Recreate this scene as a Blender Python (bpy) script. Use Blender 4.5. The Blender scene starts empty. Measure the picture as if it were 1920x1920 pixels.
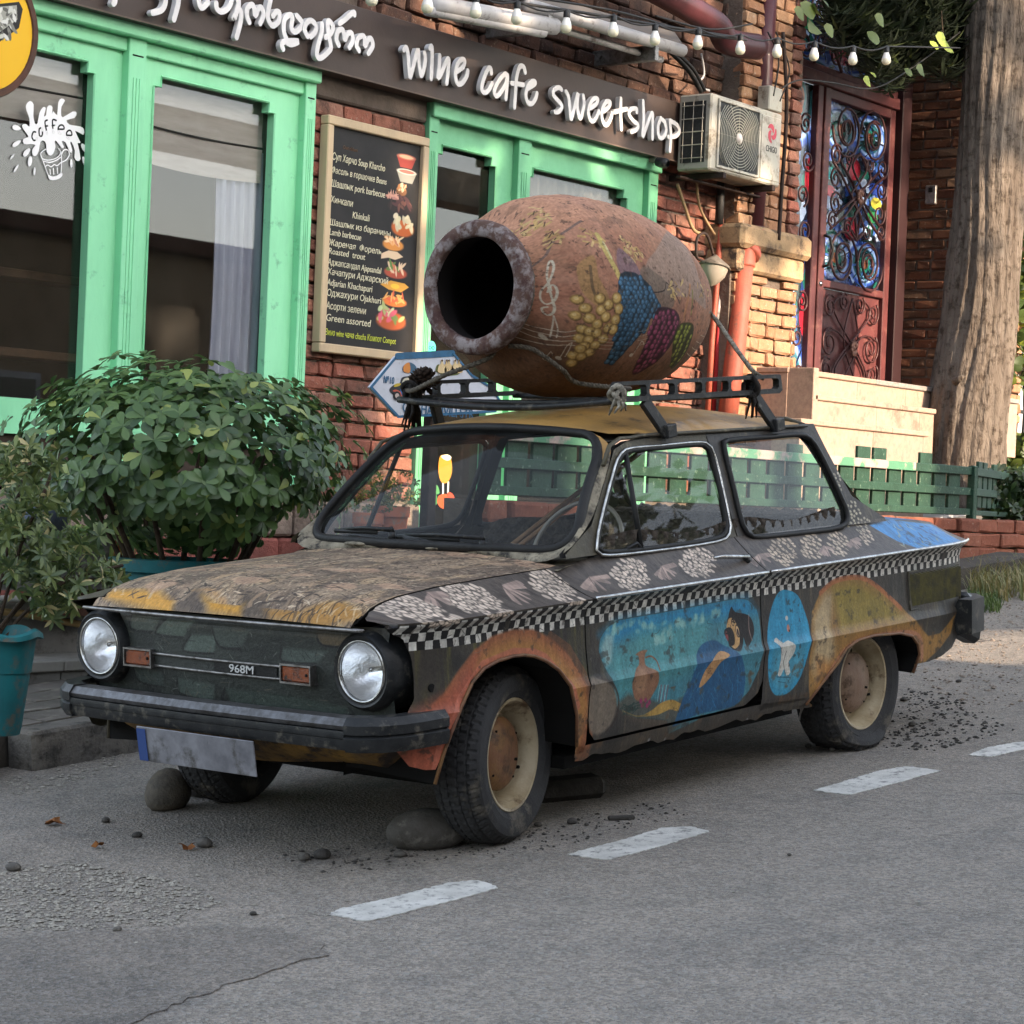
import bpy, bmesh, math, random
import numpy as np
from mathutils import Vector, Matrix
from mathutils.geometry import tessellate_polygon
random.seed(7); RS = np.random.RandomState(7)
scn = bpy.context.scene
COL = scn.collection

# ---------------------------------------------------------------- camera, world, sun, exposure
F = 4257.909542            # focal length in pixels of a 1920 px wide frame
CAMZ = 1.6
RW = np.array([[0.6054278, 0.0205546, 0.7956348], [-0.7948319, -0.0361649, 0.6057511], [0.041225, -0.9991344, -0.0055577]])
RC = np.array([[0.6254962, -0.7801108, -0.0134788], [-0.0607242, -0.0314514, -0.9976589], [0.7778606, 0.6248504, -0.0670444]])
CC = np.array([-5.5493589, -4.3423283, 1.5342999])
CAMP = np.array([0, 0, CAMZ])
cam = bpy.data.cameras.new('camera'); co = bpy.data.objects.new('camera', cam); COL.objects.link(co)
cam.sensor_width = 36; cam.lens = 36 * F / 1920; cam.clip_end = 500; cam.clip_start = .1
r_, d_, f_ = RW[:, 0], RW[:, 1], RW[:, 2]
co.matrix_world = Matrix([[r_[0], -d_[0], -f_[0], 0], [r_[1], -d_[1], -f_[1], 0], [r_[2], -d_[2], -f_[2], CAMZ], [0, 0, 0, 1]])
scn.camera = co
SUN_EL, SUN_AZ = math.radians(19), math.radians(269)   # direction towards the sun, azimuth from +X
SD = Vector((math.cos(SUN_EL) * math.cos(SUN_AZ), math.cos(SUN_EL) * math.sin(SUN_AZ), math.sin(SUN_EL)))
world = bpy.data.worlds.new('World'); scn.world = world; world.use_nodes = True
wn = world.node_tree.nodes; bg = wn['Background']
sky = wn.new('ShaderNodeTexSky'); sky.sky_type = 'NISHITA'; sky.sun_disc = False
sky.sun_elevation = SUN_EL; sky.sun_rotation = math.radians(90) - SUN_AZ
sky.air_density = 1.0; sky.dust_density = 2.5; sky.ozone_density = 1.0
hs = wn.new('ShaderNodeHueSaturation'); hs.inputs['Saturation'].default_value = .55
world.node_tree.links.new(sky.outputs[0], hs.inputs['Color']); world.node_tree.links.new(hs.outputs[0], bg.inputs[0]); bg.inputs[1].default_value = 0.15
sl = bpy.data.lights.new('sun', 'SUN'); sl.energy = 3.2; sl.angle = math.radians(.55); sl.color = (1.0, .77, .55)
so = bpy.data.objects.new('sun', sl); COL.objects.link(so)
so.rotation_euler = SD.to_track_quat('Z', 'Y').to_euler(); so.location = (0, -20, 30)
scn.view_settings.view_transform = 'Standard'; scn.view_settings.look = 'None'
scn.view_settings.gamma = 1; scn.view_settings.exposure = 2.2
scn.view_settings.use_curve_mapping = False
scn.render.engine = 'CYCLES'
scn.cycles.max_bounces = 7; scn.cycles.transparent_max_bounces = 12; scn.cycles.caustics_reflective = False; scn.cycles.caustics_refractive = False

# ---------------------------------------------------------------- measuring helpers (where a point seen in the photo lies on a plane of the place)
def wd(u, v): return RW @ np.array([(u - 960) / F, (v - 960) / F, 1.])
def wy(u, v, Y=8.64):
    d = wd(u, v); t = Y / d[1]; return CAMP + t * d
def wx(u, v, X):
    d = wd(u, v); t = X / d[0]; return CAMP + t * d
def wz(u, v, Z):
    d = wd(u, v); t = (Z - CAMZ) / d[2]; return CAMP + t * d
def cray(u, v): return RC.T @ np.array([(u - 960) / F, (v - 960) / F, 1.])
def cpl(u, v, n, d0):
    d = cray(u, v); n = np.array(n, float); t = (d0 - n @ CC) / (n @ d); return CC + t * d
def cax(u, v, ax, val):
    n = [0, 0, 0]; n[ax] = 1; return cpl(u, v, n, val)
CW = RW @ RC
CO = RW @ (RC @ (-CC)) + CAMP
CARM = Matrix([[*CW[0], CO[0]], [*CW[1], CO[1]], [*CW[2], CO[2]], [0, 0, 0, 1]])   # car / road frame -> world
def c2w(p): return CW @ np.array(p, float) + CO
def w2c(p): return CW.T @ (np.array(p, float) - CO)
def ground_z(X, Y, h=0):
    n = CW[:, 2]; P0 = c2w((0, 0, h)); return P0[2] - (n[0] * (X - P0[0]) + n[1] * (Y - P0[1])) / n[2]
def gpt(u, v, h=0): return cax(u, v, 2, h)       # car/road frame point on the road (+h)

# ---------------------------------------------------------------- colour and materials
def lin(c):
    if isinstance(c, str): c = tuple(int(c[i:i + 2], 16) for i in (0, 2, 4))
    o = []
    for x in c[:3]:
        x = x / 255; o.append(x / 12.92 if x <= .04045 else ((x + .055) / 1.055) ** 2.4)
    return (*o, 1)
MATS = {}
class NT:
    def __init__(s, name):
        s.m = bpy.data.materials.new(name); s.m.use_nodes = True; s.t = s.m.node_tree; s.n = s.t.nodes
        s.b = s.n['Principled BSDF']; s.co = None
    def new(s, typ, **kw):
        n = s.n.new(typ)
        for k, v in kw.items(): setattr(n, k, v)
        return n
    def ln(s, a, b): s.t.links.new(a, b)
    def coord(s):
        if s.co is None: s.co = s.new('ShaderNodeTexCoord').outputs['Object']
        return s.co
    def noise(s, scale, detail=4, rough=.6, vec=None, dist=0):
        n = s.new('ShaderNodeTexNoise'); n.inputs['Scale'].default_value = scale; n.inputs['Detail'].default_value = detail
        n.inputs['Roughness'].default_value = rough; n.inputs['Distortion'].default_value = dist
        s.ln(vec or s.coord(), n.inputs['Vector']); return n.outputs['Fac']
    def ramp(s, fac, stops):
        r = s.new('ShaderNodeValToRGB'); e = r.color_ramp.elements
        while len(e) < len(stops): e.new(.5)
        for i, (p, c) in enumerate(stops): e[i].position = p; e[i].color = c if len(c) == 4 else (*c, 1)
        s.ln(fac, r.inputs[0]); return r.outputs[0]
    def mask(s, fac, a, b):
        m = s.new('ShaderNodeMapRange'); m.inputs[1].default_value = a; m.inputs[2].default_value = b; s.ln(fac, m.inputs[0]); return m.outputs[0]
    def mix(s, fac, a, b, mode='MIX'):
        m = s.new('ShaderNodeMix', data_type='RGBA', blend_type=mode)
        for i, v in ((0, fac), (6, a), (7, b)):
            if hasattr(v, 'links'): s.ln(v, m.inputs[i])
            else: m.inputs[i].default_value = v
        return m.outputs[2]
    def math(s, op, a, b=0):
        m = s.new('ShaderNodeMath', operation=op)
        for i, v in enumerate((a, b)):
            if hasattr(v, 'links'): s.ln(v, m.inputs[i])
            else: m.inputs[i].default_value = v
        return m.outputs[0]
    def bump(s, h, strength, dist=.01):
        b = s.new('ShaderNodeBump'); b.inputs['Strength'].default_value = strength; b.inputs['Distance'].default_value = dist
        s.ln(h, b.inputs['Height']); s.ln(b.outputs[0], s.b.inputs['Normal'])

def mat(name, c1, c2=None, ns=4, rough=.6, metal=0, bump=0, bs=60, dirt=None, rnd=0, spec=.28, coat=0, bd=.01, rv=0, stretch=None, edge=(.35, .65)):
    """weathered surface: two tones mixed by noise, optional dirt (colour, amount, scale), per-object variation"""
    if name in MATS: return MATS[name]
    N = NT(name)
    vec = None
    if stretch:
        mp = N.new('ShaderNodeMapping'); mp.inputs['Scale'].default_value = stretch; N.ln(N.coord(), mp.inputs[0]); vec = mp.outputs[0]
    col = lin(c1)
    if c2: col = N.mix(N.mask(N.noise(ns, 5, .65, vec), *edge), lin(c1), lin(c2))
    if rnd:
        oi = N.new('ShaderNodeObjectInfo')
        g = N.math('MULTIPLY_ADD', oi.outputs['Random'], 2 * rnd); g.node.inputs[2].default_value = 1 - rnd
        cc = N.new('ShaderNodeCombineColor'); [N.ln(g, cc.inputs[i]) for i in range(3)]
        col = N.mix(1.0, col, cc.outputs[0], 'MULTIPLY')
    if dirt:
        dc, am, dsc = dirt
        col = N.mix(N.mask(N.noise(dsc, 6, .7), .62 - am * .3, .72 - am * .2), col, lin(dc))
    if hasattr(col, 'links'): N.ln(col, N.b.inputs['Base Color'])
    else: N.b.inputs['Base Color'].default_value = col
    N.b.inputs['Roughness'].default_value = rough; N.b.inputs['Metallic'].default_value = metal
    N.b.inputs['Specular IOR Level'].default_value = spec; N.b.inputs['Coat Weight'].default_value = coat
    if rv: N.ln(N.mask(N.noise(ns * 2, 4), 0, 1), N.b.inputs['Roughness']); N.n[-1].inputs[3].default_value = rough - rv; N.n[-1].inputs[4].default_value = rough + rv
    if bump: N.bump(N.noise(bs, 5, .65, vec), bump, bd)
    MATS[name] = N.m; return N.m

def glass(name, tint=(1, 1, 1), rough=.02, dirt=.0, spec=1.0, dcol='9a948a'):
    """window pane: see-through with mirror reflection by angle and a thin film of dust"""
    if name in MATS: return MATS[name]
    N = NT(name); out = N.n['Material Output']
    tr = N.new('ShaderNodeBsdfTransparent'); tr.inputs[0].default_value = (*tint, 1)
    gl = N.new('ShaderNodeBsdfGlossy'); gl.inputs['Roughness'].default_value = rough
    fr = N.new('ShaderNodeFresnel'); gm = N.new('ShaderNodeNewGeometry'); io = N.math('MULTIPLY_ADD', gm.outputs['Backfacing'], -.8333); io.node.inputs[2].default_value = 1.5; N.ln(io, fr.inputs[0])
    f2 = N.math('MULTIPLY', fr.outputs[0], spec)
    m = N.new('ShaderNodeMixShader'); N.ln(f2, m.inputs[0]); N.ln(tr.outputs[0], m.inputs[1]); N.ln(gl.outputs[0], m.inputs[2])
    res = m.outputs[0]
    if dirt:
        df = N.new('ShaderNodeBsdfDiffuse'); df.inputs[0].default_value = lin(dcol)
        m2 = N.new('ShaderNodeMixShader'); f = N.math('MULTIPLY', N.mask(N.noise(5, 6, .7), .25, .85), dirt)
        N.ln(f, m2.inputs[0]); N.ln(res, m2.inputs[1]); N.ln(df.outputs[0], m2.inputs[2]); res = m2.outputs[0]
    N.ln(res, out.inputs[0]); N.n.remove(N.b); MATS[name] = N.m; return N.m

# ---------------------------------------------------------------- painted pictures (drawn by this script, used as colour only)
def fbm(h, w, cell, seed, octs=5, sx=1, sy=1, gain=.55):
    rs = np.random.RandomState(seed); out = np.zeros((h, w), np.float32); a = 1; tot = 0
    for o in range(octs):
        c = max(1.5, cell / 2 ** o); gh, gw = int(h / (c * sy)) + 3, int(w / (c * sx)) + 3
        g = rs.rand(gh, gw).astype(np.float32)
        y = np.arange(h) / (c * sy); x = np.arange(w) / (c * sx)
        yi = y.astype(int); xi = x.astype(int); fy = (y - yi)[:, None]; fx = (x - xi)[None]
        fy = fy * fy * (3 - 2 * fy); fx = fx * fx * (3 - 2 * fx)
        A = g[yi][:, xi]; B = g[yi][:, xi + 1]; C_ = g[yi + 1][:, xi]; D = g[yi + 1][:, xi + 1]
        out += a * ((A * (1 - fx) + B * fx) * (1 - fy) + (C_ * (1 - fx) + D * fx) * fy); tot += a; a *= gain
    return out / tot
class Canvas:
    def __init__(s, x0, x1, y0, y1, ppm, col):
        s.x0, s.x1, s.y0, s.y1, s.p = x0, x1, y0, y1, ppm
        s.w, s.h = int((x1 - x0) * ppm), int((y1 - y0) * ppm)
        s.a = np.empty((s.h, s.w, 3), np.float32); s.a[:] = np.array(s.c(col))
    def c(s, col):
        if isinstance(col, str): col = tuple(int(col[i:i + 2], 16) for i in (0, 2, 4))
        return np.array(col, np.float32) / 255
    def box(s, pts, pad):
        P = np.array(pts, float); X = (P[:, 0] - s.x0) * s.p; Y = (P[:, 1] - s.y0) * s.p
        a, b = max(0, int(X.min() - pad)), min(s.w, int(X.max() + pad) + 2); c, d = max(0, int(Y.min() - pad)), min(s.h, int(Y.max() + pad) + 2)
        return X, Y, a, b, c, d
    def put(s, a, b, c, d, m, col, tex=None):
        if b <= a or d <= c: return
        col = s.c(col) if not isinstance(col, np.ndarray) else col[c:d, a:b]
        m = np.clip(m, 0, 1)[..., None]
        s.a[c:d, a:b] = s.a[c:d, a:b] * (1 - m) + col * m
    def poly(s, pts, col, al=1, soft=0, smooth=0):
        if smooth: pts = crom(pts, smooth, True)
        X, Y, a, b, c, d = s.box(pts, soft * s.p + 2)
        if b <= a or d <= c: return
        gx, gy = np.meshgrid(np.arange(a, b) + .5, np.arange(c, d) + .5); ins = np.zeros(gx.shape, bool)
        n = len(X); dist = np.full(gx.shape, 1e9) if soft else None
        for i in range(n):
            x1, y1, x2, y2 = X[i], Y[i], X[(i + 1) % n], Y[(i + 1) % n]
            if y1 != y2:
                cr = ((y1 > gy) != (y2 > gy)) & (gx < (x2 - x1) * (gy - y1) / (y2 - y1) + x1); ins ^= cr
            if soft:
                dx, dy = x2 - x1, y2 - y1; L = dx * dx + dy * dy + 1e-9
                t = np.clip(((gx - x1) * dx + (gy - y1) * dy) / L, 0, 1); dist = np.minimum(dist, np.hypot(gx - x1 - t * dx, gy - y1 - t * dy))
        m = ins.astype(np.float32)
        if soft: m = np.clip(.5 + np.where(ins, dist, -dist) / (soft * s.p), 0, 1)
        s.put(a, b, c, d, m * al, col)
    def ell(s, cx, cy, rx, ry, col, rot=0, al=1, soft=.25):
        R = max(rx, ry); X, Y, a, b, c, d = s.box([(cx - R, cy - R), (cx + R, cy + R)], 2)
        if b <= a or d <= c: return
        gx, gy = np.meshgrid((np.arange(a, b) + .5) / s.p + s.x0 - cx, (np.arange(c, d) + .5) / s.p + s.y0 - cy)
        u = gx * math.cos(rot) + gy * math.sin(rot); v = -gx * math.sin(rot) + gy * math.cos(rot)
        q = np.sqrt((u / rx) ** 2 + (v / ry) ** 2); s.put(a, b, c, d, np.clip((1 - q) / soft + .5 if soft > .01 else (q < 1), 0, 1) * al, col)
    def line(s, pts, w, col, al=1, smooth=0):
        if smooth: pts = crom(pts, smooth)
        w = w * s.p / 2
        X, Y, a, b, c, d = s.box(pts, w + 2)
        if b <= a or d <= c: return
        gx, gy = np.meshgrid(np.arange(a, b) + .5, np.arange(c, d) + .5); dist = np.full(gx.shape, 1e9)
        for i in range(len(X) - 1):
            x1, y1, dx, dy = X[i], Y[i], X[i + 1] - X[i], Y[i + 1] - Y[i]; L = dx * dx + dy * dy + 1e-9
            t = np.clip(((gx - x1) * dx + (gy - y1) * dy) / L, 0, 1); dist = np.minimum(dist, np.hypot(gx - x1 - t * dx, gy - y1 - t * dy))
        s.put(a, b, c, d, np.clip(w - dist + .5, 0, 1) * al, col)
    def tone(s, f, lo, hi):      # brightness mottling
        s.a *= (lo + (hi - lo) * f)[..., None]
    def over(s, m, col, al=1): s.put(0, s.w, 0, s.h, m * al, col)
    def image(s, name):
        im = bpy.data.images.new(name, s.w, s.h); px = np.ones((s.h, s.w, 4), np.float32); px[..., :3] = np.clip(s.a, 0, 1)
        im.pixels.foreach_set(px.ravel()); im.update(); im.pack(); return im
def crom(pts, n=6, closed=False):
    P = [np.array(p, float) for p in pts]; out = []; L = len(P)
    for i in range(L if closed else L - 1):
        if closed: p0, p1, p2, p3 = P[i - 1], P[i], P[(i + 1) % L], P[(i + 2) % L]
        else: p0, p1, p2, p3 = P[max(i - 1, 0)], P[i], P[i + 1], P[min(i + 2, L - 1)]
        for k in range(n):
            t = k / n; out.append(.5 * ((2 * p1) + (p2 - p0) * t + (2 * p0 - 5 * p1 + 4 * p2 - p3) * t * t + (3 * p1 - p0 - 3 * p2 + p3) * t ** 3))
    if not closed: out.append(P[-1])
    return out
def imat(name, cv, rough=.55, bump=0, bs=80, bd=.004, spec=.28, coat=0, rough_noise=0):
    N = NT(name); t = N.new('ShaderNodeTexImage'); t.image = cv.image(name + '_paint'); t.interpolation = 'Linear'; t.extension = 'EXTEND'
    u = N.new('ShaderNodeUVMap'); N.ln(u.outputs[0], t.inputs[0]); N.ln(t.outputs[0], N.b.inputs['Base Color'])
    N.b.inputs['Roughness'].default_value = rough; N.b.inputs['Specular IOR Level'].default_value = spec; N.b.inputs['Coat Weight'].default_value = coat
    if bump: N.bump(N.noise(bs, 6, .7), bump, bd)
    N.m['cv'] = [cv.x0, cv.x1, cv.y0, cv.y1]; return N.m

# ---------------------------------------------------------------- meshes
class MB:
    def __init__(s): s.v = []; s.f = []; s.uv = []; s.mi = []
    def add(s, vs, fs, uvs=None):
        b = len(s.v); s.v.extend([tuple(float(c) for c in p) for p in vs]); s.f.extend([tuple(b + i for i in f) for f in fs])
        if uvs is not None: s.uv.extend([tuple(p) for p in uvs])
        return s
    def box(s, x0, x1, y0, y1, z0, z1, M=None, ch=0):
        if ch: return s.cbox(x0, x1, y0, y1, z0, z1, ch, M)
        vs = [(x, y, z) for z in (z0, z1) for y in (y0, y1) for x in (x0, x1)]
        if M is not None: vs = [M @ Vector(p) for p in vs]
        return s.add(vs, [(0, 2, 3, 1), (4, 5, 7, 6), (0, 1, 5, 4), (2, 6, 7, 3), (0, 4, 6, 2), (1, 3, 7, 5)])
    def cbox(s, x0, x1, y0, y1, z0, z1, c, M=None):
        """box with chamfered edges"""
        X, Y, Z = (x0, x1), (y0, y1), (z0, z1); vs = []; idx = {}
        for i in (0, 1):
            for j in (0, 1):
                for k in (0, 1):
                    sx, sy, sz = (1 if i == 0 else -1), (1 if j == 0 else -1), (1 if k == 0 else -1)
                    for a, p in enumerate(((X[i], Y[j] + sy * c, Z[k] + sz * c), (X[i] + sx * c, Y[j], Z[k] + sz * c), (X[i] + sx * c, Y[j] + sy * c, Z[k]))):
                        idx[i, j, k, a] = len(vs); vs.append(p)
        fs = []
        for i in (0, 1):
            q = [idx[i, 0, 0, 0], idx[i, 1, 0, 0], idx[i, 1, 1, 0], idx[i, 0, 1, 0]]; fs.append(q if i else q[::-1])
            q = [idx[0, i, 0, 1], idx[0, i, 1, 1], idx[1, i, 1, 1], idx[1, i, 0, 1]]; fs.append(q if i else q[::-1])
            q = [idx[0, 0, i, 2], idx[1, 0, i, 2], idx[1, 1, i, 2], idx[0, 1, i, 2]]; fs.append(q if i else q[::-1])
        for j in (0, 1):
            for k in (0, 1):
                fs.append([idx[0, j, k, 1], idx[1, j, k, 1], idx[1, j, k, 2], idx[0, j, k, 2]])
                fs.append([idx[j, 0, k, 0], idx[j, 1, k, 0], idx[j, 1, k, 2], idx[j, 0, k, 2]])
                fs.append([idx[j, k, 0, 0], idx[j, k, 1, 0], idx[j, k, 1, 1], idx[j, k, 0, 1]])
        for i in (0, 1):
            for j in (0, 1):
                for k in (0, 1): fs.append([idx[i, j, k, a] for a in range(3)])
        if M is not None: vs = [M @ Vector(p) for p in vs]
        return s.add(vs, fs)
    def tube(s, pts, r, n=8, closed=False, cap=True, flat=1.0, twist=0):
        P = [Vector(p) for p in pts]; L = len(P); rs = r if isinstance(r, (list, tuple, np.ndarray)) else [r] * L
        up = None; vs = []; fs = []
        for i in range(L):
            if closed: t = P[(i + 1) % L] - P[i - 1]
            else: t = P[min(i + 1, L - 1)] - P[max(i - 1, 0)]
            if t.length < 1e-9: t = Vector((0, 0, 1))
            t.normalize()
            if up is None: up = Vector((0, 0, 1)) if abs(t.z) < .9 else Vector((1, 0, 0))
            a = t.cross(up); a.normalize(); b = a.cross(t); b.normalize(); up = b
            for k in range(n):
                th = 2 * math.pi * k / n + twist * i; vs.append(P[i] + a * (math.cos(th) * rs[i]) + b * (math.sin(th) * rs[i] * flat))
        for i in range(L if closed else L - 1):
            j = (i + 1) % L
            for k in range(n): fs.append((i * n + k, i * n + (k + 1) % n, j * n + (k + 1) % n, j * n + k))
        if cap and not closed: fs.append(tuple(range(n))[::-1]); fs.append(tuple((L - 1) * n + k for k in range(n)))
        return s.add(vs, fs)
    def lathe(s, prof, M, n=32, cap=False, uv=None):
        """prof: list of (radius, height) turned round local Z, placed by matrix M"""
        vs = []; fs = []; L = len(prof)
        for r, h in prof:
            for k in range(n):
                th = 2 * math.pi * k / n; vs.append(M @ Vector((r * math.cos(th), r * math.sin(th), h)))
        for i in range(L - 1):
            for k in range(n): fs.append((i * n + k, i * n + (k + 1) % n, (i + 1) * n + (k + 1) % n, (i + 1) * n + k))
        if cap: fs.append(tuple(range(n))[::-1]); fs.append(tuple((L - 1) * n + k for k in range(n)))
        return s.add(vs, fs)
    def prism(s, outer, holes, m3, depth):
        """flat plate with holes: m3(a, b, w) maps plate coordinates and depth w to 3D; front at w=0, back at w=depth"""
        loops = [outer] + list(holes); flat = [p for l in loops for p in l]
        tris = tessellate_polygon([[Vector((p[0], p[1], 0)) for p in l] for l in loops]); n = len(flat)
        vs = [m3(p[0], p[1], 0) for p in flat] + [m3(p[0], p[1], depth) for p in flat]
        fs = [tuple(t) for t in tris] + [tuple(i + n for i in t[::-1]) for t in tris]; o = 0
        for l in loops:
            for i in range(len(l)):
                a, b = o + i, o + (i + 1) % len(l); fs.append((a, b, b + n, a + n))
            o += len(l)
        return s.add(vs, fs)
    def ribbon(s, pts, w, m3, d0, d1, n=6, cap=True):
        """brush stroke as a solid letter piece: front at depth d0 (drifts a little), back at d1"""
        P = [np.array(p, float) for p in pts]; L = len(P); lf = []; rt = []; ws = w if isinstance(w, (list, tuple)) else [w] * L
        for i in range(L):
            t = P[min(i + 1, L - 1)] - P[max(i - 1, 0)]; t /= (np.hypot(*t) + 1e-9); nn = np.array([-t[1], t[0]]) * ws[i] / 2
            lf.append(P[i] + nn); rt.append(P[i] - nn)
        t0 = P[0] - P[1]; t1 = P[-1] - P[-2]
        def capp(c, t, r):
            a = math.atan2(t[1], t[0]); return [c + r * np.array([math.cos(a + x), math.sin(a + x)]) for x in np.linspace(math.pi / 2, -math.pi / 2, 6)[1:-1]]
        vs = []; fs = []
        for i in range(L):
            k = d0 + .0025 * i / L
            for q, dd in ((lf[i], k), (rt[i], k), (lf[i], d1), (rt[i], d1)): vs.append(m3(q[0], q[1], dd))
        for i in range(L - 1):
            a, b = 4 * i, 4 * i + 4
            fs += [(a, a + 1, b + 1, b), (a, b, b + 2, a + 2), (a + 1, a + 3, b + 3, b + 1)]
        for e, c, t, A, B, k in ((0, P[0], t0, rt[0], lf[0], d0), (L - 1, P[-1], t1, lf[-1], rt[-1], d0 + .0025)):
            ring = [A] + capp(c, t, ws[e] / 2) + [B]; o = len(vs)
            for q in ring: vs.append(m3(q[0], q[1], k)); vs.append(m3(q[0], q[1], d1))
            fs.append(tuple(o + 2 * j for j in range(len(ring))))
            for j in range(len(ring) - 1): fs.append((o + 2 * j, o + 2 * j + 2, o + 2 * j + 3, o + 2 * j + 1))
        return s.add(vs, fs)
    def grid(s, f, nu, nv, uvf=None, cu=False):
        vs = [f(i / nu, j / nv) for j in range(nv + 1) for i in range(nu + 1)]
        fs = [(j * (nu + 1) + i, j * (nu + 1) + i + 1, (j + 1) * (nu + 1) + i + 1, (j + 1) * (nu + 1) + i) for j in range(nv) for i in range(nu)]
        return s.add(vs, fs, [uvf(i / nu, j / nv) for j in range(nv + 1) for i in range(nu + 1)] if uvf else None)
    def blob(s, c, r, seed, sq=(1, 1, 1), sub=2, amp=.18, M=None):
        bm = bmesh.new(); bmesh.ops.create_icosphere(bm, subdivisions=sub, radius=1); rs = random.Random(seed)
        ph = [(Vector((rs.uniform(-1, 1), rs.uniform(-1, 1), rs.uniform(-1, 1))).normalized(), rs.uniform(1.2, 3.2), rs.uniform(0, 6)) for _ in range(6)]
        vs = []
        for v in bm.verts:
            k = 1 + amp * sum(math.sin(a.dot(v.co) * fq + p) for a, fq, p in ph) / 3
            p = Vector((v.co.x * r * sq[0] * k, v.co.y * r * sq[1] * k, v.co.z * r * sq[2] * k))
            if M is not None: p = M @ p
            vs.append(p + Vector(c))
        fs = [tuple(v.index for v in f.verts) for f in bm.faces]; bm.free(); return s.add(vs, fs)
    def mesh(s, name, material, smooth=False):
        me = bpy.data.meshes.new(name); me.from_pydata(s.v, [], s.f); me.validate()
        if s.uv and len(s.uv) == len(s.v):
            cvb = material.get('cv') if material else None
            x0, x1, y0, y1 = cvb if cvb else (0, 1, 0, 1)
            l = me.uv_layers.new(name='UVMap'); UV = np.array(s.uv, float)
            vi = np.empty(len(me.loops), int); me.loops.foreach_get('vertex_index', vi)
            U = np.stack([(UV[vi, 0] - x0) / (x1 - x0), (UV[vi, 1] - y0) / (y1 - y0)], 1); l.data.foreach_set('uv', U.ravel().astype(np.float32))
        if material: me.materials.append(material)
        if smooth:
            me.polygons.foreach_set('use_smooth', [True] * len(me.polygons))
            if smooth is not True:
                bm = bmesh.new(); bm.from_mesh(me); bmesh.ops.remove_doubles(bm, verts=bm.verts, dist=1e-5)
                for e in bm.edges:
                    if len(e.link_faces) == 2 and e.calc_face_angle(0) > math.radians(smooth): e.smooth = False
                bm.to_mesh(me); bm.free()
        return me
    def build(s, name, material, parent=None, smooth=False, label=None, kind=None):
        return link(name, s.mesh(name, material, smooth), parent, label, kind)
def link(name, me, parent=None, label=None, kind=None, M=None):
    o = bpy.data.objects.new(name, me); COL.objects.link(o)
    if parent is not None:
        o.parent = parent
        if parent.get('worldparts'): o.matrix_parent_inverse = Matrix.Translation(-Vector(parent.location))
        elif parent.parent is not None and parent.type == 'MESH' and parent.get('wp'): pass
    if M is not None: o.matrix_basis = M
    if label: o['label'] = label
    if kind: o['kind'] = kind
    return o
def tag(o, label, cat, group=None):
    o['label'] = label; o['category'] = cat
    if group: o['group'] = group
    return o
def thing(name, label, cat, loc, group=None, world=True):
    """an Empty at the thing's base; with world=True its parts are given in world coordinates"""
    o = bpy.data.objects.new(name, None); COL.objects.link(o); o.location = loc; o.empty_display_size = .1
    if world: o['worldparts'] = 1
    return tag(o, label, cat, group)
def cthing(name, label, cat, cloc=(0, 0, 0), group=None):
    """a thing whose parts are given in the frame of the sloping road (x along the street, z up from it)"""
    o = bpy.data.objects.new(name, None); COL.objects.link(o); o.matrix_world = CARM; o.empty_display_size = .1
    return tag(o, label, cat, group)
def cmesh(mb):       # road-frame vertices -> world
    mb.v = [tuple(CARM @ Vector(p)) for p in mb.v]; return mb
def struct(name, mb, m, smooth=False, parent=None):
    o = mb.build(name, m, parent, smooth); 
    if parent is None: o['kind'] = 'structure'
    return o
def text(body, size, m, parent, M, name='lettering', ext=.0008, shear=0, align='CENTER', sx=1):
    c = bpy.data.curves.new(name, 'FONT'); c.body = body; c.size = size; c.extrude = ext; c.shear = shear; c.align_x = align; c.materials.append(m); c.resolution_u = 3
    tmp = bpy.data.objects.new(name, c); COL.objects.link(tmp); bpy.context.view_layer.update()
    me = bpy.data.meshes.new_from_object(tmp.evaluated_get(bpy.context.evaluated_depsgraph_get())); bpy.data.objects.remove(tmp); bpy.data.curves.remove(c)
    o = bpy.data.objects.new(name, me); COL.objects.link(o); o.parent = parent
    if parent.get('worldparts'): o.matrix_parent_inverse = Matrix.Translation(-Vector(parent.location))
    o.matrix_basis = M @ Matrix.Diagonal((sx, 1, 1, 1)); return o
FACE = lambda x, z, y, tilt=0: Matrix.Translation((x, y, z)) @ Matrix.Rotation(math.radians(90), 4, 'X') @ Matrix.Rotation(tilt, 4, 'Z')   # text upright on the facade

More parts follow.
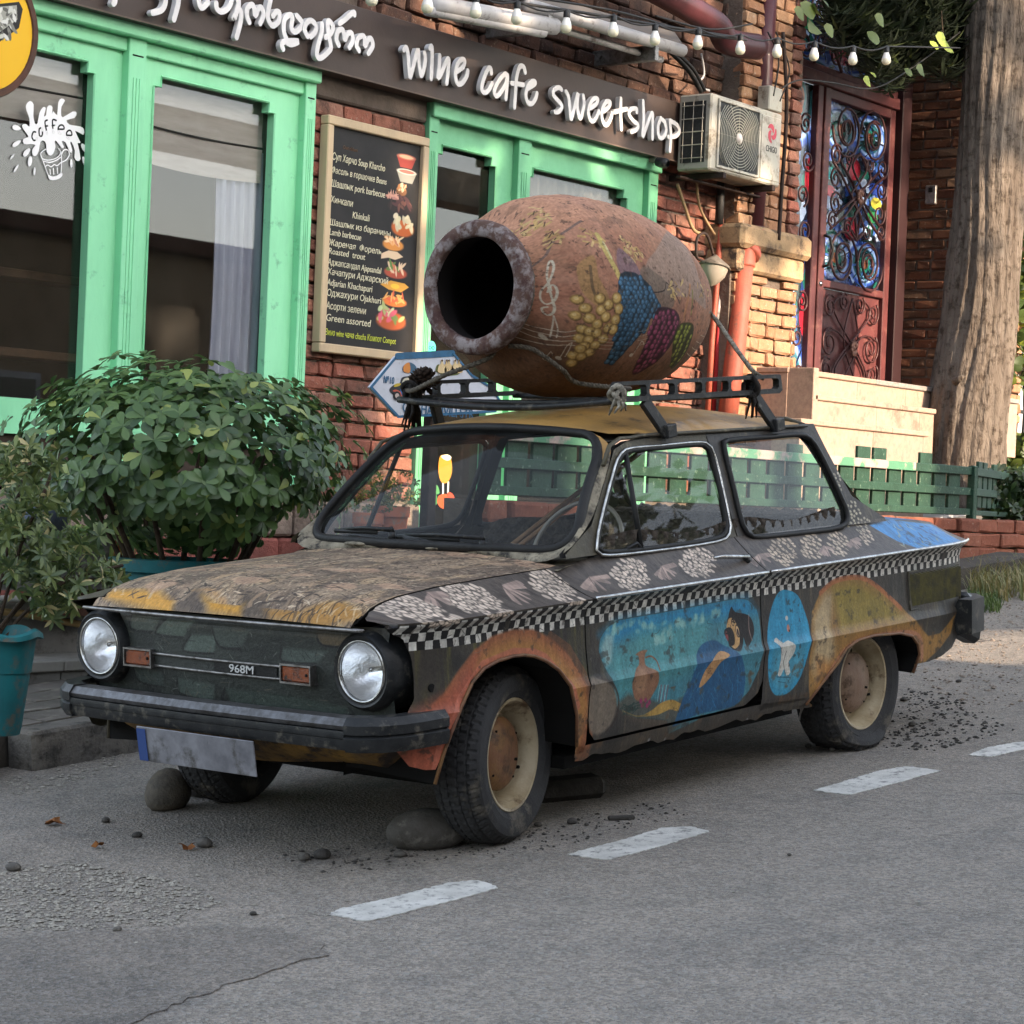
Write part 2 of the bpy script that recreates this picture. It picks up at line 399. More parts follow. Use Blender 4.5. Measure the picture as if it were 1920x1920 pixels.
def inpoly(P, poly):
    Q = np.array(poly, float); x, y = P[:, 0], P[:, 1]; ins = np.zeros(len(P), bool); n = len(Q)
    for i in range(n):
        x1, y1 = Q[i]; x2, y2 = Q[(i + 1) % n]
        if y1 != y2: ins ^= ((y1 > y) != (y2 > y)) & (x < (x2 - x1) * (y - y1) / (y2 - y1) + x1)
    return ins
def nearest(P, poly):
    Q = np.array(poly, float); best = np.full(len(P), 1e9); out = P.copy()
    for i in range(len(Q)):
        a = Q[i]; d = Q[(i + 1) % len(Q)] - a; t = np.clip(((P - a) @ d) / (d @ d + 1e-12), 0, 1); q = a + t[:, None] * d
        e = np.hypot(*(P - q).T); m = e < best; best[m] = e[m]; out[m] = q[m]
    return best, out
def sheet(outer, holes, step, f3, rows=()):
    """curved sheet cut to a 2D outline with holes; f3(a, b) gives the 3D point. returns an MB with uv = (a, b)"""
    O = np.array(outer, float); x0, y0 = O.min(0); x1, y1 = O.max(0)
    nx = max(2, int(round((x1 - x0) / step))); ny = max(2, int(round((y1 - y0) / step)))
    xs = np.linspace(x0, x1, nx + 1); ys = np.linspace(y0, y1, ny + 1)
    for r in rows:
        if y0 < r < y1: ys[np.argmin(abs(ys - r))] = r
    G = np.stack(np.meshgrid(xs, ys), -1).reshape(-1, 2)
    ins = inpoly(G, outer)
    for h in holes: ins &= ~inpoly(G, h)
    loops = [outer] + list(holes); best = np.full(len(G), 1e9); near = G.copy()
    for l in loops:
        b, q = nearest(G, l); m = b < best; best[m] = b[m]; near[m] = q[m]
    W = nx + 1; I = ins.reshape(ny + 1, W); nb = np.zeros_like(I)
    for dy in (-1, 0, 1):
        for dx in (-1, 0, 1):
            nb[max(0, dy):ny + 1 + min(0, dy), max(0, dx):W + min(0, dx)] |= I[max(0, -dy):ny + 1 + min(0, -dy), max(0, -dx):W + min(0, -dx)]
    snap = nb.reshape(-1) & ~ins & (best < step * 1.5)
    close = ins & (best < step * .3)
    P = G.copy(); P[snap] = near[snap]; P[close] = near[close]; ok = ins | snap
    fs = []
    for j in range(ny):
        for i in range(nx):
            q = [j * W + i, j * W + i + 1, (j + 1) * W + i + 1, (j + 1) * W + i]
            k = [a for a in q if ok[a]]
            if len(k) == 4 and any(ins[a] for a in k): fs.append(tuple(k))
            elif len(k) == 3 and any(ins[a] for a in k): fs.append(tuple(k))
    used = sorted({a for f in fs for a in f}); mp = {a: i for i, a in enumerate(used)}
    mb = MB(); mb.add([f3(*P[a]) for a in used], [tuple(mp[a] for a in f) for f in fs], [tuple(P[a]) for a in used]); return mb
def loft(A, B, n=4, uvf=None):
    """surface between two curves with the same number of points"""
    mb = MB(); A = [Vector(a) for a in A]; B = [Vector(b) for b in B]; L = len(A)
    mb.grid(lambda u, v: A[int(round(u * (L - 1)))].lerp(B[int(round(u * (L - 1)))], v), L - 1, n, None); 
    if uvf: mb.uv = [uvf(*p) for p in mb.v]
    return mb
def resample(pts, n, closed=False):
    P = [np.array(p, float) for p in pts]
    if closed: P = P + [P[0]]
    L = [0]
    for i in range(1, len(P)): L.append(L[-1] + np.linalg.norm(P[i] - P[i - 1]))
    out = []
    for k in range(n):
        t = L[-1] * k / (n if closed else n - 1); i = min(max(0, np.searchsorted(L, t, 'right') - 1), len(P) - 2)
        f = (t - L[i]) / (L[i + 1] - L[i] + 1e-12); out.append(P[i] * (1 - f) + P[i + 1] * f)
    return out
# ================================================================ THE CAR (road frame: x back along the street, y away from the camera, z up)
YC = .785
def interp(x, xs, ys): return float(np.interp(x, xs, ys))
def shoulder_top(x):    # (y, z) of the line where shoulder meets hood / window base / rear deck
    return (interp(x, [-.66, -.55, -.3, 0, .3, .45, 1.3, 2.3, 2.6, 2.85, 3.05], [.205, .208, .206, .206, .20, .165, .15, .165, .19, .20, .24]),
            interp(x, [-.66, -.61, -.585, -.56, -.52, -.44, -.26, 0, .3, .40, .55, 1.3, 2.3, 2.5, 2.77, 2.90, 2.97, 3.02, 3.05], [.752, .764, .782, .796, .808, .822, .836, .843, .850, .865, .882, .885, .880, .871, .851, .833, .812, .79, .768]))
PZ = [.20, .25, .30, .45, .482, .51, .60, .70, .735, .752, .764]
PY = [.070, .050, .037, .023, .016, .027, .036, .039, .028, .004, .0]
def yside(x, z):
    t = 0
    if x < -.35: t += .10 * ((-.35 - x) / .3) ** 2
    if x > 2.6: t += .055 * ((x - 2.6) / .35) ** 2 + .09 * max(0, (x - 2.9) / .15) ** 2
    if z <= .764: y = interp(z, PZ, PY)
    else:
        yt, zt = shoulder_top(x); yt = max(.03, yt - t); y = yt * min(1, max(0, (z - .764) / max(.004, zt - .764))) ** .85
    return y + t
def on_side(u, v):
    p = cax(u, v, 1, .04)
    if p[2] > .768: p = cpl(u, v, (0, -1, 1.17), 1.17 * .76)
    if p[2] > .885: p = cpl(u, v, (0, -1, .36), .36 * .88 - .145)
    return (p[0], p[2])
def ghy(z): return .147 + (z - .88) * .36
def S(*pts): return [on_side(u, v) for u, v in pts]

# --- painted side
cv = Canvas(-.72, 3.02, .18, 1.32, 800, (58, 54, 50))
h, w = cv.h, cv.w
n1 = fbm(h, w, 90, 1); n2 = fbm(h, w, 14, 2); n3 = fbm(h, w, 260, 3); st = fbm(h, w, 60, 4, sx=.25, sy=2.2); sh = fbm(h, w, 70, 5, sx=2.5, sy=.3)
cv.over(np.clip((n3 - .45) * 4, 0, 1), (82, 74, 62), .55); cv.over(np.clip((n1 - .5) * 5, 0, 1), (38, 37, 36), .6); cv.over(np.clip((st - .58) * 6, 0, 1), (96, 88, 66), .5)
zz = (np.arange(h)[:, None] / 800 + .18) * np.ones((1, w)); xx = (np.arange(w)[None] / 800 - .72) * np.ones((h, 1))
cv.over(((zz > .762) & (zz < .885)).astype(np.float32), (88, 80, 74), .85)
cv.over(np.clip((n2 - .55) * 5, 0, 1) * (zz > .76), (58, 52, 48), .6)
cv.over(((zz < .68) & (zz > .5) & (xx < .3)) * np.clip((st - .42) * 3, 0, 1), (84, 82, 38), .55)
cv.over(((zz < .70) & (xx > 1.8)) * np.clip((n1 - .4) * 3, 0, 1), (74, 72, 66), .5)
# chequered band, three rows painted by hand
rs = random.Random(3)
for r in range(3):
    z1 = .757 - r * .0265; x = -.62 + (.0 if r % 2 else .0)
    k = r
    while x < 2.95:
        wj = .0262 * rs.uniform(.85, 1.15)
        cc = (214, 211, 203) if k % 2 else (32, 31, 32)
        if rs.random() > .02:
            q = rs.uniform(-.002, .002); b_ = rs.uniform(.88, 1.04); cv.poly([(x + q, z1 - .0265), (x + wj + q, z1 - .0265), (x + wj - q, z1), (x - q, z1)], tuple(min(255, int(c * b_)) for c in cc))
            if k % 2 and rs.random() < .45: cv.line([(x + wj * rs.random(), z1 - .0265 * rs.random()), (x + wj * rs.random(), z1 - .0265 * rs.random())], .0025, (90, 84, 80), .8)
        k += 1; x += .0262
# front arch band
archF = [(.222, .20), (.219, .288), (.207, .393), (.166, .493), (.12, .548), (.057, .585), (0, .606), (-.05, .615), (-.104, .618), (-.18, .612), (-.25, .596), (-.31, .562), (-.37, .50), (-.415, .42), (-.44, .36), (-.46, .27), (-.465, .20)]
bandF = [(.30, .2), (.30, .36), (.276, .42), (.24, .52), (.17, .60), (.09, .655), (0, .69), (-.10, .70), (-.20, .69), (-.29, .655), (-.37, .60), (-.43, .545), (-.50, .50), (-.63, .475), (-.63, .30), (-.5, .2)]
cv.poly(bandF, (150, 92, 60), 1, .01)
cv.poly([(.2, .2), (.27, .42), (.2, .53), (.09, .62), (0, .655), (-.1, .668), (-.2, .655), (-.3, .60), (-.3, .45), (0, .3)], (176, 128, 66), .8, .05)
cv.poly([(-.28, .64), (-.42, .54), (-.62, .47), (-.6, .3), (-.4, .3), (-.3, .5)], (158, 82, 62), .85, .05)
cv.line([(.215, .42), (.17, .50), (.06, .597), (0, .62), (-.1, .632), (-.25, .61), (-.37, .52), (-.45, .40), (-.47, .3)], .022, (186, 108, 86), .8)
cv.line([(.29, .3), (.285, .40), (.25, .52), (.18, .61), (.09, .66)], .03, (120, 76, 50), .6)
# rear arch shape
rear = S((1515, 1187), (1520, 1147), (1537, 1110), (1560, 1090), (1590, 1081), (1620, 1083), (1650, 1102), (1680, 1130), (1703, 1157), (1723, 1180), (1735, 1192), (1757, 1187), (1773, 1170), (1790, 1150)) + S((1782, 1187), (1760, 1215), (1735, 1240), (1715, 1246)) + S((1600, 1330), (1525, 1325), (1515, 1290), (1511, 1240))
cv.poly(rear, (150, 112, 60), 1, .008)
cv.poly(S((1522, 1160), (1545, 1112), (1562, 1110), (1552, 1180), (1560, 1230), (1535, 1290), (1517, 1250)), (178, 160, 128), .8, .04)
cv.poly(S((1560, 1100), (1600, 1090), (1650, 1115), (1690, 1160), (1640, 1165), (1570, 1180)), (134, 118, 52), .9, .05)
cv.poly(S((1525, 1230), (1550, 1240), (1600, 1195), (1720, 1175), (1725, 1200), (1600, 1215), (1530, 1320)), (172, 118, 62), .8, .04)
cv.line(S((1545, 1275), (1575, 1222), (1605, 1200), (1650, 1190), (1700, 1186), (1722, 1200), (1727, 1235)), .022, (176, 122, 96), .85, 3)
cv.line(S((1537, 1112), (1560, 1092), (1590, 1083), (1620, 1085), (1650, 1105), (1685, 1140)), .02, (176, 102, 66), .7, 3)
# the big picture on the door: a table scene under a blue sky
mur = S((1120, 1220), (1124, 1197), (1137, 1177), (1162, 1162), (1230, 1150), (1305, 1136), (1380, 1122), (1402, 1125), (1417, 1140), (1422, 1162), (1422, 1220), (1417, 1255), (1400, 1297), (1375, 1324), (1325, 1342), (1258, 1376), (1250, 1350), (1190, 1345), (1152, 1325), (1145, 1300), (1137, 1270), (1125, 1242))
keep = cv.a.copy(); cv.poly(mur, (66, 124, 138), 1, .004)
cv.poly(S((1122, 1190), (1160, 1160), (1400, 1118), (1420, 1150), (1300, 1165), (1160, 1200)), (36, 128, 176), .8, .05)
cv.poly(S((1130, 1240), (1200, 1180), (1330, 1160), (1310, 1240), (1200, 1300), (1150, 1310)), (84, 150, 148), .6, .06)
cv.poly(S((1125, 1215), (1135, 1188), (1150, 1190), (1142, 1240), (1132, 1250)), (170, 196, 190), .7, .02)
for x, y, a, b in ((1180, 1172, 30, 6), (1215, 1178, 22, 8), (1240, 1190, 16, 9), (1262, 1172, 20, 8), (1288, 1165, 18, 7), (1308, 1160, 9, 9), (1330, 1150, 22, 6), (1235, 1200, 10, 5), (1150, 1180, 12, 6)):
    for q in range(9):
        p = on_side(x + rs.uniform(-a, a), y + rs.uniform(-b, b)); cv.ell(p[0], p[1], .016 * rs.uniform(.5, 1.2), .010 * rs.uniform(.6, 1.2), (134, 178, 172), rs.uniform(0, 3), .5, .8)
cv.poly(S((1148, 1325), (1170, 1300), (1250, 1320), (1290, 1300), (1290, 1345), (1258, 1378), (1180, 1350)), (84, 74, 62), .8, .02)
def J(x, y): return on_side(1080 + x / 4, 1080 + y / 4)
# jug
cv.poly([J(*p) for p in ((430, 590), (470, 560), (520, 555), (500, 590), (500, 670), (570, 710), (590, 790), (560, 870), (520, 930), (430, 930), (395, 850), (390, 770), (420, 700), (450, 660), (450, 600))], (134, 96, 72), 1, .004, 4)
cv.line([J(*p) for p in ((505, 610), (545, 600), (585, 640), (590, 700))], .006, (120, 84, 62), 1, 3)
cv.poly([J(*p) for p in ((425, 720), (470, 690), (500, 780), (480, 860), (430, 860), (405, 790))], (160, 122, 92), .7, .02, 4)
for p in ((465, 935), (500, 930), (530, 945), (480, 965), (515, 970)): cv.ell(*J(*p), .0085, .0085, (146, 52, 92), 0, 1, .6)
for q in range(26): cv.line([J(400 + rs.uniform(-70, 60), 960 + rs.uniform(-20, 30)), J(370 + rs.uniform(-60, 60), 1010 + rs.uniform(-20, 40))], .003, (34, 60, 56), .8)
for q in range(6): cv.line([J(600 + q * 13, 815), J(590 + q * 13, 940)], .0028, (140, 60, 66) if q % 2 else (150, 190, 190))
cv.poly([J(*p) for p in ((490, 1050), (560, 1000), (620, 950), (700, 925), (760, 950), (820, 975), (815, 1005), (740, 1010), (690, 1000), (600, 1040))], (172, 138, 72), 1, .003, 3)
cv.line([J(330, 1010), J(430, 1050), (J(520, 1040))], .006, (126, 110, 70), 1, 3)
# seated man in a blue robe, leaning his head on his shoulder
cv.poly([J(*p) for p in ((740, 1080), (790, 900), (850, 740), (880, 590), (930, 510), (1020, 480), (1090, 520), (1170, 560), (1230, 660), (1250, 800), (1230, 930), (1130, 990), (900, 1040), (740, 1130))], (34, 84, 122), 1, .004, 4)
for q in range(60):
    x, y = rs.uniform(800, 1200), rs.uniform(620, 980); cv.line([J(x, y), J(x + rs.uniform(-40, 40), y + rs.uniform(30, 90))], .004, rs.choice([(48, 124, 172), (22, 66, 104), (60, 118, 150), (26, 78, 118)]), .55)
cv.poly([J(*p) for p in ((900, 830), (940, 700), (1000, 610), (1060, 560), (1120, 590), (1050, 640), (1000, 730), (940, 810))], (176, 134, 88), 1, .002, 3)
cv.ell(*J(1180, 420), .047, .070, (30, 26, 27), .3, 1, .08)
cv.poly([J(*p) for p in ((1140, 330), (1160, 230), (1190, 270), (1280, 290), (1318, 350), (1315, 440), (1260, 530), (1225, 420))], (28, 25, 27), 1, .002, 3)
cv.ell(*J(1165, 430), .036, .058, (190, 150, 98), .3, 1, .06); cv.poly([J(*p) for p in ((1105, 400), (1150, 385), (1172, 440), (1168, 510), (1130, 520), (1120, 470), (1100, 440))], (30, 24, 25), 1, .002, 3); cv.ell(*J(1118, 450), .007, .018, (120, 56, 60), .2, 1, .2)
cv.ell(*J(1200, 410), .013, .024, (40, 32, 30), .2, 1, .15); cv.ell(*J(1199, 412), .009, .019, (206, 172, 124), .2, 1, .2); cv.ell(*J(1200, 420), .006, .013, (50, 40, 44), .2, 1, .3); cv.ell(*J(1168, 345), .009, .014, (40, 32, 30), .2, 1, .2); cv.ell(*J(1168, 350), .005, .009, (206, 172, 124), .2, 1, .3); cv.line([J(1290, 290), J(1285, 400), J(1300, 480)], .006, (170, 140, 130), .6, 3)
cv.line([J(1115, 430), J(1150, 440), J(1165, 490)], .006, (30, 24, 24), 1, 3); cv.line([J(1160, 340), J(1185, 350)], .004, (30, 24, 24)); cv.line([J(1200, 330), J(1235, 345)], .004, (30, 24, 24))
cv.line([J(1130, 520), J(1170, 550), J(1220, 500)], .005, (36, 30, 30), 1, 3); cv.ell(*J(1110, 450), .0035, .008, (110, 50, 50), 0)
for q in range(14): cv.line([J(960 + rs.uniform(-15, 40), 700 + rs.uniform(-40, 60)), J(960 + rs.uniform(-15, 40), 720 + rs.uniform(-40, 60))], .0015, (90, 60, 40), .7)
cv.line(mur + [mur[0]], .004, (52, 70, 72), .6, 2)
# grey rounded stone shape at the foot of the door
cv.poly(S((1098, 1278), (1112, 1270), (1138, 1285), (1150, 1310), (1148, 1345), (1132, 1370), (1110, 1376), (1098, 1350)), (120, 108, 94), .95, .012, 3)
cv.line(S((1112, 1268), (1140, 1282), (1154, 1312), (1150, 1350), (1134, 1372)), .008, (58, 48, 42), .8, 3)
# blue oval with a little cook
ov = on_side(1472, 1206); cv.poly(S((1474, 1106), (1496, 1118), (1510, 1160), (1512, 1200), (1500, 1262), (1480, 1296), (1455, 1304), (1440, 1285), (1433, 1240), (1434, 1190), (1445, 1140), (1458, 1112)), (44, 140, 178), 1, .003, 4)
cv.poly(S((1440, 1210), (1505, 1205), (1495, 1262), (1478, 1290), (1455, 1298), (1442, 1275)), (88, 156, 176), .7, .05)
cv.poly([J(*p) for p in ((1490, 520), (1460, 490), (1480, 460), (1520, 500), (1560, 480), (1610, 520), (1600, 590), (1570, 640), (1590, 720), (1560, 745), (1540, 690), (1520, 745), (1495, 740), (1510, 620))], (200, 198, 188), 1, .002, 2)
cv.line([J(1545, 560), J(1530, 640), J(1545, 720)], .003, (40, 40, 44), .9); cv.line([J(1490, 520), J(1515, 590)], .0025, (40, 44, 50), .8)
cv.ell(*J(1575, 390), .0095, .014, (190, 130, 110), 0, 1, .2); cv.ell(*J(1570, 315), .009, .009, (208, 206, 198), 0, 1, .2); cv.ell(*J(1582, 410), .005, .0035, (60, 30, 30))
cv.line([J(1490, 755), J(1590, 760)], .004, (36, 80, 100), .8); cv.line([J(1500, 790), J(1560, 800)], .003, (36, 80, 100), .7)
p = J(1665, 330); cv.line([(p[0] - .004, p[1] - .006), (p[0] - .004, p[1] + .006), (p[0] + .003, p[1] + .004), (p[0] - .003, p[1]), (p[0] + .004, p[1] - .006)], .0018, (24, 60, 84))
# grape bunches and vine leaves along the shoulder
def grapes(u, v, a, b, col, seed, n=46, r=.0125, shape=1):
    g = random.Random(seed); pts = []
    for k in range(n * 14):
        du, dv = g.uniform(-1, 1), g.uniform(-1, 1)
        if du * du + dv * dv > 1 or (shape and dv > 0 and abs(du) > 1.15 - dv * .7): continue
        p = (u + du * a, v + dv * b)
        if all((p[0] - q[0]) ** 2 + (p[1] - q[1]) ** 2 > 33 for q in pts): pts.append(p)
    pts.sort(key=lambda p: -p[1])
    for q in pts:
        p = on_side(*q); an = g.uniform(-.5, .5); f = g.uniform(.88, 1.08)
        cv.ell(p[0], p[1], r * 1.0, r * .68, tuple(int(c * .45) for c in col), an, .9, .2); cv.ell(p[0], p[1] + .0012, r * .84, r * .54, tuple(min(255, int(c * f)) for c in col), an, 1, .3)
def leafp(u, v, s, col, seed):
    g = random.Random(seed)
    for k in range(9):
        a = g.uniform(-2.6, .4); p, q = on_side(u, v), on_side(u + s * math.cos(a), v - s * math.sin(a) * .9)
        cv.line([p, ((p[0] + q[0]) / 2 + g.uniform(-.006, .006), (p[1] + q[1]) / 2), q], .012 * g.uniform(.6, 1.2), tuple(int(c * (.75 + .06 * k % .3)) for c in col), .85, 3)
    p, q = on_side(u - s * .3, v - s * .5), on_side(u + s * .3, v + s); cv.line([p, q], .002, tuple(int(c * .4) for c in col), .8)
CR = (206, 188, 170)
for i, (u, v, a, b) in enumerate(((816, 1148, 38, 26), (915, 1127, 42, 29), (1061, 1102, 31, 30), (1190, 1077, 33, 29), (1314, 1056, 32, 27), (1473, 1035, 26, 25), (1527, 1026, 20, 24), (1578, 1020, 18, 22), (1632, 1008, 12, 13))):
    grapes(u, v, a, b, CR if i < 5 else (186, 168, 146), 30 + i)
for i, (u, v, s) in enumerate(((858, 1118, 22), (985, 1104, 30), (1126, 1086, 25), (1250, 1065, 22), (1427, 1043, 20), (1553, 1026, 16), (1605, 1015, 14))): leafp(u, v, s, (182, 158, 144), 60 + i)
grapes(1570, 912, 9, 26, (170, 160, 136), 90, shape=0, r=.010); grapes(1600, 965, 14, 24, (170, 160, 136), 91, shape=0, r=.010); grapes(1625, 985, 12, 14, (160, 150, 130), 92, shape=0, r=.010)
# blue picture near the tail
cv.poly(S((1640, 985), (1690, 975), (1790, 985), (1800, 1020), (1712, 1030), (1690, 1015)), (62, 132, 190), .95, .005)
for k in range(70):
    u, v = rs.uniform(1690, 1800), rs.uniform(982, 1024); p = on_side(u, v); cv.line([p, (p[0] + rs.uniform(-.03, .03), p[1] - rs.uniform(0, .02))], .005, rs.choice([(150, 150, 120), (40, 90, 150), (120, 170, 200), (54, 60, 60)]), .7)
# yellow lines in the vent area
cv.poly(S((1705, 1087), (1795, 1075), (1795, 1088), (1705, 1100)), (96, 92, 30), .7, .02)
# wear
cv.tone(fbm(h, w, 5, 11, 2), .86, 1.1); cv.tone(st, .84, 1.12); cv.over(np.clip((fbm(h, w, 40, 12) - .62) * 7, 0, 1) * (zz < .42), (88, 68, 50), .8)
cv.over(np.clip((.30 - zz) * 12, 0, 1) * np.clip(n2 * 1.6, 0, 1), (84, 74, 62), .6); cv.over(np.clip((fbm(h, w, 26, 13) - .66) * 10, 0, 1), (48, 42, 38), .55)
for k in range(160):
    x, z = rs.uniform(-.6, 2.9), rs.uniform(.25, .9); pts = [(x, z)]
    for q in range(5): pts.append((pts[-1][0] + rs.uniform(-.012, .012), pts[-1][1] + rs.uniform(-.012, .006)))
    cv.line(pts, .0016, rs.choice([(40, 36, 34), (110, 104, 96)]), .6)
msid = imat('painted_side', cv, .52, .35, 55, .006, coat=.08)

def hoodz(x, y):
    u = abs(y - YC) / .60; yt, zt = shoulder_top(x); z = zt if x < .3 else interp(x, [.3, .34], [.85, .858])
    if x < -.61: z = interp(x, [-.65, -.642, -.625, -.61], [.746, .757, .771, .778])
    return z + (.030 if x > -.5 else interp(x, [-.66, -.5], [.008, .030])) * (1 - u * u)
# --- painted hood (x, y)
hc = Canvas(-.70, .46, .08, 1.5, 700, (146, 126, 104)); h, w = hc.h, hc.w
f1 = fbm(h, w, 120, 21, sx=1.6, sy=.5); f2 = fbm(h, w, 22, 22, sx=1.2, sy=.55); f3 = fbm(h, w, 9, 23, sx=1.6, sy=.6)
hc.over(np.clip((f1 - .46) * 5, 0, 1), (98, 84, 72), .8); hc.over(np.clip((fbm(h, w, 60, 24, sx=1.5, sy=.6) - .55) * 6, 0, 1), (176, 148, 112), .6)
wv = np.sin(f1 * 60 + f2 * 6); hc.over(np.clip(wv - .72, 0, 1) * 3, (84, 74, 66), .75)
hc.over(np.clip((f3 - .60) * 9, 0, 1), (70, 61, 54), .9); hc.over(np.clip((fbm(h, w, 6, 25, 2) - .66) * 8, 0, 1), (196, 178, 150), .6)
def Hp(u, v):
    z = .80
    for _ in range(12): p = cax(u, v, 2, z); z = .6 * z + .4 * hoodz(p[0], p[1])
    return (p[0], p[1])
for pts, c in ((((205, 1108), (240, 1106), (300, 1115), (335, 1128), (330, 1142), (240, 1130), (200, 1122)), (196, 144, 62)), (((385, 1120), (410, 1112), (450, 1118), (470, 1135), (460, 1155), (400, 1150)), (188, 136, 50)), (((500, 1125), (560, 1128), (640, 1140), (680, 1150), (680, 1172), (600, 1168), (510, 1160)), (158, 116, 58)), (((370, 1105), (400, 1105), (430, 1115), (400, 1120)), (190, 140, 84))):
    hc.poly([Hp(*p) for p in pts], c, .95, .03)
hc.poly([Hp(*p) for p in ((335, 1130), (380, 1125), (395, 1150), (340, 1146))], (74, 64, 56), .8, .04); hc.poly([Hp(*p) for p in ((460, 1130), (500, 1130), (505, 1160), (465, 1158))], (76, 66, 56), .8, .04)
g = random.Random(5)
for k in range(60):
    u = g.uniform(500, 690); p = Hp(u, g.uniform(1140, 1172)); q = (p[0] + g.uniform(.03, .09), p[1] + g.uniform(-.03, .03)); hc.line([p, ((p[0] + q[0]) / 2, (p[1] + q[1]) / 2 + .01), q], .005, g.choice([(60, 50, 42), (90, 72, 54), (188, 160, 120)]), .7, 3)
for k in range(110):
    x, y = g.uniform(-.62, .38), g.uniform(.15, 1.42); a = g.gauss(.5 * (y - .8), .3); L = g.uniform(.05, .22); c_ = g.choice([(66, 57, 50), (80, 70, 62), (92, 80, 70), (190, 168, 140), (182, 150, 118)])
    hc.line([(x, y), (x + L * .35, y + L * .35 * math.sin(a) + .02), (x + L * .7, y + L * .7 * math.sin(a) + .01), (x + L, y + L * math.sin(a))], g.uniform(.004, .016), c_, .5, 4)
for k in range(46):
    x, y = g.uniform(-.55, .36), g.uniform(.2, 1.38); r_ = g.uniform(.03, .09); hc.poly([(x + r_ * .6 * g.uniform(.6, 1.2) * math.cos(t), y + r_ * g.uniform(.6, 1.3) * math.sin(t)) for t in np.linspace(0, 6.28, 9)[:-1]], g.choice([(186, 150, 122), (170, 142, 116), (120, 104, 90), (92, 80, 70)]), .55, .012, 3)
for k in range(210):
    x, y = g.uniform(-.58, .36), g.uniform(.2, 1.40); L = g.uniform(.03, .12); pts = [(x, y)]
    for q in range(4): pts.append((pts[-1][0] + g.uniform(-.012, .012), pts[-1][1] + L / 4))
    hc.line(pts, g.uniform(.002, .006), g.choice([(58, 50, 45), (70, 60, 52), (52, 44, 40)]), .85, 3)
for k in range(620):
    x, y = g.uniform(-.60, .36), g.uniform(.2, 1.40)
    if f1[min(h - 1, int((y - .08) * 700)), min(w - 1, int((x + .7) * 700))] < .47 and k % 3: continue
    hc.ell(x, y, g.uniform(.006, .022), g.uniform(.0015, .0045), g.choice([(62, 53, 47), (74, 64, 56), (56, 48, 44), (200, 178, 150)]), g.gauss(2.0, .45), .85, .3)
for k in range(160):
    x, y = g.uniform(-.6, .4), g.uniform(.15, 1.45); a = g.gauss(2.2, .5); L = g.uniform(.01, .06); hc.line([(x, y), (x + L * .5 * math.cos(a) + .004, y + L * .5 * math.sin(a)), (x + L * math.cos(a), y + L * math.sin(a))], g.uniform(.0015, .004), g.choice([(60, 52, 48), (74, 64, 56), (204, 186, 160), (100, 84, 72)]), .8)
hc.tone(fbm(h, w, 4, 26, 2), .85, 1.12)
mhood = imat('flaking_hood_paint', hc, .62, .55, 50, .008)

# --- painted nose (y, z)
nc = Canvas(.05, 1.52, .24, .80, 800, (52, 56, 52)); h, w = nc.h, nc.w; g = random.Random(8)
a1 = fbm(h, w, 80, 31); nc.over(np.clip((a1 - .45) * 4, 0, 1), (36, 38, 37), .8)
Np = lambda u, v: tuple(cax(u, v, 0, -.60)[1:])
for pts, c in ((((240, 1150), (300, 1158), (285, 1185), (240, 1180)), (84, 92, 84)), (((310, 1160), (365, 1165), (345, 1195), (290, 1188)), (92, 104, 94)), (((360, 1190), (410, 1190), (405, 1225), (345, 1220)), (88, 100, 92)), (((400, 1175), (470, 1182), (455, 1215), (415, 1212)), (72, 80, 74)), (((530, 1215), (610, 1222), (590, 1245), (530, 1240)), (78, 88, 82)),
               (((330, 1270), (400, 1285), (395, 1320), (330, 1300)), (70, 80, 74)), (((240, 1250), (300, 1262), (300, 1290), (250, 1280)), (56, 64, 60)), (((420, 1290), (560, 1310), (640, 1330), (630, 1345), (430, 1325)), (58, 68, 62)), (((590, 1190), (650, 1195), (640, 1215), (600, 1210)), (104, 88, 66))):
    nc.poly([Np(*p) for p in pts], c, .85, .012); q = [Np(*p) for p in pts]; nc.line(q[2:] + q[:1], .007, (30, 30, 30), .8, 3)
for k in range(420):
    x, z = g.uniform(.1, 1.45), g.uniform(.36, .75); a = g.uniform(0, 6.3); L = g.uniform(.008, .04); nc.line([(x, z), (x + L * .5 * math.cos(a) + g.uniform(-.005, .005), z + L * .5 * math.sin(a)), (x + L * math.cos(a), z + L * math.sin(a))], g.uniform(.001, .0028), g.choice([(120, 124, 116), (30, 30, 30), (24, 26, 26), (88, 90, 84), (100, 92, 78)]), .7)
nc.over(np.clip((fbm(h, w, 120, 32) - .5) * 4, 0, 1) * (np.arange(h)[:, None] / 800 + .24 > .70), (96, 80, 60), .6)
nc.over((np.arange(h)[:, None] / 800 + .24 < .44) * np.clip((fbm(h, w, 30, 33) - .45) * 5, 0, 1), (96, 74, 52), .7)
nc.tone(fbm(h, w, 4, 34, 2), .82, 1.14)
mnose = imat('painted_nose', nc, .45, .6, 70, .006, coat=.1)

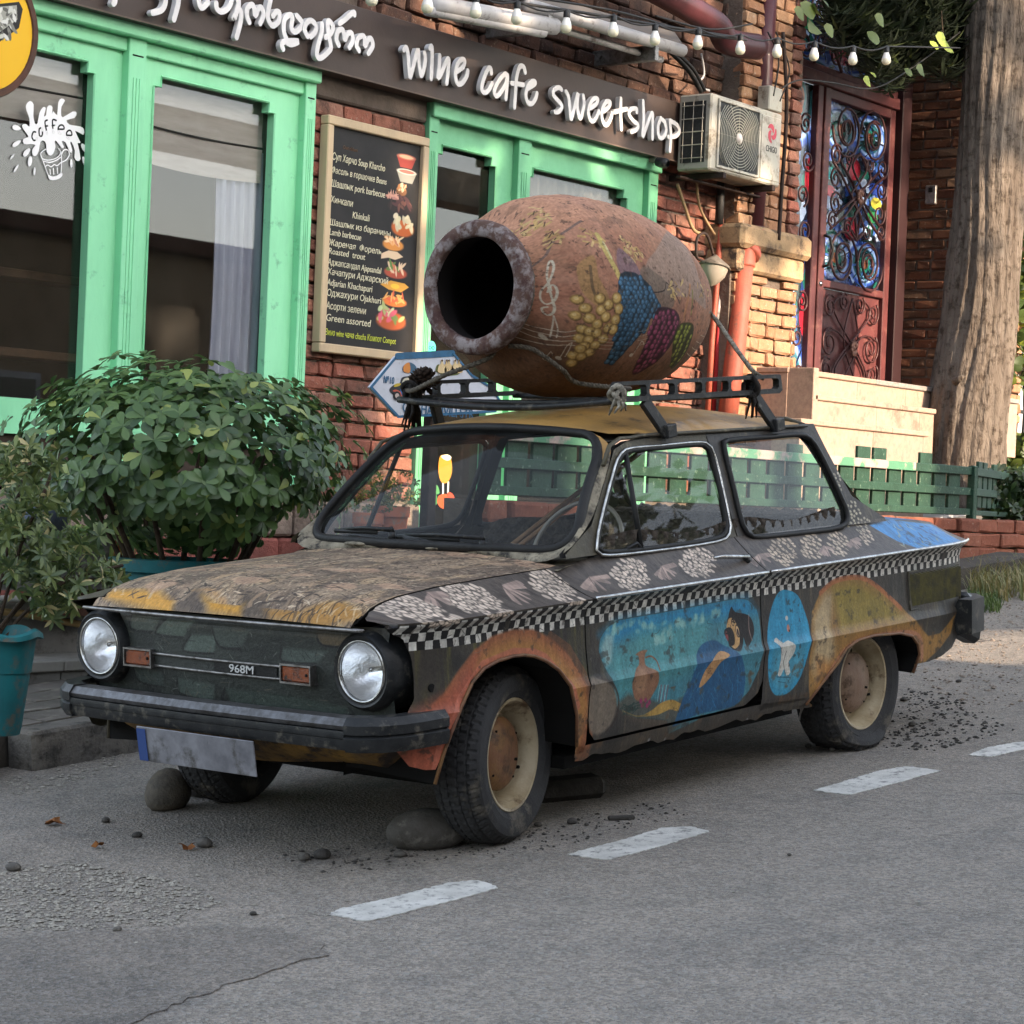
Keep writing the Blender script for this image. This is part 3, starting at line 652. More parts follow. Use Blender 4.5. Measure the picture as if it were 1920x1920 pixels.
mblack = mat('black_rubber', '161616', '242322', 12, .55, bump=.2, bs=120)
mplas = mat('black_plastic', '1b1d1f', '2c2d2e', 20, .42, bump=.15, bs=150, dirt=('5a564e', .25, 18))
mchrome = mat('dull_chrome', 'c2c2c0', '8c8a86', 30, .22, 1.0, bump=.1, bs=90)
malu = mat('worn_aluminium', '9c9a98', '6e6a66', 22, .38, .8, bump=.2, bs=90, dirt=('4a4640', .3, 14))
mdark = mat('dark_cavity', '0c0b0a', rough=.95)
mroof = mat('mustard_roof_paint', 'b98f4e', '97764a', 3, .45, bump=.25, bs=40, dirt=('5b4a38', .22, 7), coat=.1)
mpil = mat('flaking_grey_paint', '958c78', '5e574a', 9, .6, bump=.7, bs=45, dirt=('2c2823', .45, 20), bd=.006)
mdoorf = mat('dark_olive_paint', '3f3a32', '55503f', 6, .5, bump=.4, bs=50, dirt=('7c7460', .12, 24))
mrust = mat('rusty_mustard', '8b6a30', '52402c', 5, .7, bump=.5, bs=40, dirt=('2f2620', .5, 12))
mseat = mat('dark_knotted_cover', '5a5148', '2e2925', 30, .95, bump=1, bs=60, bd=.02)
mint = mat('interior_black', '222120', '171615', 8, .8)
mtyre = mat('tyre_rubber', '3a3a3b', '2c2c2d', 9, .85, bump=.35, bs=130, dirt=('5d5850', .28, 9))
mrim = mat('cream_wheel_paint', 'b5a78c', '968669', 8, .45, bump=.2, bs=60, dirt=('5e4a36', .3, 9))
mcapm = mat('brown_hubcap_paint', '6e4a3a', '80603c', 9, .5, bump=.3, bs=50, dirt=('4c3a2c', .35, 12))
mcapr = mat('grey_brown_hubcap_paint', '7c6455', '8d7b68', 6, .5, bump=.3, bs=50, dirt=('4c3a2c', .3, 12))
mlens = glass('headlight_glass', (.97, .98, .99), .05, .05, 1.2)
mrefl = mat('reflector', 'ffffff', rough=.2, metal=.85, bump=.4, bs=30)
mind = mat('amber_lens', '8a4318', '6e3312', 30, .25, coat=.6, bump=.4, bs=200, dirt=('30261e', .3, 30))
mpane = glass('car_window_glass', (.93, .95, .94), .015, .05, .7, 'a3a39c')
mwind = glass('dusty_windscreen_glass', (.92, .94, .93), .02, .06, .5, 'a0a4a2')

car = cthing('painted_car', 'old two-door saloon painted all over with grapes, chequers and pictures, flat rear tyre', 'car')
mir = lambda p: (p[0], 2 * YC - p[1], p[2])
def mirror(mb):
    o = MB(); o.add([mir(p) for p in mb.v], [f[::-1] for f in mb.f], mb.uv or None); return o
fs3 = lambda x, z: (x, yside(x, z), z)
archR = S((1512, 1360), (1516, 1322), (1540, 1278), (1567, 1240), (1580, 1215), (1600, 1200), (1630, 1191), (1680, 1187), (1703, 1192), (1715, 1207), (1720, 1227), (1713, 1262))
archR = [(archR[0][0], .1)] + archR + [(archR[-1][0], .1)]
def topz(x): return shoulder_top(x)[1]
GF, GR = .272, 1.318
ftop = [(x, topz(x)) for x in np.linspace(GF - .003, -.635, 30)]
fender = [(-.635, .764), (-.615, .742), (-.56, .715), (-.535, .66), (-.53, .60), (-.535, .53), (-.57, .485), (-.605, .47), (-.605, .44), (-.59, .385), (-.55, .335), (-.50, .318), (-.463, .315)] + [(a, b) for a, b in archF[::-1] if b > .3 or a > 0 and b > .25] + [(.222, .25), (GF - .003, .25)]
fender = ftop + fender[1:]
dtop = [(x, topz(x)) for x in np.linspace(GR - .003, GF + .003, 14)]
door = dtop + [(GF + .003, .37), (.285, .325), (.315, .295), (1.21, .295), (1.29, .33), (GR - .003, .37)]
qtop = [(x, topz(x)) for x in np.linspace(3.05, GR + .003, 50)]
rlow = S((1713, 1246), (1740, 1240), (1765, 1230), (1790, 1213))
quarter = qtop + [(GR + .003, .25), (archR[1][0] - .01, .235)] + [p for p in archR[1:-1]] + rlow + [(2.85, .38), (2.93, .47), (2.985, .57), (3.01, .68), (3.025, .745), (3.045, .762)]
sillp = [(.223, .285), (.295, .285), (1.30, .285), (1.62, .27), (1.70, .232), (1.70, .225)] + [(x, .238 + .008 * math.sin(x * 23) + .006 * math.sin(x * 61)) for x in np.linspace(1.6, .23, 30)]
def rowsz(): return (.482, .764, .752, .735)
for nm, pl in (('front_fender', fender), ('door', door), ('quarter_panel', quarter), ('sill', sillp)):
    sb = sheet(pl, [], .0125, fs3, rowsz())
    o = sb.build(nm, msid, car, 32)
    if nm == 'door': door_o = o
    mirror(sheet(pl, [], .025, fs3, rowsz())).build(nm, mdoorf, car, 32)
door_o['label'] = 'door painted with a jug and a man in a blue robe'
# inner structure hides the gaps
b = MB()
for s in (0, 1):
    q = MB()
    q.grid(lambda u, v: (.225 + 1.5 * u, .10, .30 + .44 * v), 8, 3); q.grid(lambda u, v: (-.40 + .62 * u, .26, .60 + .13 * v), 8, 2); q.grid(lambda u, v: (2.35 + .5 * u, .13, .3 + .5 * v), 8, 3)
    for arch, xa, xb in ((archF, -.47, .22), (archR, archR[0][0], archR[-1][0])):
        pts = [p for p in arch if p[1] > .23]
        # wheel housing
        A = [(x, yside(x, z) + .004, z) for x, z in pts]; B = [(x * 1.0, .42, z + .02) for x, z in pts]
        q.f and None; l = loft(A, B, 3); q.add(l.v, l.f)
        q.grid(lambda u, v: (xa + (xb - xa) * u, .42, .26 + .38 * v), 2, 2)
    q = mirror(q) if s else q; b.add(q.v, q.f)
b.box(-.15, 2.6, .30, 1.27, .19, .235); b.box(.26, 1.66, .12, 1.45, .20, .24); b.box(-.45, 2.75, .44, 1.13, .30, .60)  # wider floor box added to block light under the car
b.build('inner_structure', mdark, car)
# arch lips: thin rolled edges
for s in (0, 1):
    for arch in (archF, archR):
        pts = [(x, yside(x, z) - .003, z) for x, z in arch if z > .24]; lp = MB().tube([mir(p) if s else p for p in pts], .006, 6)
        lp.build('arch_lip', mcapm if not s else mdoorf, car, True)

# chrome strips along the shoulder ridge
for s in (0, 1):
    for xa, xb in ((GF + .01, GR - .01), (GR + .01, 2.95)):
        pts = [(x, yside(x, .762) - .003, .764) for x in np.linspace(xa, xb, 20)]
        MB().tube([mir(p) if s else p for p in pts], .0065, 6, flat=1.2).build('chrome_strip', mchrome, car, True)

# --- hood, deck, roof
def hx(x, y): return x - .020 * (1 - ((y - YC) / .6) ** 2) * max(0, min(1, (.2 - x) / .8))
hy0 = [(x, shoulder_top(x)[0] + .006) for x in np.linspace(-.645, .33, 12)]
lip = MB(); pts = [(hx(-.648, y) + .002, y, .742) for y in np.linspace(.165, 2 * YC - .165, 30)]; lip.tube(pts, .008, 8, flat=.7); lip.build('hood_lip', malu, car, True)
seam = MB(); [seam.tube([(x, (2 * YC - y - .003) if s else y + .003, topz(x) - .004) for x, y in hy0], .004, 6) for s in (0, 1)]; seam.build('hood_seam', mdark, car)
dc = Canvas(2.3, 3.0, .1, 1.5, 400, (96, 100, 106)); dc.poly([(2.5, .15), (2.95, .15), (2.95, .5), (2.75, .45), (2.6, .3)], (70, 132, 182), .9, .03)
for k in range(120): x, y = g.uniform(2.4, 2.95), g.uniform(.15, 1.4); dc.line([(x, y), (x + g.uniform(-.06, .06), y + g.uniform(-.02, .12))], .006, g.choice([(150, 150, 130), (52, 52, 54), (120, 128, 140), (60, 96, 140)]), .6)
dc.tone(fbm(dc.h, dc.w, 12, 41), .7, 1.2); mdeck = imat('painted_deck', dc, .5, .5, 60)
def panel(x0, x1, nu, nv, f3, yo=0):
    e = lambda x: max(shoulder_top(x)[0], yside(x, topz(x))) + yo; Y_ = lambda u, v: e(x0 + (x1 - x0) * v) * (1 - u) + (2 * YC - e(x0 + (x1 - x0) * v)) * u
    return MB().grid(lambda u, v: f3(x0 + (x1 - x0) * v, Y_(u, v)), nu, nv, lambda u, v: (x0 + (x1 - x0) * v, Y_(u, v)))
panel(2.36, 3.05, 24, 30, lambda x, y: (x, y, topz(x) + .018 * (1 - ((y - YC) / .6) ** 2))).build('engine_lid', mdeck, car, 40)
panel(-.648, .33, 60, 66, lambda x, y: (hx(x, y), y, hoodz(x, y)), .006).build('hood', mhood, car, 40)
MB().grid(lambda u, v: (3.045 - .20 * v ** 1.2 - .10 * (2 * u - 1) ** 6, .13 + 1.31 * u, .768 - .43 * v), 14, 6).build('tail_panel', mdoorf, car, True)
def roofz(x, y):
    u = abs(y - YC) / .50; v = min(1, max(0, (x - .70) / 1.36)); hgt = .028 + .062 * math.sin(math.pi * min(1, v * 1.02)) ** .7
    return 1.268 + hgt * (1 - min(1, u) ** 2.4)
rp = [(.78, .31), (.74, .45), (.70, .60), (.69, YC), (.70, .97), (.74, 1.12), (.78, 1.26), (.95, 1.283), (1.5, 1.287), (2.0, 1.28), (2.05, 1.2), (2.08, YC), (2.05, .37), (2.0, .288), (1.5, .283), (.95, .287)]
roofo = sheet(rp, [], .03, lambda x, y: (x, y, roofz(x, y))); roofo.build('roof', mroof, car, 40)
for s in (0, 1):
    gp = [(x, .281 - .004, 1.263 - (.006 if x < .9 else 0)) for x in np.linspace(.80, 2.03, 20)] ; gp = [(.66, .245, 1.17), (.72, .262, 1.235)] + gp
    MB().tube([mir(p) if s else p for p in gp], .009, 6, flat=.8).build('roof_gutter', mdoorf, car, True)
MB().tube([(2.03, .29, 1.262), (2.075, .4, 1.285), (2.09, YC, 1.29), (2.075, 1.17, 1.285), (2.03, 1.28, 1.262)], .012, 6).build('roof_edge', mdoorf, car, True)

# --- greenhouse sides
fg = lambda x, z: (x, ghy(z), z)
def rnd(poly, n=4): return [tuple(p) for p in crom(poly, n, True)]
winF = S((1128, 1041), (1118, 1022), (1122, 985), (1150, 877), (1161, 852), (1177, 841), (1240, 835), (1310, 829), (1330, 836), (1340, 860), (1352, 909), (1366, 975), (1366, 1000), (1345, 1016), (1223, 1034))
winR = S((1363, 826), (1440, 819), (1500, 815), (1520, 826), (1540, 858), (1580, 943), (1588, 970), (1578, 989), (1500, 1000), (1420, 1007), (1398, 998), (1388, 975), (1370, 900), (1356, 840))
winFr, winRr = rnd(winF, 3), rnd(winR, 3)
upd = S((1085, 1066), (1110, 985), (1140, 885), (1152, 843), (1175, 828), (1240, 817), (1332, 809))
upd = [(max(p[0], .30), p[1]) for p in upd]; upd[0] = (GF + .02, .882)
doorU = upd + [(1.318, 1.262), (1.335, 1.24), (1.335, .884)]
cp = S((1526, 794), (1548, 838), (1570, 880), (1598, 930), (1628, 978)); cp[-1] = (2.44, .872)
quarU = [(1.342, .884), (1.342, 1.24), (1.33, 1.264)] + [(x, 1.266) for x in (1.5, 1.7, 1.9)] + cp
for s in (0, 1):
    for nm, pl, ho, m_ in (('door_frame', doorU, winFr, mdoorf), ('window_pillar', quarU, winRr, msid)):
        q = sheet(pl, [ho], .014 if s == 0 else .025, fg); inn = MB(); inn.add([(p[0], p[1] + .025, p[2]) for p in q.v], [f[::-1] for f in q.f])
        if s: q = mirror(q); inn = mirror(inn); m_ = mdoorf
        q.build(nm, m_, car, 30); inn.build('inner_trim', mint, car, 30)
    for nm, ho, m_, r in (('window_frame', winFr, mchrome, .007), ('window_seal', winRr, mblack, .013)):
        pts = [fg(*p) for p in resample(ho, 60, True)]; pts = [(p[0], p[1] - .006, p[2]) for p in pts]; pts = [mir(p) if s else p for p in pts]
        fr = MB().tube(pts, r * .85, 6, closed=True).build(nm, m_, car, True)
        if nm == 'window_frame':
            cx, cz = np.mean(winF, 0); p2 = [fg(cx + (p[0] - cx) * .965, cz + (p[1] - cz) * .95) for p in resample(ho, 60, True)]; p2 = [mir(p) if s else p for p in p2]
            MB().tube(p2, .010, 6, closed=True).build('window_seal', mblack, car, True)
            a, b_ = S((1173, 845), (1207, 1033)); v = [fg(*a), fg(*b_)]; v = [mir(p) if s else p for p in v]; MB().tube(v, .010, 6).build('vent_divider', mblack, car, True)
        gl = sheet(ho, [], .06, fg); gl = mirror(gl) if s else gl; gl.v = [(p[0], p[1] + (.004 if not s else -.004), p[2]) for p in gl.v]; gl.build('window_pane', mpane, car, True)
# vent window catch
p = fg(*on_side(1190, 1024)); MB().tube([(p[0] - .07, p[1] - .004, p[2] - .012), (p[0], p[1] - .012, p[2] + .012), (p[0] + .03, p[1] - .006, p[2] - .006)], .005, 6).build('vent_catch', mplas, car, True)

# --- windscreen, pillars, scuttle
def wsp(s, t):
    bx = .408 - .07 * (1 - s * s); b3 = Vector((bx, YC + .613 * s, .897)); tx = .775 - .065 * (1 - s * s); t3 = Vector((tx, YC + .475 * s, 1.262 + .030 * (1 - s * s))); p = b3.lerp(t3, t); p.x -= .03 * math.sin(math.pi * t); return p
def rrect(r, n=8, ru=None):   # rounded rectangle in (s, t) with more rounding on the t side
    ru = ru or r * 1.0; pts = []
    for cx, cy, a0 in ((1 - r, ru, -90), (1 - r, 1 - ru, 0), (-1 + r, 1 - ru, 90), (-1 + r, ru, 180)):
        for k in range(n + 1): a = math.radians(a0 + 90 * k / n); pts.append((cx + r * math.cos(a), cy + ru * math.sin(a)))
    return pts
rr = rrect(.17, 8, .23); ring = [wsp(*p) for p in resample(rr, 96, True)]
sealw = MB().tube([p + Vector((-.006, 0, .002)) for p in ring], .016, 8, closed=True, flat=1.25).build('windscreen_seal', mblack, car, True)
MB().grid(lambda u, v: wsp(-.985 + 1.97 * u, .02 + .96 * v), 20, 8).build('windscreen', mwind, car, True)
# surround: from the windscreen opening out to hood, shoulder, door line and roof
AZ = [.85, .88] + [p[1] for p in upd[1:]]; AX = [GF + .012, GF + .016] + [p[0] for p in upd[1:]]; o_ = np.argsort(AZ); AZ = [AZ[i] for i in o_ if AX[i] < .82]; AX = [AX[i] for i in o_ if AX[i] < .82]
def outer_pt(p, s, t):
    if t > .82 and abs(s) < .86: return Vector((p.x + .02, p.y, roofz(p.x + .03, p.y) - .001))
    if t < .18 and abs(s) < .92: return Vector((hx(.335, p.y), p.y, hoodz(.335, p.y) - .004))
    sg = 1 if s > 0 else -1; tt = min(1, max(0, t)); q = np.interp(tt, [0, .15, .35, .6, .85, 1], [0, 1, 2, 3, 4, 5]); Z = .858 + .41 * tt
    X = float(np.interp(Z, AZ, AX)) - .004; y = ghy(Z) if Z > .885 else .155
    return Vector((X, 2 * YC - y if sg > 0 else y, Z))
R2 = resample(rr, 96, True); out = [outer_pt(wsp(*p), *p) for p in R2]; R2c = R2 + [R2[0]]; rg = ring + [ring[0]]; out = out + [out[0]]
sm = [sum((out[(i + d) % 96] for d in (-2, -1, 0, 1, 2)), Vector()) / 5 if i < 96 else None for i in range(97)]; sm[96] = sm[0]
surr = MB(); surr.grid(lambda u, v: rg[int(round(u * 96))].lerp(sm[int(round(u * 96))], v) + Vector((-.010, 0, .006)) * math.sin(math.pi * v), 96, 5)
top = MB(); low = MB(); nf = len(surr.f)
top.v = surr.v; low.v = surr.v
for f in surr.f:
    c = sum((Vector(surr.v[i]) for i in f), Vector()) / 4; (top if c.z > 1.20 else low).f.append(f)
top.build('windscreen_header', mroof, car, 50); low.build('windscreen_surround', mpil, car, 50)
sc = MB().grid(lambda u, v: (.30 + .17 * v, .17 + 1.23 * u, hoodz(.33, .17 + 1.23 * u) - .012 + .03 * v), 20, 3).build('scuttle', mpil, car, True)
for y, a in ((1.09, 0), (.73, 0)):
    q = MB().blob((.345, y, .893), .05, int(y * 100), (.6, 1.3, .18), 2, .1); q.build('scuttle_vent', mpil, car, True)
# wipers
for u0, v0, u1, v1 in ((735, 1012, 640, 992), (905, 1028, 745, 1003)):
    piv = cax(u0, v0, 0, .345); piv[2] = max(piv[2], .895); b0 = Vector(piv) + Vector((.0, 0, .03)); e = cax(u1, v1, 0, .375); e = Vector(e)
    w_ = thing('x', '', '', (0, 0, 0)) if False else MB()
    w_.tube([piv, b0], [.015, .011], 10); w_.tube([b0, b0 + Vector((-.006, 0, .014))], [.012, .007], 8)
    wo = w_.build('wiper', mplas, car, True); MB().tube([b0 + Vector((-.01, 0, .006)), b0.lerp(e, .5) + Vector((-.02, 0, .01)), e], [.006, .005, .003], 6, flat=1.5).build('wiper_arm', mplas, wo, True)
    d = (e - b0).normalized(); MB().tube([b0.lerp(e, .25) + Vector((-.008, 0, -.006)), e + d * .03 + Vector((-.006, 0, -.006))], .004, 4, flat=2).build('wiper_blade', mblack, wo)
# rear window
rw = lambda s, t: Vector((2.33 - .29 * t + .05 * (1 - s * s), YC + (.56 - .10 * t) * s, .885 + .375 * t))
r3 = [rw(*p) for p in resample(rrect(.15, 6, .2), 60, True)]
MB().tube(r3, .014, 6, closed=True).build('rear_window_seal', mblack, car, True); MB().grid(lambda u, v: rw(-.97 + 1.94 * u, .03 + .94 * v), 12, 5).build('rear_window', mpane, car, True)
def rout(p, s, t):
    if t > .8 and abs(s) < .88: return Vector((2.07, p.y, roofz(2.06, p.y) - .003))
    if t < .2 and abs(s) < .88: return Vector((2.41, p.y, topz(2.41) + .01))
    Z = .87 + .395 * t; X = 2.36 - .35 * t; y = ghy(Z) + .01; return Vector((X, 2 * YC - y if s > 0 else y, Z))
R4 = resample(rrect(.15, 6, .2), 60, True); o4 = [rout(rw(*p), *p) for p in R4]; a4 = r3 + [r3[0]]; o4 = o4 + [o4[0]]
MB().grid(lambda u, v: a4[int(round(u * 60))].lerp(o4[int(round(u * 60))], v), 60, 3).build('rear_window_surround', mpil, car, 50)

# --- nose
def nx(y, z):
    u = (y - YC) / .63; return -.568 - .040 * (1 - u * u) + .03 * max(0, (.60 - z)) / .2 + .015 * max(0, z - .70) / .05
nosep = [(.14, .742), (.13, .60), (.13, .43), (.2, .40), (YC, .39), (1.40, .40), (1.48, .43), (1.485, .60), (1.42, .742)]
lampH = [[(cy + .097 * math.cos(a), .612 + .097 * math.sin(a)) for a in np.linspace(0, 2 * math.pi, 33)[:-1]] for cy in (.222, 1.372)]
sheet(nosep, lampH, .0125, lambda y, z: (nx(y, z), y, z)).build('nose_panel', mnose, car, 40)
val = MB().grid(lambda u, v: (-.60 - .03 * math.sin(math.pi * u) + .16 * (1 - v) ** 2 + (.10 if u < .06 or u > .94 else 0), .14 + 1.29 * u, .285 + .13 * v + .015 * math.sin(u * 9)), 24, 5); val.build('front_valance', mrust, car, True)
for s in (0, 1):      # corner filler under the lamp
    l = loft([(-.575, .135, z) for z in np.linspace(.43, .48, 10)], [(-.605, yside(-.60, z) + .004, z) for z in np.linspace(.43, .48, 10)], 3); l = mirror(l) if s else l; l.build('corner_panel', mdoorf, car, True)
for s in (0, 1):
    cy = .222 if not s else 1.372; cz = .612
    M = Matrix.Translation((-.525 if not s else -.545, cy, cz)) @ Matrix.Rotation(math.radians(-90), 4, 'Y')
    pod = MB().lathe([(.124, -.14), (.130, -.05), (.126, .02), (.118, .062), (.108, .074), (.098, .070), (.094, .058)], M, 36); hl = pod.build('headlight', mplas, car, 40)
    MB().lathe([(.0955, .058), (.0965, .072), (.089, .074), (.088, .064)], M, 36).build('chrome_ring', mchrome, hl, True)
    MB().lathe([(.088, .060), (.082, .035), (.06, .0), (.03, -.025), (.001, -.03)], M, 36).build('reflector', mrefl, hl, True)
    MB().lathe([(.088, .066), (.075, .075), (.05, .084), (.025, .089), (.001, .090)], M, 36).build('lens', mlens, hl, True)
    MB().tube([M @ Vector((0, 0, -.02)), M @ Vector((0, 0, .03))], .008, 8).build('bulb', mchrome, hl, True)
    br = MB(); br.tube([M @ Vector((.10 * math.cos(a), .10 * math.sin(a), .066)) for a in np.linspace(0, 2 * math.pi, 40)[:-1]], .006, 6, closed=True); br.build('bezel', mblack, hl, True)
for ya, yb in ((.412, .532), (1.128, 1.25)):
    q = MB(); q.cbox(nx((ya + yb) / 2, .585) - .022, nx((ya + yb) / 2, .585) + .01, ya, yb, .562, .612, .005); ind = q.build('turn_signal', mind, car)
    r = MB(); xx_ = nx((ya + yb) / 2, .585); [r.box(xx_ - .026, xx_ + .01, a, b, c, d) for a, b, c, d in ((ya - .005, yb + .005, .611, .617), (ya - .005, yb + .005, .556, .562), (ya - .005, ya, .562, .611), (yb, yb + .005, .562, .611))]; r.build('signal_rim', malu, ind)
    sc_ = MB(); [sc_.tube([(xx_ - .025, y, .587), (xx_ - .020, y, .587)], .005, 8) for y in (ya + .014,)]; sc_.build('screw', mdark, ind)
tr = MB()
for z in (.565, .605): tr.tube([(nx(y, z) - .008, y, z) for y in np.linspace(.54, 1.122, 20)], .005, 6)
tr.build('trim_strip', malu, car, True)
bp = MB(); bp.grid(lambda u, v: (nx(.54 + .58 * u, .585) - .005, .54 + .58 * u, .568 + .034 * v), 16, 1); bp.build('trim_plate', mnose, car)
xb_ = nx(.72, .585) - .012
bb = MB().grid(lambda u, v: (nx(.56 + .27 * u, .585) - .009, .56 + .27 * u, .570 + .032 * v), 8, 1).build('badge', mblack, car)
text('968M', .036, mat('badge_silver', 'd2d2d0', rough=.4, metal=.2), bb, Matrix.Translation((nx(.70, .585) - .0125, .705, .5735)) @ Matrix(((0, 0, -1, 0), (-1, 0, 0, 0), (0, 1, 0, 0), (0, 0, 0, 1))), 'badge_lettering', .002, sx=1.35)
# bumper
path = [(-.44, .030), (-.54, .034), (-.61, .045), (-.675, .078), (-.715, .13)] + [(-.722 - .016 * math.sin(math.pi * k / 12), .165 + 1.21 * k / 12) for k in range(13)] + [(-.715, 1.41), (-.675, 1.47), (-.61, 1.50), (-.54, 1.512), (-.44, 1.516)]
def bar(prof, i0, i1, nm, m_, par=car, off=0):
    P = [Vector((x, y, 0)) for x, y in path]; mb = MB(); vs = []; fs = []; n = len(prof)
    for k in range(i0, i1 + 1):
        t = (P[min(k + 1, len(P) - 1)] - P[max(k - 1, 0)]).normalized(); nn = Vector((t.y, -t.x, 0)) * -1
        for a, z in prof: q = P[k] + nn * (a + off); vs.append((q.x, q.y, z))
    for k in range(i1 - i0):
        for j in range(n): fs.append((k * n + j, k * n + (j + 1) % n, (k + 1) * n + (j + 1) % n, (k + 1) * n + j))
    fs.append(tuple(range(n))); L = (i1 - i0) * n; fs.append(tuple(L + j for j in range(n))[::-1]); mb.add(vs, fs); return mb.build(nm, m_, par, 35)
# chrome face bar, black middle strip, corner caps
bar([(-.06, .402), (.004, .398), (.012, .412), (.012, .432), (-.06, .432)], 5, 17, 'bumper', mplas)
bar([(-.06, .434), (.016, .434), (.018, .442), (.016, .456), (-.06, .458)], 5, 17, 'bumper_strip', mplas)
bar([(-.06, .459), (.010, .459), (.016, .472), (-.002, .492), (-.06, .492)], 5, 17, 'bumper_top', mat('dull_bumper_metal', '6e6e70', '4c4a48', 22, .4, .7, bump=.2, bs=90))
for a, c in ((0, 5), (17, 22)): bar([(-.05, .394), (.010, .394), (.020, .412), (.020, .436), (.012, .442), (.020, .448), (.020, .474), (.002, .496), (-.05, .496)], a, c, 'bumper_corner', mplas)
rb = [(2.80, .03), (2.93, .045), (2.99, .09), (3.0, .3), (3.0, 1.27), (2.99, 1.48), (2.93, 1.525), (2.80, 1.54)]; path = rb
bar([(-.04, .39), (.02, .385), (.032, .40), (.032, .50), (.02, .53), (-.04, .53)][::-1], 0, 7, 'rear_bumper', mplas, off=-.02)
path = None
q = MB(); q.cbox(2.86, 3.04, .03, .12, .345, .53, .02, Matrix.Translation((2.95, .07, .44)) @ Matrix.Rotation(.35, 4, 'Y') @ Matrix.Translation((-2.95, -.07, -.44))); q.build('rear_bumper_corner', mplas, car, 35)
# number plate: white with a blue band, hung below the bumper
pl = MB().cbox(-.752, -.746, .52, 1.04, .285, .397, .002, Matrix.Translation((-.75, .78, .34)) @ Matrix.Rotation(-.12, 4, 'Y') @ Matrix.Translation((.75, -.78, -.34))).build('number_plate', mat('dirty_plate_white', '85858a', '626267', 8, .5, dirt=('4c4a48', .3, 9)), car)
MB().box(-.7565, -.7555, .995, 1.035, .288, .392, Matrix.Translation((-.75, .78, .34)) @ Matrix.Rotation(-.12, 4, 'Y') @ Matrix.Translation((.75, -.78, -.34))).build('plate_band', mat('plate_blue', '31477a', rough=.5), pl)
# door handles
for s in (0, 1):
    z = .812; pts = [(1.06, -.002, .832), (1.10, -.016, .834), (1.20, -.016, .826), (1.27, -.008, .820)]; pts = [(x, yside(1.2, z) + y - .004, zz_) for x, y, zz_ in pts]; pts = [mir(p) if s else p for p in pts]
    h_ = MB().tube(pts, [.005, .007, .007, .009], 8, flat=1.2).build('door_handle', mchrome, car, True)
    q = [(1.255, yside(1.2, z) - .012, .808), (1.29, yside(1.2, z) + .0, .808)]; q = [mir(p) if s else p for p in q]; MB().tube(q, .013, 10).build('lock_button', mplas, h_, True)
mlouv = mat('olive_louvre_paint', '55522e', '3c3a30', 20, .5, bump=.3)
# engine air louvres in the quarter panel
for i in range(14):
    x = 2.41 + i * .0325; mb = MB(); y = yside(x, .6); mb.add([(x, y - .001, .535), (x + .024, y - .014, .540), (x + .024, y - .014, .660), (x, y - .001, .665), (x + .024, y + .002, .535), (x + .024, y + .002, .665)], [(0, 1, 2, 3), (1, 4, 5, 2), (0, 4, 1), (3, 2, 5)]); mb.build('louvre', mlouv, car)
lf = MB(); [lf.tube([(a, yside(a, b) - .003, b), (c, yside(c, d) - .003, d)], .0035, 5) for a, b, c, d in ((2.395, .675, 2.875, .668), (2.395, .525, 2.875, .520), (2.395, .525, 2.395, .675), (2.875, .52, 2.875, .668))]; lf.build('louvre_frame', mdoorf, car)
hole = MB(); hole.tube([(-.475, yside(-.475, .56) - .002, .562), (-.475, yside(-.475, .56) + .01, .562)], .013, 12); hole.build('fender_hole', mdark, car)
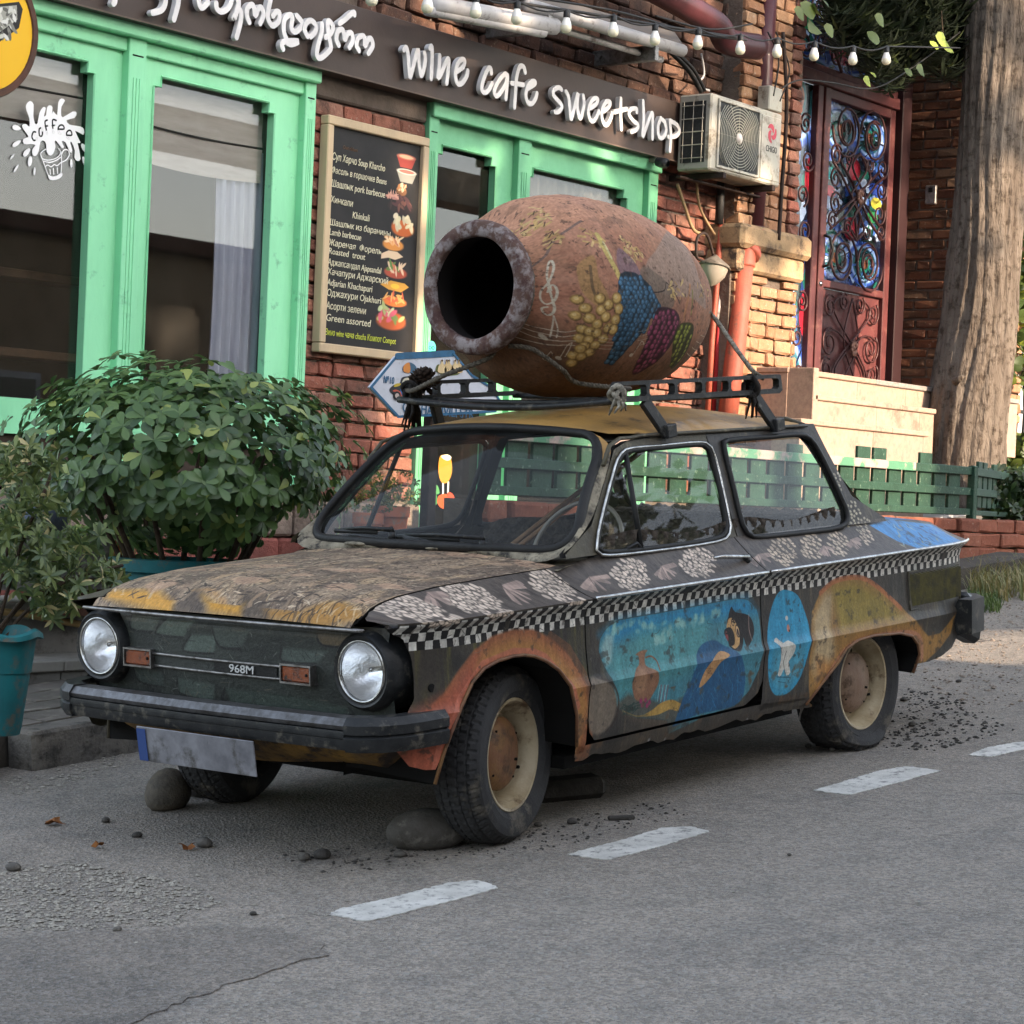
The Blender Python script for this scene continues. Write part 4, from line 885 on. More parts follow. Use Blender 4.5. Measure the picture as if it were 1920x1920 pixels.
# --- wheels
def wheel(name, cx, cy, cz, steer, flat, side, capm):
    root = MB(); n = 112; GV = (.048, .018, -.018, -.048); prof = [(.178, .062), (.184, .072), (.188, .073), (.205, .084), (.209, .0835), (.232, .089), (.236, .0885), (.256, .084)] + [(.288 - 2.6 * abs(h_) ** 2.0 * (1.6 if abs(h_) > .06 else 1), h_) for h_ in (.078, .070, .060, .052, .048, .044, .034, .022, .018, .014, .005, -.005, -.014, -.018, -.022, -.034, -.044, -.048, -.052, -.060, -.070, -.078)] + [(.256, -.084), (.232, -.089), (.2, -.086), (.178, -.062)]
    M = Matrix.Translation((cx, cy, cz)) @ Matrix.Rotation(steer, 4, 'Z') @ Matrix.Rotation(math.radians(90 if side == 0 else -90), 4, 'X')
    vs = []; fs = []; L = len(prof)
    for i, (r, hh) in enumerate(prof):
        for k in range(n * 2):
            th = math.pi * k / n; rr_ = r
            if abs(hh) <= .0785 and r > .265:
                gz = (round(hh * 1000) // 19); rr_ -= .0055 * (1 if (k + (gz % 2) * 2 + (gz // 2)) % 4 == 0 else 0) + (.005 if hh in GV else 0)
            p = M @ Vector((rr_ * math.cos(th), rr_ * math.sin(th), hh))
            if flat:
                if p.z < .055:
                    d = .055 - p.z; out_ = (p.y - cy); p.y += (.50 * d) * (1 if out_ > 0 else -1) * min(1, abs(out_) / .05); p.z = max(.004 + .12 * d * 0, p.z + d * .35) if p.z > -.01 else .004
            elif p.z < .004: p.z = .004
            vs.append(p)
    N2 = n * 2
    for i in range(L - 1):
        for k in range(N2): fs.append((i * N2 + k, i * N2 + (k + 1) % N2, (i + 1) * N2 + (k + 1) % N2, (i + 1) * N2 + k))
    ty = MB(); ty.add(vs, fs); w_ = ty.build('tyre', mtyre, None, 24)
    w_.parent = car; w_.name = name
    tr_ = MB(); [tr_.lathe([(.2852, z - .0025), (.2858, z - .002), (.2858, z + .002), (.2852, z + .0025)], M, 64) for z in (-.03, 0, .03)] if not flat else None
    rim = MB().lathe([(.180, .060), (.184, .066), (.180, .072), (.172, .070), (.168, .055), (.160, .045), (.153, .020), (.150, .0), (.142, -.012), (.125, -.012), (.110, .004), (.100, .010), (.001, .010)], M, 48).build('rim', mrim, w_, 35)
    MB().lathe([(.118, .006), (.118, .022), (.106, .036), (.080, .048), (.072, .049), (.045, .056), (.02, .060), (.001, .061)], M, 40).build('hubcap', capm, w_, 40)
    hd = MB()
    for k in range(4): a = .6 + k * math.pi / 2; c = M @ Vector((.098 * math.cos(a), .098 * math.sin(a), .036)); e = M @ Vector((.098 * math.cos(a), .098 * math.sin(a), .043)); hd.tube([c, e], .004, 6)
    hd.build('cap_hole', mdark, w_)
    st = MB(); st.tube([M @ Vector((.03, -.02, .045)), M @ Vector((.045, -.022, .062))], .005, 6); a = -.5; st.tube([M @ Vector((.135 * math.cos(a), .135 * math.sin(a), -.01)), M @ Vector((.125 * math.cos(a), .125 * math.sin(a), .035))], .006, 6); st.build('valve', mdark, w_)
    rh = MB()
    for k in range(10): a = k * math.pi / 5; rh.lathe([(.011, .0), (.011, .0035), (.001, .0035)], M @ Matrix.Translation((.125 * math.cos(a), .125 * math.sin(a), -.011)), 8)
    rh.build('rim_hole', mdark, w_); return w_
wheel('wheel', 0, .205, .282, math.radians(12), False, 0, mcapm)
wheel('wheel', 2.16, .175, .255, 0, True, 0, mcapr)['label'] = 'flat rear tyre with cream rim'
wheel('wheel', 0, 1.385, .282, math.radians(12), False, 1, mcapm)
wheel('wheel', 2.16, 1.395, .255, 0, False, 1, mcapr)
# --- interior
q = MB()
q.grid(lambda u, v: (.46 + .22 * v, .2 + 1.17 * u, .90 - .03 * v + .01 * math.sin(u * 30)), 12, 3); q.grid(lambda u, v: (.68, .2 + 1.17 * u, .86 - .3 * v), 6, 2); q.build('dashboard', mat('dusty_dashboard', '5d5a55', '3c3a37', 9, .85), car, 40)
def seat(y0, y1, x0):
    s_ = MB(); s_.cbox(x0, x0 + .48, y0, y1, .38, .54, .04); o = s_.build('seat', mseat, car, 40); bk = MB()
    bk.grid(lambda u, v: (x0 + .40 + .12 * v + .05 * math.sin(math.pi * u) + .016 * math.sin(u * 60) * math.sin(v * 48), y0 + (y1 - y0) * u, .5 + .42 * v ** .9 - .04 * abs(2 * u - 1) ** 4), 40, 40); bk.build('seat_back', mseat, o, True)
seat(.22, .74, .83); seat(.82, 1.34, .83)
q = MB(); q.grid(lambda u, v: (1.92 + .16 * v + .015 * math.sin(u * 90) * math.sin(v * 40), .20 + 1.17 * u, .45 + .46 * v), 70, 24); q.grid(lambda u, v: (2.06 + .4 * v, .2 + 1.17 * u, .90 + .012 * math.sin(u * 80) * math.sin(v * 30)), 70, 14); q.build('rear_seat_back', mseat, car, True)
q = MB(); q.grid(lambda u, v: (.55 + 1.5 * u, .195 - .03 * v + .012 * math.sin(u * 150) * math.sin(v * 22), .55 + (.385 + .015 * math.sin(u * 14)) * v), 150, 16); q.build('side_cover', mseat, car, True)
sw = MB(); M = Matrix.Translation((.80, .47, .86)) @ Matrix.Rotation(math.radians(-62), 4, 'Y')
sw.tube([M @ Vector((.19 * math.cos(a), .19 * math.sin(a), 0)) for a in np.linspace(0, 2 * math.pi, 41)[:-1]], .008, 8, closed=True); [sw.tube([M @ Vector((.18 * math.cos(a), .18 * math.sin(a), 0)), M @ Vector((0, 0, .05))], .008, 6) for a in (0, math.pi)]; MB().tube([M @ Vector((0, 0, .05)), M @ Vector((0, 0, -.30))], .016, 8).build('steering_column', mint, car, True)
sw.build('steering_wheel', mat('ivory_plastic', '6f6a62', rough=.4), car, True)
hlr = MB(); hlr.grid(lambda u, v: (.78 + 1.22 * u, .32 + .93 * v, roofz(.78 + 1.22 * u, .32 + .93 * v) - .03), 10, 8); hlr.build('headliner', mat('grey_headliner', '4a4a48', rough=.9), car, True)
pol = MB(); [pol.tube([(.55, .95 + k * .03, .62), (1.55, .62 + k * .05, 1.24)], .010, 6) for k in range(2)]; poles = cthing('wooden_pole', 'two slim wooden poles leaning inside the old car behind the windscreen', 'pole'); 
pol.build('pole', mat('pole_wood', '8d7055', '6e523c', 8, .7), poles, True)
# ================================================================ WINE JAR ON THE ROOF RACK
JO = Vector((.645, .80, 1.79)); JT = -.055
JX = Vector((math.cos(JT), 0, math.sin(JT))); JS = Vector((0, 1, 0)); JU = Vector((-math.sin(JT), 0, math.cos(JT)))
JP = [(0, .236), (.047, .240), (.056, .236), (.064, .205), (.085, .200), (.11, .212), (.15, .245), (.205, .300), (.265, .332), (.325, .353), (.465, .372), (.605, .372), (.745, .362), (.885, .341), (1.02, .303), (1.16, .242), (1.255, .172), (1.32, .085), (1.34, .0)]
JPt = [p[0] for p in JP]; JPr = [p[1] for p in JP]
def jarP(t, th, r=None):       # th = 0 points to the viewer's side (-y), rising upward
    r = float(np.interp(t, JPt, JPr)) if r is None else r
    return JO + JX * t + (-JS * math.cos(th) + JU * math.sin(th)) * r
def on_jar(u, v):
    d = cray(u, v); d = d / np.linalg.norm(d); s = np.linspace(6.2, 10.5, 700); P = CC[None] + s[:, None] * d[None] - np.array(JO)
    t = P @ np.array(JX); y = P @ -np.array(JS); z = P @ np.array(JU); rr = np.hypot(y, z); R_ = np.interp(t, JPt, JPr, left=0, right=0)
    hit = np.where((rr < R_) & (t > .06))[0]
    i = hit[0] if len(hit) else np.argmin(rr - R_ + (t < .06) * 9)
    return (t[i], math.atan2(z[i], y[i]) * .37)
jc = Canvas(0, 1.34, -math.pi * .37, math.pi * .37, 600, (152, 110, 86)); h, w = jc.h, jc.w; g = random.Random(11)
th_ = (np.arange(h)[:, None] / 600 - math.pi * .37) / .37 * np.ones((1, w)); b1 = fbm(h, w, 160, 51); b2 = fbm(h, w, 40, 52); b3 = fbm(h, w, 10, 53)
jc.over(np.clip((b1 - .42) * 4, 0, 1), (150, 102, 82), .8); jc.over(np.clip((th_ - .45) * 2, 0, 1) * (th_ < 2.6), (186, 138, 110), .8)  # lighter top: sky light painted into the clay colour
jc.over(np.clip((-.35 - th_) * 2.5, 0, 1), (86, 64, 48), .8); jc.over(np.clip((b2 - .58) * 6, 0, 1), (96, 72, 58), .55)  # underside darkened in the colour as shade, then random brown patches
jc.over(np.clip((fbm(h, w, 90, 54) - .52) * 5, 0, 1) * np.clip(1.6 - abs(th_ - .5), 0, 1), (164, 122, 102), .6)
JL = lambda pts, wd_, c, al=1, sm=4: jc.line([on_jar(*p) for p in pts], wd_, c, al, sm)
JF = lambda pts, c, al=1, so=.006: jc.poly([on_jar(*p) for p in pts], c, al, so, 3)
JF(((1230, 470), (1260, 440), (1310, 520), (1325, 580), (1300, 560), (1260, 555), (1220, 540), (1210, 500)), (142, 122, 108), .8)
JF(((1205, 500), (1240, 520), (1262, 545), (1262, 575), (1240, 590), (1215, 570), (1200, 530)), (104, 90, 78), .8)
JL(((1195, 505), (1205, 535), (1222, 548), (1245, 545), (1250, 530), (1262, 545), (1275, 570)), .004, (40, 32, 28))
JL(((990, 505), (1022, 480), (1040, 450), (1090, 415)), .010, (98, 84, 78), .8)
for u, v, n in ((992, 425, 10), (1008, 412, 9), (1040, 448, 12), (1015, 400, 7), (1190, 480, 16), (1180, 465, 10), (1110, 445, 12), (1270, 545, 14), (1320, 545, 10), (970, 430, 7)):
    for k in range(n):
        a = g.uniform(0, 6.3); p = on_jar(u + g.uniform(-16, 16), v + g.uniform(-14, 14)); jc.line([p, (p[0] + .022 * math.cos(a), p[1] + .022 * math.sin(a))], g.uniform(.006, .014), g.choice([(178, 150, 96), (186, 160, 110), (160, 128, 84)]), .9)
        if k % 2: jc.line([p, (p[0] + .02 * math.cos(a + 1), p[1] + .02 * math.sin(a + 1))], .004, (60, 46, 40), .8)
JL(((1120, 440), (1135, 470), (1150, 500), (1158, 520)), .022, (186, 172, 100), .8); JL(((1130, 455), (1145, 485)), .010, (196, 190, 140), .8)
JF(((1160, 465), (1180, 480), (1200, 510), (1195, 530), (1165, 520), (1155, 490)), (118, 96, 104), .8)
JF(((1080, 500), (1110, 480), (1120, 520), (1140, 560), (1120, 575), (1100, 560), (1085, 540)), (152, 120, 78), .8); JL(((1105, 500), (1110, 540), (1122, 575)), .010, (96, 78, 58), .8)
JL(((1295, 535), (1285, 580), (1282, 600)), .016, (160, 112, 76), .8); JL(((1300, 545), (1297, 590)), .010, (120, 118, 66), .8)
def jgr(poly, col, r, step, seed):
    q = random.Random(seed); P = np.array(poly); xs = np.arange(P[:, 0].min(), P[:, 0].max(), step); k = 0; dark = tuple(int(c * .38) for c in col)
    JF(poly, dark, .9)
    for j, v in enumerate(np.arange(P[:, 1].min(), P[:, 1].max(), step * 1.0)):
        for u in xs + (step / 2 if j % 2 else 0):
            if inpoly(np.array([[u, v]]), poly)[0]:
                p = on_jar(u + q.uniform(-.2, .2) * step, v + q.uniform(-.2, .2) * step); f = q.uniform(.8, 1.1)
                jc.ell(p[0], p[1], r * 1.08, r * 1.0, tuple(int(c * .55) for c in col), 0, 1, .2); jc.ell(p[0] - .1 * r, p[1] + .1 * r, r * .85, r * .78, tuple(min(255, int(c * f)) for c in col), 0, 1, .5)
                jc.ell(p[0] - .3 * r, p[1] + .3 * r, r * .3, r * .28, tuple(min(255, int(c * 1.35)) for c in col), 0, .7, .6)
jgr([(1160, 515), (1200, 518), (1232, 560), (1238, 585), (1215, 600), (1200, 625), (1180, 650), (1150, 680), (1135, 678), (1150, 640), (1155, 580)], (62, 94, 118), .0125, 8.6, 1)
jgr([(1232, 578), (1262, 580), (1275, 600), (1262, 640), (1235, 672), (1195, 700), (1185, 695), (1205, 650), (1222, 610)], (126, 62, 84), .0125, 9, 2)
jgr([(1285, 605), (1300, 610), (1296, 640), (1280, 670), (1260, 690), (1256, 680), (1262, 640), (1272, 612)], (126, 132, 58), .0125, 8.6, 3)
for u, v in ((1082, 562), (1095, 578), (1078, 592), (1104, 597), (1122, 560), (1126, 582), (1140, 572), (1155, 560), (1158, 580), (1135, 595), (1152, 600), (1118, 608), (1092, 618), (1104, 622), (1138, 615), (1148, 618), (1086, 635), (1118, 625), (1103, 638), (1130, 636), (1096, 650), (1115, 648), (1088, 655), (1105, 662), (1075, 668), (1090, 670), (1072, 682)):
    p = on_jar(u, v); jc.ell(p[0], p[1], .024, .022, (92, 70, 40), 0, 1, .2); jc.ell(p[0] - .002, p[1] + .002, .020, .018, (182, 150, 92), 0, 1, .5); jc.ell(p[0] - .006, p[1] + .005, .008, .007, (206, 182, 130), 0, .8, .6)
W_ = (178, 168, 150)
JL(((1030, 545), (1023, 520), (1028, 495), (1034, 490), (1036, 505), (1025, 530), (1013, 545), (1012, 560), (1022, 570), (1036, 566), (1044, 550), (1040, 537), (1030, 536), (1025, 548)), .0075, (188, 178, 158)); JL(((1026, 535), (1033, 560), (1037, 580), (1030, 590), (1020, 588), (1015, 578), (1024, 575)), .008, (186, 176, 156))
for k in range(4): JL(((965 + k * -2, 602 + k * 9), (1000, 612 + k * 9.5), (1045, 620 + k * 9), (1078, 620 + k * 9.5)), .0045, W_, .75); JL(((1122, 632 + k * 7), (1148, 636 + k * 6)), .0035, W_, .5); JL(((1195, 622 + k * 8), (1212, 618 + k * 8)), .003, W_, .5)
JL(((1038, 592), (1030, 632), ), .005, W_, .9, 2); JL(((1038, 592), (1046, 618), (1042, 632)), .004, W_, .9, 3); jc.ell(*on_jar(1017, 631), .015, .012, W_, 0, .9)
JL(((1062, 650), (1072, 642), (1060, 670)), .004, W_, .8, 2); JL(((1062, 650), (1050, 672)), .004, W_, .8, 2); jc.ell(*on_jar(1047, 672), .013, .009, W_, 0, .8); jc.ell(*on_jar(1020, 672), .008, .006, W_, 0, .6); JL(((1020, 672), (1032, 658), (1036, 668)), .003, W_, .7, 2)
jc.ell(*on_jar(1182, 665), .009, .008, W_, 0, .8); JL(((1184, 664), (1200, 638), (1206, 646)), .0035, W_, .8, 2)
for k in range(4): JL(((1288 + k * 9, 662 - k * 11), (1302 + k * 9, 672 - k * 12)), .004, (190, 170, 146), .85, 2)
JL(((1295, 685), (1310, 665), (1322, 640), (1330, 610)), .004, (190, 170, 146), .85)
jc.over(np.clip((b3 - .64) * 9, 0, 1), (70, 54, 46), .6); jc.tone(fbm(h, w, 5, 55, 2), .85, 1.12); jc.tone(b2, .86, 1.1)
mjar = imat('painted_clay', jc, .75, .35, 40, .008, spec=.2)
mjrim = mat('lichen_clay_rim', '5c463e', '8c8280', 26, .85, bump=.6, bs=45, dirt=('4a3330', .5, 16), edge=(.45, .58), bd=.012)
mjin = mat('jar_inside', '1a1412', rough=1)
jar = cthing('wine_jar', 'big clay wine jar lying on the car roof, painted with grapes and a treble clef', 'jar')
N_ = 96; jm = MB(); T_ = [t for t in np.concatenate([np.linspace(.064, .30, 14), np.linspace(.33, 1.34, 36)])]
for t in T_:
    for k in range(N_ + 1): th = -math.pi + 2 * math.pi * k / N_; jm.v.append(tuple(jarP(t, th, float(np.interp(t, JPt, JPr)) * (1 + .008 * math.sin(3 * th + t * 5)) + .002 * math.sin(t * 70)))); jm.uv.append((t, th * .37))
for i in range(len(T_) - 1):
    for k in range(N_): a = i * (N_ + 1) + k; jm.f.append((a, a + 1, a + N_ + 2, a + N_ + 1))
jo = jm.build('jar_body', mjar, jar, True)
MJ = Matrix(((JX.x, 0, 0, 0),) * 1 + ((0, 0, 0, 0), (0, 0, 0, 0), (0, 0, 0, 1))); MJ = Matrix([[-JU.x, 0, JX.x, JO.x], [0, 1, 0, JO.y], [-JU.z, 0, JX.z, JO.z], [0, 0, 0, 1]])
rimp = [(.180, .022), (.181, .008), (.187, .001), (.205, -.002), (.226, .0), (.237, .010), (.240, .030), (.238, .048), (.228, .058), (.206, .066), (.200, .09)]
rm = MB(); nn_ = 80
for r, t in rimp:
    for k in range(nn_): th = 2 * math.pi * k / nn_; q = 1 + .006 * math.sin(5 * th + 1) + .003 * math.sin(13 * th) + .002 * math.sin(29 * th); rm.v.append(tuple(jarP(t, th, r * (q if r > .19 else 1 + .006 * math.sin(7 * th)))))
for i in range(len(rimp) - 1):
    for k in range(nn_): rm.f.append((i * nn_ + k, i * nn_ + (k + 1) % nn_, (i + 1) * nn_ + (k + 1) % nn_, (i + 1) * nn_ + k))
rm.build('rim', mjrim, jar, True)
MB().lathe([(.181, .018), (.185, .10), (.22, .16), (.33, .4), (.33, .8), (.1, 1.2), (.001, 1.25)], MJ, 32).build('jar_inside', mjin, jar, True)
# roof rack
rack = cthing('roof_rack', 'black plastic roof rack with slotted side rails strapped across the roof', 'rack')
def rail(y, x0, x1, z0a, z0b, h=.072):
    n = 6; L = x1 - x0; holes = []
    for k in range(n): a = x0 + .022 + (L - .03) * k / n; b = x0 + .022 + (L - .03) * (k + 1) / n - .018; holes.append([(a + .01, .018), (b - .01, .018), (b, .026), (b, h - .022), (b - .01, h - .014), (a + .01, h - .014), (a, h - .022), (a, .026)])
    f = lambda a, c, d: (a, y + d, z0a + (z0b - z0a) * (a - x0) / L + c)
    return MB().prism([(x0, .008), (x0 + .012, 0), (x1 - .02, 0), (x1, .012), (x1 - .012, h - .004), (x1 - .02, h), (x0 + .012, h), (x0, h - .01)], holes, f, .028)
rail(.285, .798, 1.872, 1.380, 1.392).build('side_rail', mplas, rack); rail(1.30, .86, 1.90, 1.385, 1.395).build('side_rail', mplas, rack)
for x in (.83, .93, 1.52, 1.62):
    dip = .03 if x < .9 else .015
    pts = [(x + (.0 if x > .9 else .0), y, 1.392 - dip * math.sin(math.pi * (y - .25) / 1.09)) for y in np.linspace(.29, 1.32, 14)]; MB().tube(pts, .013 if x < .9 else .010, 8).build('cross_bar', mplas, rack, True)
for x, s in ((1.0, 0), (1.72, 0), (1.0, 1), (1.72, 1)):
    y0, y1 = (.30, .262) if not s else (1.29, 1.312); q = MB(); q.cbox(-.024, .024, -.011, .011, 0, .155, .004, Matrix.Translation((x + .065, y1, 1.262)) @ Matrix.Rotation(-.62, 4, 'Y') @ Matrix.Rotation((-.25 if not s else .25), 4, 'X')); ft = q.build('foot', mplas, rack)
    MB().cbox(-.03, .03, -.02, .014, -.018, .030, .004, Matrix.Translation((x + .072, y1, 1.268)) @ Matrix.Rotation(-.1, 4, 'Y')).build('clamp', mplas, ft)
# ropes: three strands laid round each other
mrope = mat('grey_hemp_rope', '6c655a', '443e36', 60, .95, bump=.4, bs=200)
mropel = mat('pale_rope', 'a09a8c', '5a544a', 60, .95, bump=.4, bs=200)
def rope(nm, label, pts, r=.0095, m_=None, pitch=.045):
    P = crom(pts, 6); P = [Vector(p) for p in resample([tuple(p) for p in P], max(24, int(sum((Vector(P[i + 1]) - Vector(P[i])).length for i in range(len(P) - 1)) / .010)))]
    mb = MB(); L = 0
    S_ = [[], [], []]
    for i, p in enumerate(P):
        t = (P[min(i + 1, len(P) - 1)] - P[max(i - 1, 0)]).normalized(); a = t.cross(Vector((.3, .2, .93))).normalized(); b = t.cross(a); L += .010
        for k in range(3): th = 2 * math.pi * (L / pitch + k / 3); S_[k].append(p + a * math.cos(th) * r * .55 + b * math.sin(th) * r * .55)
    o = None
    for k in range(3):
        q = MB().tube(S_[k], r * .56, 5)
        if o is None: o = q.build(nm, m_ or mrope, None, True); o.matrix_world = CARM; tag(o, label, 'rope')
        else: q.build('strand', m_ or mrope, o, True)
    return o
rope('rope', 'thin rope wound around the neck of the clay jar behind its rim', [tuple(jarP(.076, th, .212 if i % 2 else .210)) for i, th in enumerate(np.linspace(-2.2, 2.4, 30))])
rope('rope', 'grey rope running under the belly of the jar to the near side rail', [tuple(jarP(.10, -1.15, .222)), tuple(jarP(.16, -.95, .262)), tuple(jarP(.27, -.95, .345)), tuple(jarP(.38, -1.05, .372)), (1.02, .40, 1.425), (.90, .34, 1.425), (.86, .30, 1.42)])
rope('rope', 'grey rope from the jar neck down to the far front corner of the rack', [tuple(jarP(.09, -1.4, .218)), tuple(jarP(.07, -1.5, .25)), (.72, 1.0, 1.48), (.80, 1.22, 1.425), (.845, 1.30, 1.43)])
rope('rope', 'black and white braided rope behind the jar tied to the rear of the rack', [tuple(jarP(1.10, -.1, .26)), tuple(jarP(1.16, -.15, .25)), (1.70, .33, 1.50), (1.76, .30, 1.45)], .010, mropel, .03)
def knot(c, r, nm, lab, m_, seed, tails=5, dn=.08):
    g = random.Random(seed); mb = MB(); c = Vector(c)
    for k in range(4):
        a, b = g.uniform(0, 3), g.uniform(-.6, .6); M = Matrix.Translation(c + Vector((g.uniform(-.01, .01), 0, g.uniform(-.012, .012)))) @ Matrix.Rotation(a, 4, 'Z') @ Matrix.Rotation(b, 4, 'X')
        mb.tube([M @ Vector((r * math.cos(t), .6 * r * math.sin(3 * t) * .2, r * math.sin(t))) for t in np.linspace(0, 6.28, 16)[:-1]], .009, 6, closed=True)
    for k in range(tails):
        x, y = g.uniform(-.03, .03), g.uniform(-.02, .02); mb.tube([c, c + Vector((x, y - .01, -dn * .5)), c + Vector((x * 1.6, y, -dn * g.uniform(.7, 1)))], [.008, .006, .003], 5)
    o = mb.build(nm, m_, None, True); o.matrix_world = CARM; tag(o, lab, 'rope knot')
mdrope = mat('dark_frayed_rope', '2e2a27', '191715', 60, .95)
knot((.80, .285, 1.405), .028, 'rope_knot', 'pale knotted rope end at the front of the near rack rail', mropel, 1, 4, .07)
knot((1.67, .30, 1.42), .030, 'rope_knot', 'dark frayed rope knot at the rear foot of the near rack rail', mdrope, 2, 12, .12)
knot((.85, 1.27, 1.42), .030, 'rope_knot', 'dark frayed rope bundle hanging at the far front corner of the rack', mdrope, 3, 16, .15)
# pine cone
pc = cthing('pine_cone', 'dark pine cone wedged in the far front corner of the roof rack', 'pine cone'); mcone = mat('pine_cone_scale', '2a201b', '453830', 30, .8)
core = MB().blob((.93, 1.28, 1.455), .030, 3, (1.4, 1, 1), 2, .05); core.build('core', mcone, pc)
scm = MB(); scm.add([(0, 0, 0), (.010, -.012, .004), (.026, -.010, .010), (.032, 0, .012), (.026, .010, .010), (.010, .012, .004), (.024, 0, .002)], [(0, 1, 6), (1, 2, 6), (2, 3, 6), (3, 4, 6), (4, 5, 6), (5, 0, 6), (0, 5, 4, 3, 2, 1)]); sme = scm.mesh('scale', mcone)
for k in range(70):
    v = -1 + 2 * (k + .5) / 70; a = k * 2.39996; rr_ = math.sqrt(max(0, 1 - v * v)); d = Vector((v * 1.2, rr_ * math.cos(a), rr_ * math.sin(a))).normalized(); M = Matrix.Translation(Vector((.93, 1.28, 1.455)) + Vector((v * .042, rr_ * math.cos(a) * .026, rr_ * math.sin(a) * .026))) @ (d + Vector((-.5, 0, 0))).to_track_quat('X', 'Z').to_matrix().to_4x4(); link('scale', sme, pc, M=M)
# ================================================================ GROUND (road frame)
def asphalt(name='asphalt', k=1):
    N = NT(name); big = N.noise(.55, 4, .6); mid = N.noise(3.2, 5, .65); fine = N.noise(130, 3, .7); grit = N.noise(420, 2, .5)
    c = N.mix(N.mask(big, .38, .62), lin('47484b'), lin('5e5f60')); c = N.mix(N.mask(mid, .45, .7), c, lin('636160'))
    v = N.new('ShaderNodeTexVoronoi'); v.inputs['Scale'].default_value = 95; N.ln(N.coord(), v.inputs['Vector'])
    sx = N.new('ShaderNodeSeparateXYZ'); N.ln(N.coord(), sx.inputs[0])
    # pale dust near the kerb
    dust = N.math('MULTIPLY', N.mask(sx.outputs[1], .9, 2.6), N.mask(N.noise(2.1, 6, .7), .30, .62)); c = N.mix(dust, c, lin('8d877d'))
    dx = N.math('MULTIPLY', N.mask(sx.outputs[0], 2.6, 4.2), N.mask(sx.outputs[1], -.9, .4)); c = N.mix(N.math('MULTIPLY', dx, N.mask(N.noise(5, 6, .75), .2, .6)), c, lin('a0968a'))
    c = N.mix(N.mask(fine, .50, .64), c, lin('8c8b89')); c = N.mix(N.mask(grit, .55, .66), c, lin('28282a'))
    st = N.new('ShaderNodeSeparateColor'); N.ln(v.outputs['Color'], st.inputs[0]); c = N.mix(N.mask(st.outputs[0], .95, .98), c, lin('8d8a84'))
    ck = N.new('ShaderNodeTexVoronoi', feature='DISTANCE_TO_EDGE'); ck.inputs['Scale'].default_value = .8; wv_ = N.new('ShaderNodeVectorMath', operation='ADD'); cn = N.new('ShaderNodeTexNoise'); cn.inputs['Scale'].default_value = 3; N.ln(N.coord(), cn.inputs['Vector']); N.ln(N.coord(), wv_.inputs[0]); N.ln(cn.outputs['Color'], wv_.inputs[1]); N.ln(wv_.outputs[0], ck.inputs['Vector']); c = N.mix(N.math('MULTIPLY', N.mask(ck.outputs['Distance'], .006, .0), N.mask(big, .5, .6)), c, lin('262628'))
    if k != 1: c = N.mix(1.0, c, (k, k, k * 1.01, 1), 'MULTIPLY')
    cv_ = N.new('ShaderNodeMapRange'); cv_.inputs[3].default_value = .72; cv_.inputs[4].default_value = 1.22; N.ln(st.outputs[1], cv_.inputs[0]); cg_ = N.new('ShaderNodeCombineColor'); [N.ln(cv_.outputs[0], cg_.inputs[i]) for i in range(3)]; c = N.mix(1.0, c, cg_.outputs[0], 'MULTIPLY')
    N.ln(c, N.b.inputs['Base Color']); N.b.inputs['Roughness'].default_value = .88; N.b.inputs['Specular IOR Level'].default_value = .2
    hh = N.math('ADD', N.math('MULTIPLY', v.outputs['Distance'], .6), fine); N.bump(hh, .9, .009); return N.m
masph = asphalt(); mpatch = asphalt('patched_asphalt', .80)
struct('road', cmesh(MB().grid(lambda u, v: (-14 + 74 * u, -30 + 60 * v, 0), 4, 4)), masph)
# repair patch, its edge running toward the lower left
pp = [gpt(*p)[:2] for p in ((240, 1920), (420, 1850), (560, 1805), (620, 1790), (600, 1770), (520, 1742), (430, 1738), (330, 1742), (200, 1748), (60, 1757), (-60, 1762))]; pp += [(-4.5, .3), (-4.5, -3.2), gpt(150, 2000)[:2]]
jit = [(p[0] + random.uniform(-.014, .014), p[1] + random.uniform(-.014, .014)) for p in resample(pp, 420, True)]
struct('road_patch', cmesh(MB().prism(jit, [], lambda a, b, d: (a, b, .004 - d), .0035)), mpatch)
# worn white dashes
mline = mat('worn_road_paint', 'd2d0ca', 'b4b2ac', 9, .7, bump=.5, bs=120, dirt=('7a7977', .32, 30))
for q, ln_ in ((((618, 1717), (632, 1707), (735, 1684), (846, 1656), (893, 1652), (920, 1660), (934, 1666), (880, 1682), (700, 1727), (676, 1729), (650, 1722)), 0), (((1066, 1604), (1085, 1597), (1165, 1577), (1240, 1554), (1292, 1551), (1332, 1560), (1250, 1585), (1145, 1613), (1125, 1612)), 0), (((1526, 1483), (1560, 1473), (1650, 1446), (1700, 1438), (1765, 1446), (1690, 1467), (1598, 1491), (1570, 1489)), 0), (((1815, 1417), (1860, 1420), (1930, 1404), (1960, 1396), (1960, 1388), (1900, 1394), (1850, 1403)), 0)):
    P = resample([gpt(*p)[:2] for p in q], 110, True); P = [(p[0] + random.uniform(-.006, .006), p[1] + random.uniform(-.005, .005)) for p in P]
    struct('road_marking', cmesh(MB().prism(P, [], lambda a, b, d: (a, b, .0035 - d), .003)), mline)
